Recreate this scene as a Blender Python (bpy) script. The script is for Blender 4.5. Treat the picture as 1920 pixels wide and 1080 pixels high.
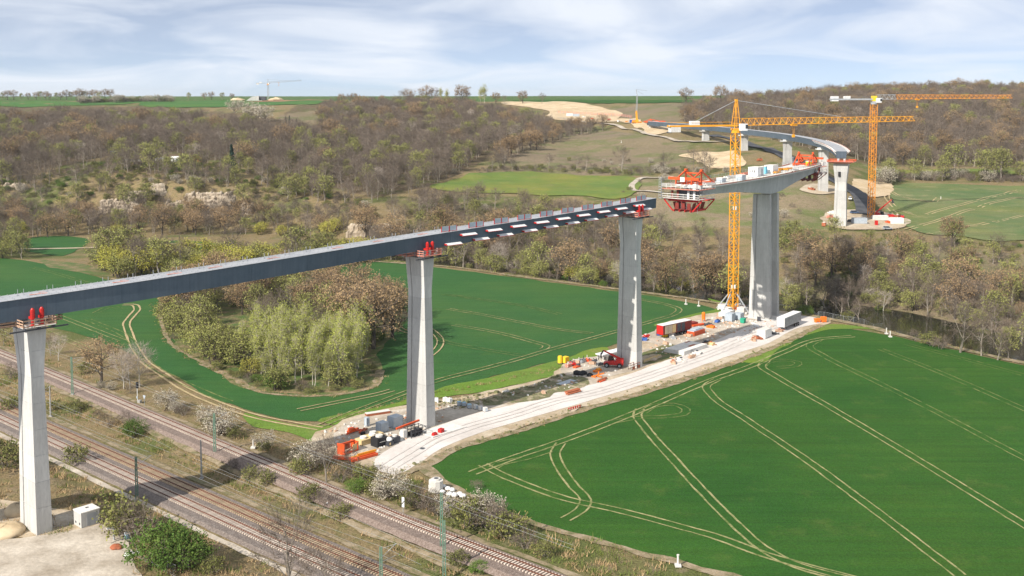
import bpy, math, random
import numpy as np
from mathutils import Vector, Matrix

# ------------------------------------------------------------------ scene, camera, sky, sun
for o in list(bpy.data.objects):
    bpy.data.objects.remove(o)
SC = bpy.context.scene
COL = SC.collection
R = math.radians
rnd = random.Random(7)
nr = np.random.RandomState(11)

CAM_H, FPX, HOR, PITCH = 70.0, 2000.0, 180.0, R(4.4)
PPY = HOR + FPX * math.tan(PITCH)          # row of the principal point in the 1920x1080 photograph
cam = bpy.data.cameras.new('camera')
camo = bpy.data.objects.new('camera', cam)
COL.objects.link(camo)
camo.location = (0, 0, CAM_H)
camo.rotation_euler = (math.pi / 2 - PITCH, 0, 0)
cam.sensor_width = 36
cam.lens = FPX / 1920 * 36
cam.shift_y = -(540 - PPY) / 1920
cam.clip_start = 1
cam.clip_end = 12000
SC.camera = camo

SUN_HEAD, SUN_EL = R(47.5), R(37)            # heading the light travels to (from +X towards +Y)
w = bpy.data.worlds.new('World')
SC.world = w
w.use_nodes = True
nt = w.node_tree
for n in list(nt.nodes):
    nt.nodes.remove(n)
L = nt.links.new
out = nt.nodes.new('ShaderNodeOutputWorld')
bg = nt.nodes.new('ShaderNodeBackground')
bg.inputs[1].default_value = 0.074
sky = nt.nodes.new('ShaderNodeTexSky')
sky.sky_type = 'NISHITA'
sky.sun_disc = False
sky.sun_elevation = SUN_EL
sky.sun_rotation = math.atan2(-math.cos(SUN_HEAD), -math.sin(SUN_HEAD))
sky.air_density = 0.3
sky.dust_density = 0.0
sky.ozone_density = 1.0
# thin veils of cloud: noise on the sky plane (direction / height)
tc = nt.nodes.new('ShaderNodeTexCoord')
sep = nt.nodes.new('ShaderNodeSeparateXYZ')
L(tc.outputs['Generated'], sep.inputs[0])
mx = nt.nodes.new('ShaderNodeMath'); mx.operation = 'MAXIMUM'; mx.inputs[1].default_value = 0.0
L(sep.outputs[2], mx.inputs[0])
ad = nt.nodes.new('ShaderNodeMath'); ad.operation = 'ADD'; ad.inputs[1].default_value = 0.16
L(mx.outputs[0], ad.inputs[0])
dx = nt.nodes.new('ShaderNodeMath'); dx.operation = 'DIVIDE'
dy = nt.nodes.new('ShaderNodeMath'); dy.operation = 'DIVIDE'
L(sep.outputs[0], dx.inputs[0]); L(ad.outputs[0], dx.inputs[1])
L(sep.outputs[1], dy.inputs[0]); L(ad.outputs[0], dy.inputs[1])
cmb = nt.nodes.new('ShaderNodeCombineXYZ')
L(dx.outputs[0], cmb.inputs[0]); L(dy.outputs[0], cmb.inputs[1])
n1 = nt.nodes.new('ShaderNodeTexNoise')
n1.inputs['Scale'].default_value = 1.15
n1.inputs['Detail'].default_value = 9
n1.inputs['Roughness'].default_value = 0.5
n1.inputs['Distortion'].default_value = 0.8
L(cmb.outputs[0], n1.inputs['Vector'])
n2 = nt.nodes.new('ShaderNodeTexNoise')
n2.inputs['Scale'].default_value = 0.35
n2.inputs['Detail'].default_value = 3
L(cmb.outputs[0], n2.inputs['Vector'])
am = nt.nodes.new('ShaderNodeMath'); am.operation = 'MULTIPLY_ADD'
am.inputs[1].default_value = 0.7
L(n2.outputs[0], am.inputs[0]); L(n1.outputs[0], am.inputs[2])
cr = nt.nodes.new('ShaderNodeValToRGB')
cr.color_ramp.elements[0].position = 0.72; cr.color_ramp.elements[0].color = (0.36, 0.36, 0.36, 1)
cr.color_ramp.elements[1].position = 1.12; cr.color_ramp.elements[1].color = (0.92, 0.92, 0.92, 1)
L(am.outputs[0], cr.inputs[0])
mixs = nt.nodes.new('ShaderNodeMixRGB')
mixs.inputs[2].default_value = (9.6, 10.1, 10.9, 1)
L(cr.outputs[0], mixs.inputs[0]); L(sky.outputs[0], mixs.inputs[1])
L(mixs.outputs[0], bg.inputs[0]); L(bg.outputs[0], out.inputs[0])

sun = bpy.data.lights.new('sun', 'SUN')
suno = bpy.data.objects.new('sun', sun)
COL.objects.link(suno)
sun.energy = 5.0
sun.angle = R(0.53)
sun.color = (1.0, 0.93, 0.83)
sd = Vector((math.cos(SUN_HEAD) * math.cos(SUN_EL), math.sin(SUN_HEAD) * math.cos(SUN_EL), -math.sin(SUN_EL)))
suno.rotation_euler = sd.to_track_quat('-Z', 'Y').to_euler()
suno.location = (-200, -200, 400)

SC.view_settings.view_transform = 'Standard'
SC.view_settings.look = 'None'
SC.view_settings.exposure = 0.4
SC.view_settings.gamma = 1
SC.render.engine = 'CYCLES'
SC.cycles.max_bounces = 5
SC.cycles.diffuse_bounces = 2
SC.cycles.glossy_bounces = 2
SC.cycles.transparent_max_bounces = 6

# ------------------------------------------------------------------ camera maths (pixels of the 1920x1080 photograph <-> ground points)
CP, SP = math.cos(PITCH), math.sin(PITCH)
def ray(px, py):
    a, b = (px - 960.0), (PPY - py)
    return a, FPX * CP + b * SP, -FPX * SP + b * CP
def G(px, py, z=0.0):
    dxx, dyy, dzz = ray(px, py)
    t = (z - CAM_H) / dzz
    return Vector((dxx * t, dyy * t, z))
def AT(px, py, Y):
    dxx, dyy, dzz = ray(px, py)
    t = Y / dyy
    return Vector((dxx * t, Y, CAM_H + dzz * t))
def PX(x, y, z):
    zz = z - CAM_H
    d = y * CP - zz * SP
    u = y * SP + zz * CP
    return 960 + FPX * x / d, PPY - FPX * u / d

# ------------------------------------------------------------------ terrain: valley floor, river, slopes and plateau
RIV = -3.6
PROF = {  # column (photograph x): ground profile (distance, height)
 -500: [(0,0),(520,0),(560,0),(585,5),(605,15),(670,25),(800,33),(970,45),(1140,54),(1257,58),(1500,62.5),(2000,66),(5000,67)],
    0: [(0,0),(520,0),(560,0),(585,5),(605,15),(670,25),(800,33),(970,45),(1140,53),(1257,58.6),(1500,62.5),(2000,66),(5000,67)],
  180: [(0,0),(520,0),(560,0),(580,4),(592,15),(630,24),(720,30),(857,38),(1000,46),(1140,54),(1257,59.3),(1500,62.5),(2000,66),(5000,67)],
  300: [(0,0),(520,0),(552,0),(572,3),(590,7),(600,21),(628,25.5),(714,30),(857,38),(1000,46.5),(1140,54),(1257,59.5),(1500,62.5),(2000,66),(5000,67)],
  430: [(0,0),(520,0),(548,0),(570,4),(586,9),(594,18),(640,25),(760,33),(890,42),(1000,49),(1120,56),(1257,60.5),(1500,63.5),(2000,66.5),(5000,67)],
  540: [(0,0),(490,0),(530,0),(560,4),(590,14),(680,27),(800,37),(928,47.5),(1010,53),(1140,58.5),(1257,61),(1500,64),(2000,66.5),(5000,67)],
  700: [(0,0),(462,0),(470,RIV),(500,RIV),(512,1),(528,4),(534,9),(590,17),(680,25),(800,34),(1000,48),(1171,57),(1357,62),(2000,66.5),(5000,67.5)],
  830: [(0,0),(440,0),(448,RIV),(478,RIV),(492,1),(520,5),(560,11),(640,19),(760,29),(900,40),(1071,50),(1230,58),(1400,63),(2000,67),(5000,68)],
  950: [(0,0),(424,0),(431,RIV),(462,RIV),(476,1),(510,5),(583,14),(686,20),(857,31),(1085,43),(1242,53),(1400,61),(1571,65),(2000,67.5),(5000,68.5)],
 1100: [(0,0),(398,0),(405,RIV),(438,RIV),(452,2),(520,8),(583,14),(686,20),(857,31),(1000,40),(1150,46),(1214,47),(1357,61),(1430,63),(2000,67.8),(5000,69)],
 1250: [(0,0),(375,0),(382,RIV),(417,RIV),(430,2),(486,7),(527,12),(630,18),(667,20),(760,30),(865,41),(925,44),(1000,49),(1150,57),(1350,63),(1500,66),(2000,68),(5000,69)],
 1400: [(0,0),(350,0),(357,RIV),(394,RIV),(409,2),(457,8),(521,12),(600,21),(650,27),(725,32.7),(800,38),(950,47),(1085,56),(1214,63),(1430,69),(2000,71),(5000,71)],
 1500: [(0,0),(340,0),(347,RIV),(381,RIV),(395,2),(470,8.5),(520,13),(573,19),(650,27.7),(720,33),(800,40),(950,52),(1100,62),(1300,71),(1500,73),(2000,73),(5000,72)],
 1600: [(0,0),(331,0),(338,RIV),(366,RIV),(380,1),(420,4),(497,9.9),(573,16),(640,20),(720,25),(820,36),(960,51),(1100,63),(1260,71),(1430,75),(2000,75),(5000,73)],
 1700: [(0,0),(312,0),(319,RIV),(352,RIV),(366,0),(430,5),(497,9),(654,16),(714,20),(800,30),(943,45),(1085,58),(1228,68),(1430,77),(2000,77),(5000,74)],
 1820: [(0,0),(293,0),(300,RIV),(330,RIV),(345,0),(400,5),(468,9),(654,16),(714,20.5),(830,34),(970,50),(1100,62),(1250,72),(1430,79),(2000,79),(5000,75)],
 1920: [(0,0),(281,0),(288,RIV),(316,RIV),(332,0),(400,5),(468,9),(654,16),(714,20.5),(830,34),(970,50),(1100,61),(1250,70),(1430,77),(2000,77),(5000,74)],
 2600: [(0,0),(215,0),(222,RIV),(250,RIV),(266,0),(400,5),(468,9),(654,16),(714,20.5),(830,34),(970,50),(1100,61),(1250,70),(1430,76),(2000,76),(5000,74)],
}
_cols = sorted(PROF)
_U = np.linspace(-0.75, 0.85, 321)
_Yk = np.concatenate([np.linspace(0, 620, 311), np.geomspace(624, 5000, 240)])
_tab = np.array([np.interp(_Yk, [p[0] for p in PROF[c]], [p[1] for p in PROF[c]]) for c in _cols])
_uc = np.array([(c - 960) / FPX for c in _cols])
_HG = np.empty((len(_U), len(_Yk)))
# interpolate the knots between columns (keeps the river edge sharp), then blur a little
for i, u in enumerate(_U):
    k = int(np.clip(np.searchsorted(_uc, u) - 1, 0, len(_uc) - 2))
    t = float(np.clip((u - _uc[k]) / (_uc[k + 1] - _uc[k]), 0, 1))
    A, B = PROF[_cols[k]], PROF[_cols[k + 1]]
    ya, yb = np.array([p[0] for p in A], float), np.array([p[0] for p in B], float)
    # front bank line (first non-zero height) moves between the columns
    fa = max(p[0] for p in A[:3] if p[1] == 0); fb = max(p[0] for p in B[:3] if p[1] == 0)
    f = fa * (1 - t) + fb * t
    ha = np.interp(_Yk - f + fa, ya, [p[1] for p in A]); hb = np.interp(_Yk - f + fb, yb, [p[1] for p in B])
    ha2 = np.interp(_Yk, ya, [p[1] for p in A]); hb2 = np.interp(_Yk, yb, [p[1] for p in B])
    wgt = np.clip((_Yk - f - 60) / 120, 0, 1)
    _HG[i] = (ha * (1 - wgt) + ha2 * wgt) * (1 - t) + (hb * (1 - wgt) + hb2 * wgt) * t
def _blur(a, ax, n):
    k = np.hanning(n + 2)[1:-1]; k /= k.sum()
    return np.apply_along_axis(lambda r: np.convolve(np.pad(r, n // 2, 'edge'), k, 'valid'), ax, a)
_HG = _blur(_HG, 0, 7)

def _noise_layer(seed, n):
    return np.random.RandomState(seed).rand(n, n)
_nl = [_noise_layer(s, 64) for s in (1, 2, 3)]
def vnoise(x, y, s, k=0):
    g = _nl[k]; x = np.asarray(x, float) / s + 1000; y = np.asarray(y, float) / s + 1000
    xi, yi = np.floor(x).astype(int), np.floor(y).astype(int)
    fx, fy = x - xi, y - yi
    fx = fx * fx * (3 - 2 * fx); fy = fy * fy * (3 - 2 * fy)
    a = g[xi % 64, yi % 64]; b = g[(xi + 1) % 64, yi % 64]; c = g[xi % 64, (yi + 1) % 64]; d = g[(xi + 1) % 64, (yi + 1) % 64]
    return (a * (1 - fx) + b * fx) * (1 - fy) + (c * (1 - fx) + d * fx) * fy

# railway corridor: the double track lies in a shallow cutting
def _xs(pts, off=0):
    return [G(a, b, off) for a, b in pts]
TRK_R = [(-150, 606), (0, 663), (150, 722), (320, 791), (515, 878), (640, 930), (800, 991), (960, 1053), (1150, 1126)]
TRK_A = [(-150, 690), (0, 759), (130, 818), (320, 901), (380, 927), (540, 997), (700, 1066), (900, 1152)]
TRK_B = [(-150, 713), (0, 783), (90, 824), (320, 929), (380, 956), (500, 1011), (635, 1072), (850, 1168)]
CUT = -1.2
def seg_dist(x, y, poly):
    x = np.asarray(x, float); y = np.asarray(y, float)
    best = np.full(x.shape, 1e9)
    for (ax, ay), (bx, by) in zip(poly[:-1], poly[1:]):
        vx, vy = bx - ax, by - ay
        t = np.clip(((x - ax) * vx + (y - ay) * vy) / (vx * vx + vy * vy), 0, 1)
        best = np.minimum(best, np.hypot(x - ax - t * vx, y - ay - t * vy))
    return best
_cutline = [(0.5 * (a.x + b.x), 0.5 * (a.y + b.y)) for a, b in zip(_xs(TRK_A, CUT), _xs(TRK_B, CUT))]
def T(x, y):
    x = np.asarray(x, float); y = np.asarray(y, float)
    yy = np.maximum(y, 1.0)
    u = np.clip(x / yy, _U[0], _U[-1])
    fi = (u - _U[0]) / (_U[1] - _U[0]); i = np.clip(fi.astype(int), 0, len(_U) - 2); fi = fi - i
    j = np.clip(np.searchsorted(_Yk, yy) - 1, 0, len(_Yk) - 2)
    fj = np.clip((yy - _Yk[j]) / (_Yk[j + 1] - _Yk[j]), 0, 1)
    h = (_HG[i, j] * (1 - fj) + _HG[i, j + 1] * fj) * (1 - fi) + (_HG[i + 1, j] * (1 - fj) + _HG[i + 1, j + 1] * fj) * fi
    d = seg_dist(x, y, _cutline)
    s = np.clip((d - 9.5) / 5.0, 0, 1); s = s * s * (3 - 2 * s)
    h = h + np.where(y < 330, CUT * (1 - s), 0)
    rough = np.clip((h - 2.0) / 6.0, 0, 1) * np.where(y > 330, 1, 0)
    h = h + rough * ((vnoise(x, y, 38, 0) - .5) * 3.0 + (vnoise(x, y, 11, 1) - .5) * 1.1)
    return h
def Tz(x, y):
    return float(T(np.array([x]), np.array([y]))[0])
def GT(px, py):
    """ground point of the terrain seen at a pixel"""
    dxx, dyy, dzz = ray(px, py)
    Ys = np.concatenate([np.linspace(80, 700, 1240), np.geomspace(701, 5000, 900)])
    t = Ys / dyy
    z = CAM_H + dzz * t
    g = T(dxx * t, Ys)
    hit = np.nonzero(z <= g)[0]
    k = hit[0] if len(hit) else len(Ys) - 1
    return Vector((dxx * t[k], Ys[k], g[k]))

# ------------------------------------------------------------------ materials
MATS = {}
def nd(nt, typ, **kw):
    n = nt.nodes.new(typ)
    for k, v in kw.items():
        setattr(n, k, v)
    return n
def mat(name, c1, c2=None, rough=0.8, scale=1.0, detail=4, c3=None, bump=0.0, bscale=None, metal=0.0, rand=0.0, lo=0.35, hi=0.65, spec=0.3, stretch=None, sub=0.0, fine=0.0, streak=0.0):
    """noise-mixed surface; rand = brightness spread between objects"""
    if name in MATS:
        return MATS[name]
    m = bpy.data.materials.new(name); m.use_nodes = True
    nt = m.node_tree; L = nt.links.new
    b = nt.nodes['Principled BSDF']
    b.inputs['Roughness'].default_value = rough
    b.inputs['Metallic'].default_value = metal
    b.inputs['Specular IOR Level'].default_value = spec
    tc = nd(nt, 'ShaderNodeTexCoord')
    vec = tc.outputs['Object']
    if stretch:
        mp = nd(nt, 'ShaderNodeMapping'); mp.inputs['Scale'].default_value = stretch
        L(vec, mp.inputs[0]); vec = mp.outputs[0]
    col = None
    if c2 is None:
        rgb = nd(nt, 'ShaderNodeRGB'); rgb.outputs[0].default_value = (*c1, 1); col = rgb.outputs[0]
    else:
        nz = nd(nt, 'ShaderNodeTexNoise'); nz.inputs['Scale'].default_value = scale; nz.inputs['Detail'].default_value = detail
        nz.inputs['Roughness'].default_value = 0.6
        L(vec, nz.inputs['Vector'])
        cr = nd(nt, 'ShaderNodeValToRGB')
        e = cr.color_ramp.elements
        e[0].position = lo; e[0].color = (*c1, 1); e[1].position = hi; e[1].color = (*c2, 1)
        if c3 is not None:
            k = e.new((lo + hi) / 2); k.color = (*c3, 1)
        L(nz.outputs[0], cr.inputs[0]); col = cr.outputs[0]
    if fine > 0:
        nf = nd(nt, 'ShaderNodeTexNoise'); nf.inputs['Scale'].default_value = scale * 9.7; nf.inputs['Detail'].default_value = 3
        L(vec, nf.inputs['Vector'])
        mr = nd(nt, 'ShaderNodeMapRange'); mr.inputs[1].default_value = .25; mr.inputs[2].default_value = .75
        mr.inputs[3].default_value = 1 - fine; mr.inputs[4].default_value = 1 + fine
        L(nf.outputs[0], mr.inputs[0])
        mm = nd(nt, 'ShaderNodeMixRGB', blend_type='MULTIPLY'); mm.inputs[0].default_value = 1
        L(col, mm.inputs[1]); L(mr.outputs[0], mm.inputs[2]); col = mm.outputs[0]
    if streak > 0:
        ms = nd(nt, 'ShaderNodeMapping'); ms.inputs['Scale'].default_value = (2.2, 2.2, .07); L(tc.outputs['Object'], ms.inputs[0])
        ns = nd(nt, 'ShaderNodeTexNoise'); ns.inputs['Scale'].default_value = 1.0; ns.inputs['Detail'].default_value = 5; L(ms.outputs[0], ns.inputs['Vector'])
        mr = nd(nt, 'ShaderNodeMapRange'); mr.inputs[1].default_value = .3; mr.inputs[2].default_value = .7; mr.inputs[3].default_value = 1 - streak; mr.inputs[4].default_value = 1 + streak * .5
        L(ns.outputs[0], mr.inputs[0])
        mm = nd(nt, 'ShaderNodeMixRGB', blend_type='MULTIPLY'); mm.inputs[0].default_value = 1
        L(col, mm.inputs[1]); L(mr.outputs[0], mm.inputs[2]); col = mm.outputs[0]
    if rand > 0:
        oi = nd(nt, 'ShaderNodeObjectInfo')
        mr = nd(nt, 'ShaderNodeMapRange'); mr.inputs[3].default_value = 1 - rand; mr.inputs[4].default_value = 1 + rand
        L(oi.outputs['Random'], mr.inputs[0])
        mm = nd(nt, 'ShaderNodeMixRGB', blend_type='MULTIPLY'); mm.inputs[0].default_value = 1
        L(col, mm.inputs[1]); L(mr.outputs[0], mm.inputs[2]); col = mm.outputs[0]
    L(col, b.inputs['Base Color'])
    if bump > 0:
        nb = nd(nt, 'ShaderNodeTexNoise'); nb.inputs['Scale'].default_value = bscale or scale * 4; nb.inputs['Detail'].default_value = 5
        L(vec, nb.inputs['Vector'])
        bp = nd(nt, 'ShaderNodeBump'); bp.inputs['Strength'].default_value = bump; bp.inputs['Distance'].default_value = 0.3
        L(nb.outputs[0], bp.inputs['Height']); L(bp.outputs[0], b.inputs['Normal'])
    MATS[name] = m
    return m

# ------------------------------------------------------------------ mesh builder
class MB:
    def __init__(s):
        s.v = []; s.f = []; s.m = []
    def add(s, vs, fs, mi=0):
        k = len(s.v)
        s.v.extend([tuple(p) for p in vs])
        s.f.extend([tuple(i + k for i in f) for f in fs]); s.m.extend([mi] * len(fs))
    def box(s, c, d, rz=0.0, mi=0, taper=1.0):
        cx, cy, cz = c; hx, hy, hz = d[0] / 2, d[1] / 2, d[2] / 2
        ca, sa = math.cos(rz), math.sin(rz)
        vs = []
        for sz in (-1, 1):
            tp = taper if sz > 0 else 1.0
            for sx, sy in ((-1, -1), (1, -1), (1, 1), (-1, 1)):
                x, y = sx * hx * tp, sy * hy * tp
                vs.append((cx + x * ca - y * sa, cy + x * sa + y * ca, cz + sz * hz))
        s.add(vs, [(0, 3, 2, 1), (4, 5, 6, 7), (0, 1, 5, 4), (1, 2, 6, 5), (2, 3, 7, 6), (3, 0, 4, 7)], mi)
    def beam(s, p, q, w, h=None, mi=0):
        p, q = Vector(p), Vector(q); h = h or w
        d = (q - p)
        if d.length < 1e-6: return
        d.normalize()
        up = Vector((0, 0, 1)) if abs(d.z) < 0.95 else Vector((1, 0, 0))
        a = d.cross(up).normalized() * (w / 2); b = d.cross(a).normalized() * (h / 2)
        vs = [p - a - b, p + a - b, p + a + b, p - a + b, q - a - b, q + a - b, q + a + b, q - a + b]
        s.add(vs, [(0, 1, 2, 3), (7, 6, 5, 4), (0, 4, 5, 1), (1, 5, 6, 2), (2, 6, 7, 3), (3, 7, 4, 0)], mi)
    def tube(s, p, q, r, r2=None, n=6, mi=0, cap=True):
        p, q = Vector(p), Vector(q); r2 = r if r2 is None else r2
        d = (q - p)
        if d.length < 1e-6: return
        d.normalize()
        up = Vector((0, 0, 1)) if abs(d.z) < 0.95 else Vector((1, 0, 0))
        a = d.cross(up).normalized(); b = d.cross(a).normalized()
        vs = []
        for c, rr in ((p, r), (q, r2)):
            for i in range(n):
                t = 2 * math.pi * i / n
                vs.append(c + a * (math.cos(t) * rr) + b * (math.sin(t) * rr))
        fs = [(i, (i + 1) % n, n + (i + 1) % n, n + i) for i in range(n)]
        if cap:
            fs += [tuple(range(n))[::-1], tuple(range(n, 2 * n))]
        s.add(vs, fs, mi)
    def prism(s, poly, z0, z1, mi=0):
        n = len(poly)
        vs = [(x, y, z0) for x, y in poly] + [(x, y, z1) for x, y in poly]
        s.add(vs, [tuple(range(n))[::-1], tuple(range(n, 2 * n))] + [(i, (i + 1) % n, n + (i + 1) % n, n + i) for i in range(n)], mi)
    def loft(s, rings, mi=0, cap=True):
        n = len(rings[0]); k = len(s.v)
        for r in rings: s.v.extend([tuple(p) for p in r])
        for j in range(len(rings) - 1):
            for i in range(n):
                s.f.append((k + j * n + i, k + j * n + (i + 1) % n, k + (j + 1) * n + (i + 1) % n, k + (j + 1) * n + i)); s.m.append(mi)
        if cap:
            s.f.append(tuple(k + i for i in range(n))[::-1]); s.m.append(mi)
            s.f.append(tuple(k + (len(rings) - 1) * n + i for i in range(n))); s.m.append(mi)
    def blob(s, c, rad, seed=0, n=8, m=5, jit=.2, mi=0, squash=1.0):
        rr = random.Random(seed); k = len(s.v)
        for j in range(m + 1):
            a = math.pi * j / m
            for i in range(n):
                b = 2 * math.pi * i / n
                f = 1 + rr.uniform(-jit, jit)
                s.v.append((c[0] + rad * f * math.sin(a) * math.cos(b), c[1] + rad * f * math.sin(a) * math.sin(b), c[2] + squash * rad * f * math.cos(a)))
        for j in range(m):
            for i in range(n):
                s.f.append((k + j * n + i, k + (j + 1) * n + i, k + (j + 1) * n + (i + 1) % n, k + j * n + (i + 1) % n)); s.m.append(mi)
    def mesh(s, name, mats):
        me = bpy.data.meshes.new(name)
        me.from_pydata(s.v, [], s.f)
        if not isinstance(mats, (list, tuple)): mats = [mats]
        for m in mats: me.materials.append(m)
        if len(mats) > 1:
            me.polygons.foreach_set('material_index', s.m)
        me.update()
        return me
    def build(s, name, mats, parent=None, loc=None, rz=0.0, smooth=False):
        me = s.mesh(name, mats)
        if smooth:
            me.polygons.foreach_set('use_smooth', [True] * len(me.polygons))
        o = bpy.data.objects.new(name, me); COL.objects.link(o)
        if parent: o.parent = parent
        if loc is not None: o.location = loc
        if rz: o.rotation_euler = (0, 0, rz)
        return o
def put(name, me, parent=None, loc=(0, 0, 0), rz=0.0, scale=None):
    o = bpy.data.objects.new(name, me); COL.objects.link(o)
    if parent: o.parent = parent
    o.location = loc; o.rotation_euler = (0, 0, rz)
    if scale is not None: o.scale = scale if hasattr(scale, '__len__') else (scale,) * 3
    return o
def tag(o, label=None, cat=None, group=None, kind=None):
    if label: o['label'] = label
    if cat: o['category'] = cat
    if group: o['group'] = group
    if kind: o['kind'] = kind
    return o
def thing(name, label, cat, loc=(0, 0, 0), rz=0.0, group=None):
    o = bpy.data.objects.new(name, None); COL.objects.link(o)
    o.empty_display_size = 0.5
    o.location = loc; o.rotation_euler = (0, 0, rz)
    return tag(o, label, cat, group)
def copy_tree(o, parent=None):
    c = o.copy(); COL.objects.link(c); c.parent = parent
    for ch in o.children: copy_tree(ch, c)
    return c
def struct(o): return tag(o, kind='structure')
# ------------------------------------------------------------------ helpers for outlines on the ground
def pip(px, py, poly):
    """vectorised point in polygon"""
    px = np.asarray(px); py = np.asarray(py)
    ins = np.zeros(px.shape, bool)
    n = len(poly)
    for i in range(n):
        x1, y1 = poly[i]; x2, y2 = poly[(i + 1) % n]
        if y1 == y2: continue
        c = ((y1 > py) != (y2 > py)) & (px < (x2 - x1) * (py - y1) / (y2 - y1) + x1)
        ins ^= c
    return ins
def catmull(pts, step, closed=False):
    P = [np.array(p[:2], float) for p in pts]
    n = len(P); out = []
    rng = range(n) if closed else range(n - 1)
    for i in rng:
        if closed: a, b, c, d = P[i - 1], P[i], P[(i + 1) % n], P[(i + 2) % n]
        else: a, b, c, d = P[max(i - 1, 0)], P[i], P[i + 1], P[min(i + 2, n - 1)]
        k = max(1, int(np.linalg.norm(c - b) / step))
        # centripetal-like tangents limited by the segment length
        l1, l2, l3 = np.linalg.norm(b - a) + 1e-6, np.linalg.norm(c - b) + 1e-6, np.linalg.norm(d - c) + 1e-6
        m1 = ((c - b) / l2 * l1 + (b - a) / l1 * l2) / (l1 + l2) * l2 if l1 > 1e-3 else (c - b)
        m2 = ((d - c) / l3 * l2 + (c - b) / l2 * l3) / (l2 + l3) * l2 if l3 > 1e-3 else (c - b)
        for j in range(k):
            t = j / k
            h = (2*t**3-3*t**2+1) * b + (t**3-2*t**2+t) * m1 + (-2*t**3+3*t**2) * c + (t**3-t**2) * m2
            out.append(h)
    if not closed: out.append(P[-1])
    return out
def outline(pts_px, step=3.0, jit=0.4, on='flat', seed=0):
    """photo outline -> smoothed, slightly uneven outline on the ground"""
    W = [(G(a, b) if on == 'flat' else GT(a, b)) for a, b in pts_px]
    q = catmull([(p.x, p.y) for p in W], step, True)
    rr = np.random.RandomState(seed + len(q))
    n = rr.randn(len(q), 2) * jit
    n = (n + np.roll(n, 1, 0)) / 1.6
    return [tuple(a + b) for a, b in zip(q, n)]

# ------------------------------------------------------------------ terrain sheet
TU = np.linspace(-0.74, 0.84, 560)
TY = np.concatenate([np.linspace(70, 260, 60)[:-1], np.linspace(260, 1000, 330)[:-1], np.geomspace(1000, 9000, 120)])
gu, gy = np.meshgrid(TU, TY)
gx = gu * gy
gz = T(gx, gy)
def Tm(x, y):
    """height of the terrain mesh itself (bilinear on its grid)"""
    x = np.asarray(x, float); y = np.asarray(y, float)
    u = np.clip(x / y, TU[0], TU[-1])
    i = np.clip(np.searchsorted(TU, u) - 1, 0, len(TU) - 2); fi = (u - TU[i]) / (TU[i+1] - TU[i])
    j = np.clip(np.searchsorted(TY, y) - 1, 0, len(TY) - 2); fj = (y - TY[j]) / (TY[j+1] - TY[j])
    return (gz[j, i]*(1-fi) + gz[j, i+1]*fi)*(1-fj) + (gz[j+1, i]*(1-fi) + gz[j+1, i+1]*fi)*fj
# what grows or lies on the ground, by region of the valley (outlines given where the ground is seen)
Z_WOODFLOOR = [[(-700,200),(0,200),(330,200),(520,222),(560,195),(800,186),(960,200),(1045,225),(960,262),(880,320),(800,350),(700,372),(560,335),(450,302),(200,292),(0,335),(-700,335)],
               [(1285,250),(1270,190),(1420,172),(1800,150),(2800,150),(2800,318),(1920,314),(1660,312),(1560,300),(1440,258)]]
Z_GRASSY = [[(930,300),(1000,262),(1100,240),(1290,262),(1300,320),(1100,330),(900,325)], [(520,216),(600,205),(600,250),(540,255)], [(1130,205),(1290,190),(1300,240),(1180,222)],
            [(1480,560),(1700,450),(1930,480),(1930,640)], [(430,560),(740,620),(700,730),(480,730),(330,650),(300,580)]]
Z_TAN = [[(1200,330),(1520,330),(1560,380),(1560,430),(1240,425),(1190,380)]]
ppx, ppy = PX(gx, gy, gz)
colr = np.empty(gx.shape + (3,))
base = np.array([0.245, 0.185, 0.10])
nA = vnoise(gx, gy, 26, 0)[..., None]; nB = vnoise(gx, gy, 9, 1)[..., None]; nC = vnoise(gx, gy, 70, 2)[..., None]
green = np.array([0.075, 0.115, 0.028]); litter = np.array([0.135, 0.098, 0.066]); tan = np.array([0.335, 0.265, 0.175]); purp = np.array([0.215, 0.165, 0.125])
colr[:] = base
k = np.clip((nA * .6 + nB * .4 - .52) * 6, 0, 1); colr = colr * (1 - k * .75) + green * k * .75
for z in Z_WOODFLOOR:
    m = pip(ppx, ppy, z)
    k = np.clip((nB - .55) * 5, 0, 1) * .35
    colr[m] = (litter * (1 - k) + green * k)[m]
for z in Z_GRASSY:
    m = pip(ppx, ppy, z)
    k = np.clip((nA * .5 + nB * .5 - .48) * 5, 0, 1) * .5
    kk = np.clip((nC - .55) * 5, 0, 1) * .6
    colr[m] = ((tan * .68 * (1 - kk) + purp * kk) * (1 - k) + green * 1.25 * k)[m]
for z in Z_TAN:
    m = pip(ppx, ppy, z)
    k = np.clip((nA * .5 + nB * .5 - .45) * 5, 0, 1) * .7
    colr[m] = (tan * .8 * (1 - k) + green * 1.5 * k)[m]
colr[gy > 1450] = np.array([0.055, 0.13, 0.03])
nU, nY = len(TU), len(TY)
me = bpy.data.meshes.new('terrain')
idx = np.arange(nU * nY).reshape(nY, nU)
quads = np.stack([idx[:-1, :-1], idx[:-1, 1:], idx[1:, 1:], idx[1:, :-1]], -1).reshape(-1, 4)
me.vertices.add(nU * nY); me.vertices.foreach_set('co', np.stack([gx, gy, gz], -1).ravel())
me.loops.add(quads.size); me.loops.foreach_set('vertex_index', quads.ravel())
me.polygons.add(len(quads)); me.polygons.foreach_set('loop_start', np.arange(0, quads.size, 4)); me.polygons.foreach_set('loop_total', np.full(len(quads), 4))
me.update(calc_edges=True)
ca = me.color_attributes.new('cover', 'FLOAT_COLOR', 'POINT')
ca.data.foreach_set('color', np.concatenate([colr, np.ones(gx.shape + (1,))], -1).ravel())
me.polygons.foreach_set('use_smooth', [True] * len(quads))
mg = bpy.data.materials.new('wild_ground'); mg.use_nodes = True
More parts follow.
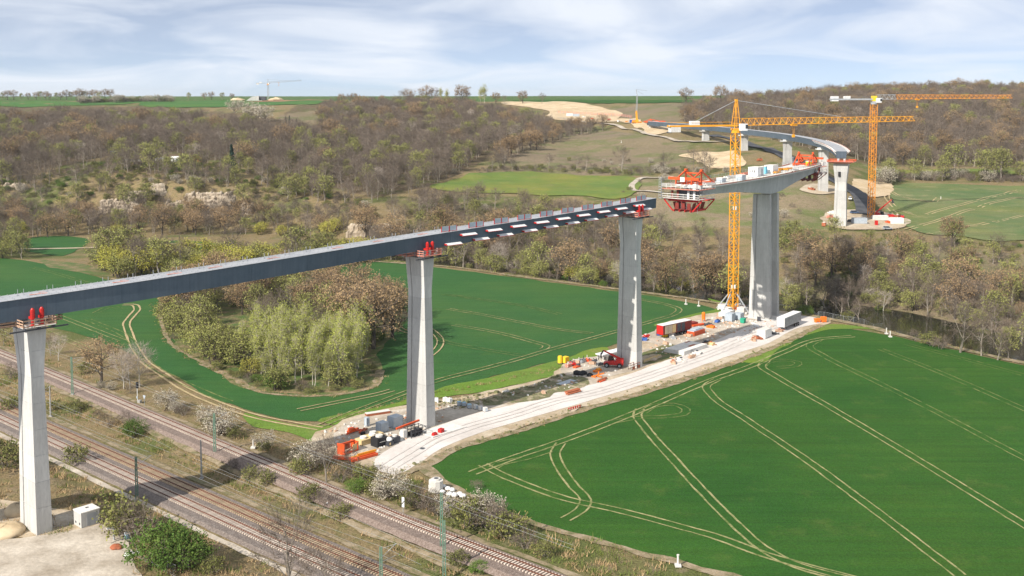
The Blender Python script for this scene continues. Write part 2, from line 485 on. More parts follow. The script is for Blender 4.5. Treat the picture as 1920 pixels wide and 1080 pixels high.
nt = mg.node_tree; L = nt.links.new; b = nt.nodes['Principled BSDF']
b.inputs['Roughness'].default_value = 0.95; b.inputs['Specular IOR Level'].default_value = 0.1
at = nd(nt, 'ShaderNodeVertexColor'); at.layer_name = 'cover'
tc = nd(nt, 'ShaderNodeTexCoord')
def noi(nt, vec, sc, det=4, ro=.6):
    n = nd(nt, 'ShaderNodeTexNoise'); n.inputs['Scale'].default_value = sc; n.inputs['Detail'].default_value = det; n.inputs['Roughness'].default_value = ro
    nt.links.new(vec, n.inputs['Vector']); return n.outputs[0]
def rng(nt, v, a, b_, c, d):
    m = nd(nt, 'ShaderNodeMapRange'); m.inputs[1].default_value = a; m.inputs[2].default_value = b_; m.inputs[3].default_value = c; m.inputs[4].default_value = d
    nt.links.new(v, m.inputs[0]); return m.outputs[0]
def mixc(nt, f, a, b_, mode='MIX'):
    m = nd(nt, 'ShaderNodeMixRGB', blend_type=mode)
    for s, v in ((0, f), (1, a), (2, b_)):
        if hasattr(v, 'node'): nt.links.new(v, m.inputs[s])
        elif s == 0: m.inputs[0].default_value = v
        else: m.inputs[s].default_value = (*v, 1)
    return m.outputs[0]
v = tc.outputs['Object']
c = mixc(nt, rng(nt, noi(nt, v, .55, 5), .46, .68, 0, .6), at.outputs[0], (0.125, 0.135, 0.045))
c = mixc(nt, rng(nt, noi(nt, v, .23, 5), .52, .7, 0, .8), c, (0.26, 0.20, 0.135))
c = mixc(nt, 1.0, c, rng(nt, noi(nt, v, 2.6, 4, .7), .3, .72, .5, 1.45), 'MULTIPLY')
L(c, b.inputs['Base Color'])
bp = nd(nt, 'ShaderNodeBump'); bp.inputs['Strength'].default_value = .9; bp.inputs['Distance'].default_value = .5
L(noi(nt, v, 1.4, 5, .7), bp.inputs['Height']); L(bp.outputs[0], b.inputs['Normal'])
me.materials.append(mg)
terrain = bpy.data.objects.new('terrain', me); COL.objects.link(terrain); struct(terrain)

# ------------------------------------------------------------------ flat sheets and draped sheets
import bmesh
_zk = [0]
def zlift():
    _zk[0] += 1
    return (_zk[0] % 60) * .0011
def sheet(name, poly, mt, z=0.02, grid=None, on='flat', parent=None, off=.3):
    z += zlift(); off += zlift() * 2
    bm = bmesh.new()
    f = bm.faces.new([bm.verts.new((x, y, 0)) for x, y in poly])
    if grid:
        xs = [p[0] for p in poly]; ys = [p[1] for p in poly]
        for ax, lo_, hi_ in ((0, min(xs), max(xs)), (1, min(ys), max(ys))):
            t = math.floor(lo_ / grid) * grid + grid
            while t < hi_:
                co = [0, 0, 0]; no = [0, 0, 0]; co[ax] = t; no[ax] = 1
                bmesh.ops.bisect_plane(bm, geom=bm.verts[:] + bm.edges[:] + bm.faces[:], plane_co=co, plane_no=no)
                t += grid
    bmesh.ops.triangulate(bm, faces=bm.faces[:])
    if on == 'flat':
        for q in bm.verts: q.co.z = z
    else:
        X = np.array([q.co.x for q in bm.verts]); Yv = np.array([q.co.y for q in bm.verts])
        Z = Tm(X, Yv) + off
        for q, zz in zip(bm.verts, Z): q.co.z = zz
    for fc in bm.faces:
        if fc.normal.z < 0: fc.normal_flip()
    me = bpy.data.meshes.new(name); bm.to_mesh(me); bm.free()
    me.materials.append(mt)
    o = bpy.data.objects.new(name, me); COL.objects.link(o)
    if parent: o.parent = parent
    else: struct(o)
    return o

def field_mat(name, cg, cd, soil, row_ang):
    m = bpy.data.materials.new(name); m.use_nodes = True
    nt = m.node_tree; L = nt.links.new; b = nt.nodes['Principled BSDF']
    b.inputs['Roughness'].default_value = .85; b.inputs['Specular IOR Level'].default_value = .15
    tc = nd(nt, 'ShaderNodeTexCoord'); v = tc.outputs['Object']
    mp = nd(nt, 'ShaderNodeMapping'); mp.inputs['Rotation'].default_value = (0, 0, -row_ang); mp.inputs['Scale'].default_value = (.05, 1.0, 1)
    L(v, mp.inputs[0])
    c = mixc(nt, rng(nt, noi(nt, v, .035, 5, .55), .38, .64, 0, 1), cg, cd)
    c = mixc(nt, rng(nt, noi(nt, v, .02, 6, .62), .44, .66, 0, .85), c, (cg[0] * 2.3, cg[1] * 1.3, cg[2] * 1.1))
    mp2 = nd(nt, 'ShaderNodeMapping'); mp2.inputs['Rotation'].default_value = (0, 0, -row_ang); mp2.inputs['Scale'].default_value = (.012, .42, 1); L(v, mp2.inputs[0])
    c = mixc(nt, rng(nt, noi(nt, mp2.outputs[0], 1.0, 3), .32, .68, 0, .5), c, tuple(x * .72 for x in cg))
    c = mixc(nt, rng(nt, noi(nt, mp.outputs[0], 1.1, 3), .3, .7, 0, .5), c, tuple(x * 1.45 for x in cg))
    c = mixc(nt, rng(nt, noi(nt, v, .11, 6, .65), .56, .80, 0, .6), c, soil)
    c = mixc(nt, 1.0, c, rng(nt, noi(nt, v, 3.1, 3, .7), .3, .7, .72, 1.28), 'MULTIPLY')
    L(c, b.inputs['Base Color'])
    bp = nd(nt, 'ShaderNodeBump'); bp.inputs['Strength'].default_value = .7; bp.inputs['Distance'].default_value = .2
    L(noi(nt, v, 3.0, 4, .7), bp.inputs['Height']); L(bp.outputs[0], b.inputs['Normal'])
    return m
SOIL = (0.30, 0.24, 0.12)
M_F1 = field_mat('wheat_near', (0.020, 0.076, 0.010), (0.040, 0.108, 0.014), (0.095, 0.135, 0.03), R(-50))
M_F2 = field_mat('wheat_mid', (0.028, 0.092, 0.024), (0.038, 0.108, 0.024), (0.06, 0.13, 0.03), R(-14))
M_MEAD = field_mat('meadow_grass', (0.115, 0.165, 0.038), (0.085, 0.145, 0.032), (0.24, 0.19, 0.09), R(5))
M_F3 = field_mat('far_wheat', (0.085, 0.135, 0.05), (0.20, 0.185, 0.085), (0.36, 0.29, 0.17), R(12))
M_PLAT = field_mat('plateau_crop', (0.045, 0.125, 0.028), (0.055, 0.14, 0.03), (0.12, 0.14, 0.05), R(3))
M_SCRUBGROUND = mat('rough_grass', (0.23, 0.175, 0.095), (0.075, 0.125, 0.03), c3=(0.13, 0.13, 0.05), scale=.22, detail=6, lo=.36, hi=.62, bump=.6, bscale=1.5, fine=.3)
M_DIRT = mat('bare_dirt', (0.34, 0.265, 0.17), (0.50, 0.43, 0.33), c3=(0.43, 0.35, 0.25), scale=.16, detail=7, lo=.34, hi=.64, bump=.35, bscale=1.2, fine=.16)
M_ROAD = mat('haul_road_gravel', (0.53, 0.49, 0.455), (0.66, 0.62, 0.585), scale=.09, detail=6, lo=.34, hi=.66, bump=.15, bscale=3, fine=.07)
M_YARD = mat('crushed_stone', (0.31, 0.26, 0.20), (0.55, 0.49, 0.41), c3=(0.43, 0.375, 0.305), scale=.14, detail=7, lo=.33, hi=.66, bump=.3, bscale=2, fine=.14)
M_CHURN = mat('churned_soil', (0.20, 0.16, 0.10), (0.42, 0.34, 0.24), c3=(0.13, 0.14, 0.055), scale=.3, detail=7, lo=.34, hi=.62, bump=.6, bscale=1.5, fine=.25)
M_SAND = mat('sand', (0.44, 0.33, 0.195), (0.60, 0.48, 0.32), scale=.08, detail=6, bump=.5, bscale=.6, fine=.12)
M_ASPH = mat('asphalt', (0.045, 0.048, 0.055), (0.085, 0.085, 0.09), scale=.2, rough=.7, fine=.1)
M_BALLAST = mat('ballast', (0.145, 0.105, 0.085), (0.33, 0.265, 0.23), c3=(0.235, 0.18, 0.152), scale=3.2, detail=5, lo=.3, hi=.7, bump=.9, bscale=7, fine=.3)
M_BALLAST2 = mat('ballast_grey', (0.13, 0.105, 0.092), (0.30, 0.26, 0.235), c3=(0.205, 0.17, 0.15), scale=3.2, detail=5, lo=.3, hi=.7, bump=.9, bscale=7, fine=.3)
M_VERGE = mat('track_edge', (0.31, 0.25, 0.17), (0.15, 0.14, 0.065), c3=(0.24, 0.19, 0.115), scale=.45, detail=6, lo=.4, hi=.62, bump=.4, bscale=3, fine=.25)

WHEAT_NEAR = [(797,878),(815,862),(850,846),(905,830),(960,812),(1100,769),(1240,727),(1380,680),(1460,650),(1520,628),(1560,615),(1640,624),(1760,650),(1920,686),(2500,815),(2500,1200),(1700,1180),(1500,1122),(1350,1078),(1200,1038),(1060,998),(960,968),(880,932),(830,905)]
f1 = sheet('wheat_field', outline(WHEAT_NEAR, 3, .35, seed=1), M_F1, .10)
WHEAT_MID = [(-700,402),(-300,428),(0,482),(120,502),(200,524),(400,560),(560,520),(690,492),(830,503),(1000,526),(1200,553),(1310,571),(1345,580),(1325,592),(1290,600),(1245,618),(1130,652),(1000,690),(930,706),(830,740),(700,772),(640,786),(560,790),(480,774),(400,745),(320,702),(250,664),(150,628),(60,600),(0,578),(-200,505),(-700,440)]
f2 = sheet('wheat_field', outline(WHEAT_MID, 4, .5, seed=2), M_F2, .08)
COPSE = [(290,556),(302,600),(330,648),(372,680),(420,703),(480,733),(560,741),(640,742),(695,730),(712,700),(712,660),(745,625),(762,600),(745,560),(690,535),(600,512),(480,505),(300,505),(215,528)]
sheet('rough_grass', outline(COPSE, 4, .8, seed=3), M_SCRUBGROUND, .13)
# bright young grass strips along the site and by the crossing
M_YOUNG = field_mat('young_grass', (0.10, 0.185, 0.025), (0.14, 0.19, 0.04), (0.26, 0.21, 0.10), R(20))
sheet('grass_strip', outline([(600,790),(700,765),(800,738),(900,712),(1000,690),(1060,672),(1140,652),(1145,662),(1060,684),(1050,702),(960,722),(880,738),(780,752),(650,800)], 3, .6, seed=4), M_YOUNG, .11)
sheet('grass_strip', outline([(455,775),(520,788),(560,800),(620,800),(600,832),(540,815),(470,800)], 3, .6, seed=5), M_YOUNG, .11)
sheet('grass_strip', outline([(1230,612),(1290,592),(1345,578),(1330,560),(1380,575),(1360,590),(1290,606)], 3, .5, seed=6), M_YOUNG, .11)
sheet('grass_strip', outline([(1385,678),(1460,645),(1530,612),(1560,608),(1640,617),(1560,618),(1530,624),(1465,652),(1400,681)], 3, .3, seed=8), M_YOUNG, .12)

# construction strip under the bridge
SITE = [(585,812),(640,790),(720,768),(800,755),(880,742),(960,725),(1040,704),(1056,686),(1140,660),(1215,628),(1250,606),(1330,588),(1400,578),(1480,586),(1548,596),(1560,606),(1520,618),(1440,656),(1380,677),(1240,724),(1100,766),(960,808),(905,827),(850,842),(800,872),(745,896),(700,885),(650,862),(600,845)]
sheet('site_dirt', outline(SITE, 3, .6, seed=9), M_DIRT, .14)
ROAD = [(700,872),(738,838),(790,812),(850,790),(900,775),(960,760),(1040,738),(1110,722),(1180,702),(1260,672),(1330,644),(1400,615),(1470,592),(1540,594),(1548,602),(1500,615),(1430,648),(1370,668),(1240,712),(1100,754),(960,795),(890,816),(830,842),(780,872),(742,892),(715,886)]
sheet('haul_road', outline(ROAD, 3, .15, seed=10), M_ROAD, .17)
for k, pts in enumerate([
    [(640,800),(720,775),(790,762),(860,752),(960,762),(900,785),(850,800),(800,822),(740,842),(700,862),(640,850),(620,822)],
    [(1052,690),(1120,668),(1180,662),(1215,655),(1200,690),(1140,708),(1110,722),(1060,706)],
    [(1200,640),(1260,612),(1345,592),(1400,582),(1470,590),(1460,606),(1395,622),(1330,652),(1262,680),(1225,672),(1240,650)]]):
    sheet('site_yard', outline(pts, 3, .5, seed=20 + k), M_YARD, .16)
for k, pts in enumerate([[(925,742),(1000,722),(1050,712),(1045,735),(960,758),(900,762)], [(1205,662),(1262,648),(1300,655),(1260,672),(1215,684)], [(1045,706),(1110,714),(1100,728),(1020,738)]]):
    sheet('rough_grass' if k == 1 else 'churned_soil', outline(pts, 2.5, .7, seed=30 + k), M_SCRUBGROUND if k == 1 else M_CHURN, .19)
# turning area beside the nearest pier
sheet('site_dirt', outline([(-300,960),(-60,930),(60,945),(130,958),(175,968),(170,1000),(90,1010),(0,1000),(-300,1010)], 2, .4, seed=40), M_DIRT, .05)
sheet('site_yard', outline([(-400,985),(40,1008),(120,1000),(190,985),(235,1000),(250,1040),(262,1100),(0,1180),(-400,1180)], 2, .35, seed=41), M_YARD, .09)

# slope meadows, far field, roads beyond the river
sheet('meadow', outline([(805,352),(850,338),(880,326),(950,323),(1030,326),(1110,330),(1180,332),(1200,345),(1190,362),(1170,372),(1100,368),(1000,366),(900,362)], 5, .8, 'T', seed=50), M_MEAD, grid=6, on='T', off=.35)
sheet('far_wheat_field', outline([(1655,352),(1720,344),(1800,347),(1920,350),(2400,352),(2400,470),(1920,452),(1840,452),(1750,442),(1690,420),(1660,400),(1675,378)], 5, .6, 'T', seed=51), M_F3, grid=7, on='T', off=.3)
sheet('far_meadow', outline([(1640,322),(1760,318),(1920,322),(2300,322),(2300,332),(1920,332),(1700,334)], 6, .6, 'T', seed=52), M_MEAD, grid=8, on='T', off=.35)
sheet('plateau_field', outline([(-600,190),(0,190.5),(200,190),(330,190),(345,193.5),(250,194.5),(150,198),(0,200),(-600,200)], 20, .5, 'T', seed=53), M_PLAT, grid=25, on='T', off=.4)
sheet('plateau_field', outline([(260,198),(360,190.5),(480,189),(600,189),(610,192),(520,197),(420,201),(330,203)], 15, .5, 'T', seed=54), M_PLAT, grid=25, on='T', off=.4)
sheet('plateau_field', outline([(960,189),(1060,188),(1300,188),(1310,192),(1180,193.5),(1060,192)], 15, .5, 'T', seed=55), M_F1, grid=25, on='T', off=.5)
sheet('sand_cutting', outline([(940,193),(1000,191.5),(1060,192),(1110,197),(1140,205),(1165,216),(1150,224),(1080,222),(1035,219),(1030,210),(985,201)], 8, .8, 'T', seed=56), M_SAND, grid=9, on='T', off=.5)
sheet('sand_yard', outline([(1035,219),(1100,222),(1170,224),(1215,236),(1262,247),(1240,252),(1190,240),(1120,230),(1040,225)], 8, .8, 'T', seed=57), M_SAND, grid=9, on='T', off=.55)
sheet('sand_patch', outline([(1275,292),(1310,286),(1370,284),(1385,292),(1380,315),(1350,317),(1320,310),(1300,300)], 4, .8, 'T', seed=58), M_SAND, grid=6, on='T', off=.35)
sheet('sand_patch', outline([(1598,350),(1630,340),(1660,344),(1672,356),(1650,370),(1612,372)], 4, .8, 'T', seed=59), M_SAND, grid=6, on='T', off=.4)
sheet('site_dirt', outline([(1548,404),(1570,396),(1620,395),(1660,400),(1700,412),(1690,428),(1640,432),(1590,432),(1550,424)], 3, .6, 'T', seed=60), M_DIRT, grid=5, on='T', off=.35)
sheet('site_dirt', outline([(1505,352),(1540,346),(1575,352),(1572,362),(1535,366),(1508,362)], 3, .6, 'T', seed=61), M_DIRT, grid=5, on='T', off=.35)
sheet('plain_field', outline([(62,446),(100,443),(150,446),(142,470),(120,480),(66,474)], 4, .6, 'T', seed=62), M_F2, grid=8, on='T', off=.15)
sheet('plain_field', outline([(262,456),(330,452),(420,462),(424,470),(330,466),(268,464)], 4, .6, 'T', seed=63), M_F2, grid=8, on='T', off=.15)
sheet('gravel_bank', outline([(70,488),(130,492),(205,512),(215,520),(150,512),(85,497)], 4, .6, seed=64), M_SCRUBGROUND, .12)

# ------------------------------------------------------------------ strips: wheel tracks, paths, roads
def strip_mesh(name, path, wdt, z=None, off=.3, jit=0.0, seed=0):
    """path: list of (x,y); z flat or draped"""
    P = np.array(path); d = np.gradient(P, axis=0); d /= np.linalg.norm(d, axis=1)[:, None] + 1e-9
    n = np.stack([-d[:, 1], d[:, 0]], 1)
    rr = np.random.RandomState(seed)
    e_ = rr.randn(len(P), 2); e_ = (e_ + np.roll(e_, 1, 0) + np.roll(e_, 2, 0)) / 1.75
    w2 = wdt / 2 * np.clip(1 + jit * e_, .3, 2)
    A = P + n * w2[:, :1]; B = P - n * w2[:, 1:]
    if z is None:
        za = np.maximum(Tm(A[:, 0], A[:, 1]), Tm(P[:, 0], P[:, 1])) + off; zb = np.maximum(Tm(B[:, 0], B[:, 1]), Tm(P[:, 0], P[:, 1])) + off
    else:
        za = np.full(len(P), z + zlift()); zb = za
    mb = MB()
    vs = []
    for i in range(len(P)):
        vs += [(A[i, 0], A[i, 1], za[i]), (B[i, 0], B[i, 1], zb[i])]
    mb.add(vs, [(2*i+1, 2*i+3, 2*i+2, 2*i) for i in range(len(P) - 1)])
    return mb
def soil_mat(name, soil, crop, cover):
    """bare wheel ruts, patchily overgrown"""
    m = bpy.data.materials.new(name); m.use_nodes = True
    nt = m.node_tree; b = nt.nodes['Principled BSDF']; b.inputs['Roughness'].default_value = .9
    b.inputs['Specular IOR Level'].default_value = .1
    tc = nd(nt, 'ShaderNodeTexCoord'); v = tc.outputs['Object']
    c = mixc(nt, rng(nt, noi(nt, v, .35, 6, .7), cover - .12, cover + .12, 0, 1), crop, soil)
    c = mixc(nt, 1.0, c, rng(nt, noi(nt, v, 2.5, 3), .3, .7, .8, 1.2), 'MULTIPLY')
    nt.links.new(c, b.inputs['Base Color'])
    return m
M_RUT = soil_mat('rut_bare', (0.33, 0.30, 0.15), (0.10, 0.145, 0.04), .48)
M_RUT2 = soil_mat('rut_overgrown', (0.22, 0.235, 0.09), (0.04, 0.11, 0.022), .50)
M_RUT3 = soil_mat('rut_sandy', (0.42, 0.33, 0.19), (0.22, 0.20, 0.09), .38)
def ruts(parent, px_pts, m=M_RUT, wd=.55, gap=1.9, z=.13, on='flat'):
    W = [(G(a, b) if on == 'flat' else GT(a, b)) for a, b in px_pts]
    q = np.array(catmull([(p.x, p.y) for p in W], 1.6 if on == 'flat' else 4))
    d = np.gradient(q, axis=0); d /= np.linalg.norm(d, axis=1)[:, None]
    n = np.stack([-d[:, 1], d[:, 0]], 1)
    for s in (-1, 1):
        pth = q + n * s * gap / 2
        pth = pth + nr.randn(*pth.shape) * .03
        strip_mesh('wheel_rut', pth, wd * .66, z if on == 'flat' else None, off=.42, jit=.16, seed=rnd.randint(0, 9999)).build('wheel_rut', m, parent)
NEAR_RUTS = [
 ([(885,888),(960,860),(1050,829),(1120,803),(1190,775),(1260,745),(1330,715),(1400,690),(1470,661),(1540,636),(1600,631)], M_RUT, .6),
 ([(1200,768),(1195,778),(1212,805),(1262,862),(1320,925),(1380,985),(1430,1028),(1480,1056),(1580,1085),(1700,1110)], M_RUT, .6),
 ([(1345,712),(1325,724),(1335,742),(1400,788),(1500,855),(1650,965),(1800,1080)], M_RUT, .5),
 ([(1438,676),(1428,688),(1452,704),(1540,755),(1700,850),(1920,985),(2100,1095)], M_RUT, .5),
 ([(1535,638),(1518,650),(1545,668),(1640,715),(1740,765),(1920,860),(2200,1005)], M_RUT2, .5),
 ([(1650,655),(1740,690),(1830,728),(1920,768),(2200,890)], M_RUT2, .45),
 ([(1700,646),(1800,672),(1920,704)], M_RUT2, .35),
 ([(905,872),(930,886),(985,910),(1060,936),(1150,956),(1250,982),(1350,1010),(1430,1040),(1520,1066),(1620,1092)], M_RUT, .6),
 ([(1052,832),(1042,846),(1052,880),(1078,915),(1098,938),(1088,958),(1060,975)], M_RUT, .55),
 ([(1205,775),(1228,762),(1262,759),(1286,768),(1280,778),(1250,782),(1200,784),(1150,792)], M_RUT2, .5),
 ([(1428,690),(1440,680),(1470,676),(1496,680),(1490,687),(1460,690)], M_RUT2, .4),
 ([(925,878),(935,872),(985,860),(1030,846)], M_RUT2, .5)]
for pts, m, wd in NEAR_RUTS: ruts(f1, pts, m, wd)
MID_RUTS = [
 ([(230,572),(247,572),(257,579),(248,592),(238,605),(242,625),(255,655),(275,682),(310,706),(360,737),(420,762),(480,782),(560,798),(600,805)], M_RUT3, .85),
 ([(165,600),(240,634),(262,662),(290,690),(330,712),(380,735),(430,755)], M_RUT2, .5),
 ([(60,575),(120,597),(200,628),(232,640)], M_RUT, .45), ([(60,612),(110,632),(165,655),(215,680)], M_RUT, .45),
 ([(60,502),(85,508),(140,524),(200,542),(240,556)], M_RUT2, .45),
 ([(830,552),(900,562),(980,574),(1050,590)], M_RUT2, .5), ([(840,580),(900,590),(980,606),(1050,619),(1110,626)], M_RUT, .5),
 ([(850,610),(920,622),(1000,642),(1025,650),(1018,656)], M_RUT, .5),
 ([(600,800),(660,775),(740,745),(830,712),(900,694),(980,672),(1040,654),(1100,638),(1160,621),(1230,601),(1268,588),(1272,580),(1250,572),(1200,562)], M_RUT, .6),
 ([(805,668),(820,655),(826,640),(815,625),(806,618)], M_RUT3, .55), ([(806,618),(830,640),(900,655),(980,668)], M_RUT2, .4),
 ([(735,600),(760,622),(800,632)], M_RUT3, .5), ([(178,588),(210,576),(226,580)], M_RUT2, .4),
 ([(560,770),(600,762),(660,750),(700,742),(735,733)], M_RUT3, .5)]
for pts, m, wd in MID_RUTS: ruts(f2, pts, m, wd, z=.15)
fw = bpy.data.objects['far_wheat_field']
for pts in ([(1660,362),(1685,395),(1720,405),(1760,396),(1820,380),(1910,358)], [(1700,432),(1740,420),(1800,400),(1920,372)], [(1740,440),(1820,425),(1920,405)], [(1665,358),(1700,372),(1745,380),(1760,372)],
            [(1690,418),(1680,405),(1668,392)]):
    ruts(fw, pts, M_RUT3, 1.0, 2.4, on='T')
def path(name, px_pts, wdt, m, on='T', z=.2, off=.5, jit=.05, step=4):
    W = [(G(a, b) if on == 'flat' else GT(a, b)) for a, b in px_pts]
    q = catmull([(p.x, p.y) for p in W], step)
    # cross subdivided so that it follows the slope
    return struct(strip_mesh(name, q, wdt, z if on == 'flat' else None, off, jit).build(name, m))
path('gravel_path', [(1262,332),(1215,334),(1190,343),(1184,352),(1198,359),(1240,362)], 3.4, M_YARD)
path('access_road', [(1046,222),(1120,232),(1190,244),(1245,258),(1290,266),(1330,268),(1380,266)], 4.2, M_YARD, off=.7)
path('asphalt_road', [(1335,255),(1390,266),(1440,280),(1480,300),(1520,322),(1570,342),(1602,362),(1618,385),(1622,405)], 8.5, M_ASPH, off=.7)
path('farm_track', [(-200,470),(260,462),(330,458),(430,466),(520,474)], 3.0, M_DIRT, off=.3)
path('field_edge_path', [(640,484),(720,492),(830,499),(960,517),(1100,535),(1200,548),(1330,566),(1380,575)], 2.4, M_VERGE, on='flat', z=.16, jit=.25, step=2)
path('field_edge_path', [(1480,586),(1560,600),(1620,612),(1700,632),(1800,655),(1920,682),(2300,770)], 3.0, M_VERGE, on='flat', z=.16, jit=.2, step=2)
path('field_edge_path', [(205,522),(290,550),(302,600),(332,655),(400,690)], 1.2, M_VERGE, on='flat', z=.17, jit=.3, step=1.5)
path('field_edge_path', [(380,682),(430,706),(500,737),(600,743),(690,730),(712,695)], 1.8, M_VERGE, on='flat', z=.17, jit=.3, step=1.5)
path('field_edge_path', [(735,893),(800,872),(850,845),(960,812),(1100,768),(1240,726),(1380,679),(1460,648),(1540,610)], 2.2, M_VERGE, on='flat', z=.18, jit=.22, step=1.5)
path('field_edge_path', [(790,876),(840,912),(900,940),(960,968),(1060,998),(1200,1038),(1350,1078),(1500,1122)], 2.0, M_VERGE, on='flat', z=.16, jit=.3, step=1.5)

M_TYRE = mat('tyre_worn_gravel', (0.48, 0.445, 0.41), (0.62, 0.58, 0.545), scale=.3, detail=6, lo=.38, hi=.6, stretch=(1, 1, 1), fine=.1)
for off in (-2.1, -.4, 1.3):
    W = [G(a, b) for a, b in ((722,878),(765,852),(812,824),(870,803),(960,778),(1040,752),(1110,737),(1180,716),(1260,689),(1330,664),(1400,634),(1480,606))]
    q = np.array(catmull([(p.x, p.y) for p in W], 2)); d = np.gradient(q, axis=0); d /= np.linalg.norm(d, axis=1)[:, None]
    struct(strip_mesh('tyre_track', q + np.stack([-d[:, 1], d[:, 0]], 1) * off, .5, .245, jit=.3, seed=int(off * 10) + 50).build('tyre_track', M_TYRE))
# river
mw = bpy.data.materials.new('river_water'); mw.use_nodes = True
b = mw.node_tree.nodes['Principled BSDF']; b.inputs['Base Color'].default_value = (0.018, 0.020, 0.012, 1); b.inputs['Roughness'].default_value = .07
nt = mw.node_tree; tc = nd(nt, 'ShaderNodeTexCoord'); bp = nd(nt, 'ShaderNodeBump'); bp.inputs['Strength'].default_value = .12; bp.inputs['Distance'].default_value = .05
nt.links.new(noi(nt, tc.outputs['Object'], 1.3, 3), bp.inputs['Height']); nt.links.new(bp.outputs[0], b.inputs['Normal'])
rv = [(560,560),(-120,560)]
mb = MB()
line = []
for c in _cols:
    if c < 700: continue
    f = max(p[0] for p in PROF[c][:3] if p[1] == 0)
    line.append(((c - 960) / FPX, f))
vs = []
for u, f in line:
    for dd in (-2, 44): vs.append((u * (f + dd), f + dd, RIV + 1.1))
mb.add(vs, [(2*i, 2*i+2, 2*i+3, 2*i+1) for i in range(len(line) - 1)])
struct(mb.build('river', mw))

# ------------------------------------------------------------------ railway
M_RAIL = mat('rusty_rail', (0.16, 0.068, 0.042), (0.105, 0.05, 0.035), scale=1.5, rough=.75)
M_SLEEP = mat('concrete_sleeper', (0.60, 0.51, 0.43), (0.48, 0.40, 0.335), scale=1.2, rand=.14)
M_SLEEP2 = mat('concrete_sleeper_rusty', (0.49, 0.375, 0.255), (0.38, 0.28, 0.185), scale=1.2, rand=.14)
def smooth_track(pts, z):
    W = np.array([(p.x, p.y) for p in _xs(pts, z)])
    # quadratic fit along the chord
    d = W[-1] - W[0]; d /= np.linalg.norm(d); n = np.array([-d[1], d[0]])
    s = (W - W[0]) @ d; t = (W - W[0]) @ n
    k = np.polyfit(s, t, 3)
    ss = np.arange(s[0], s[-1], .6)
    return W[0] + ss[:, None] * d + np.polyval(k, ss)[:, None] * n
def rail_mesh(q, off, z):
    mb = MB(); d = np.gradient(q, axis=0); d /= np.linalg.norm(d, axis=1)[:, None]; n = np.stack([-d[:, 1], d[:, 0]], 1)
    prof = [(-.075, 0), (.075, 0), (.065, .02), (.018, .04), (.018, .12), (.04, .13), (.04, .17), (-.04, .17), (-.04, .13), (-.018, .12), (-.018, .04), (-.065, .02)]
    rings = []
    for p, nn in zip(q[::4], n[::4]):
        rings.append([(p[0] + nn[0] * (off + a * 1.5), p[1] + nn[1] * (off + a * 1.5), z + b_) for a, b_ in prof])
    mb.loft(rings); return mb
sl = MB(); sl.loft([[(-1.3, -.16, 0), (1.3, -.16, 0), (1.3, .16, 0), (-1.3, .16, 0)], [(-1.3, -.14, .2), (1.3, -.14, .2), (1.3, .14, .2), (-1.3, .14, .2)]])
slm = {m.name: sl.mesh('sleeper', m) for m in (M_SLEEP, M_SLEEP2)}
def bed(name, q, off0, wl, wr, z, m, hgt=.45):
    mb = MB(); d = np.gradient(q, axis=0); d /= np.linalg.norm(d, axis=1)[:, None]; n = np.stack([-d[:, 1], d[:, 0]], 1)
    vs = []; K = 5
    for p, nn in zip(q[::5], n[::5]):
        for a, h in ((wl + .9, -.25), (wl, hgt), ((wl - wr) / 2 * 0, hgt), (-wr, hgt), (-wr - .9, -.25)):
            aa = a + off0 + (rnd.uniform(-.18, .18) if h < 0 else rnd.uniform(-.06, .06))
            vs.append((p[0] + nn[0] * aa, p[1] + nn[1] * aa, z + h))
    k = len(vs) // K
    fs = [(i * K + j, i * K + j + 1, (i + 1) * K + j + 1, (i + 1) * K + j) for i in range(k - 1) for j in range(K - 1)]
    mb.add(vs, fs); return struct(mb.build(name, m))
def track(pts, z, label, msl):
    q = smooth_track(pts, z + .5)
    c0 = q[len(q) // 2]
    t = thing('railway_track', label, 'railway track', (c0[0], c0[1], z + .45))
    ql = q - c0
    for s in (-1, 1): rail_mesh(ql, s * .7175 * 1.04, .17).build('rail', M_RAIL, t)
    d = np.gradient(q, axis=0)
    zz = z + .45
    px, py = PX(q[:, 0], q[:, 1], zz)
    rest = MB(); n = 0
    for i in range(len(q)):
        a = math.atan2(d[i, 1], d[i, 0]) + math.pi / 2
        vis = -5 < px[i] < 1925 and py[i] < 1085
        if vis and n < 300 and px[i] > 0 - 5:
            put('sleeper', slm[msl.name], t, (ql[i, 0], ql[i, 1], 0), a); n += 1
        else:
            rest.box((ql[i, 0], ql[i, 1], .09), (2.6, .26, .18), a)
    o = rest.build('sleepers', msl, t); o['kind'] = 'stuff'
    return q
qR = track(TRK_R, 0, 'single railway track running along the edge of the wheat fields', M_SLEEP)
qA = track(TRK_A, CUT, 'railway track with yellowish sleepers, upper of the two parallel tracks', M_SLEEP2)
qB = track(TRK_B, CUT, 'railway track with pale sleepers, lower of the two parallel tracks beside the pier', M_SLEEP)
bed('ballast_bed', qR, 0, 2.0, 3.2, 0, M_BALLAST)
n_ = min(len(qA), len(qB))
bed('ballast_bed', 0.5 * (qA[:n_] + qB[:n_]), 0, 4.3, 4.8, CUT, M_BALLAST2)
def along(q, off, z, wd, name, m, jit=.15):
    d = np.gradient(q, axis=0); d /= np.linalg.norm(d, axis=1)[:, None]; n = np.stack([-d[:, 1], d[:, 0]], 1)
    return struct(strip_mesh(name, (q + n * off)[::3], wd, z, off=.12, jit=jit, seed=3).build(name, m))
along(qR, 3.3, None, 1.0, 'track_edge_strip', M_VERGE, .35)
along(qR, -4.7, None, 1.3, 'track_edge_strip', M_VERGE, .35)
along(0.5 * (qA[:n_] + qB[:n_]), -6.6, None, 1.2, 'track_walkway', M_YARD, .2)
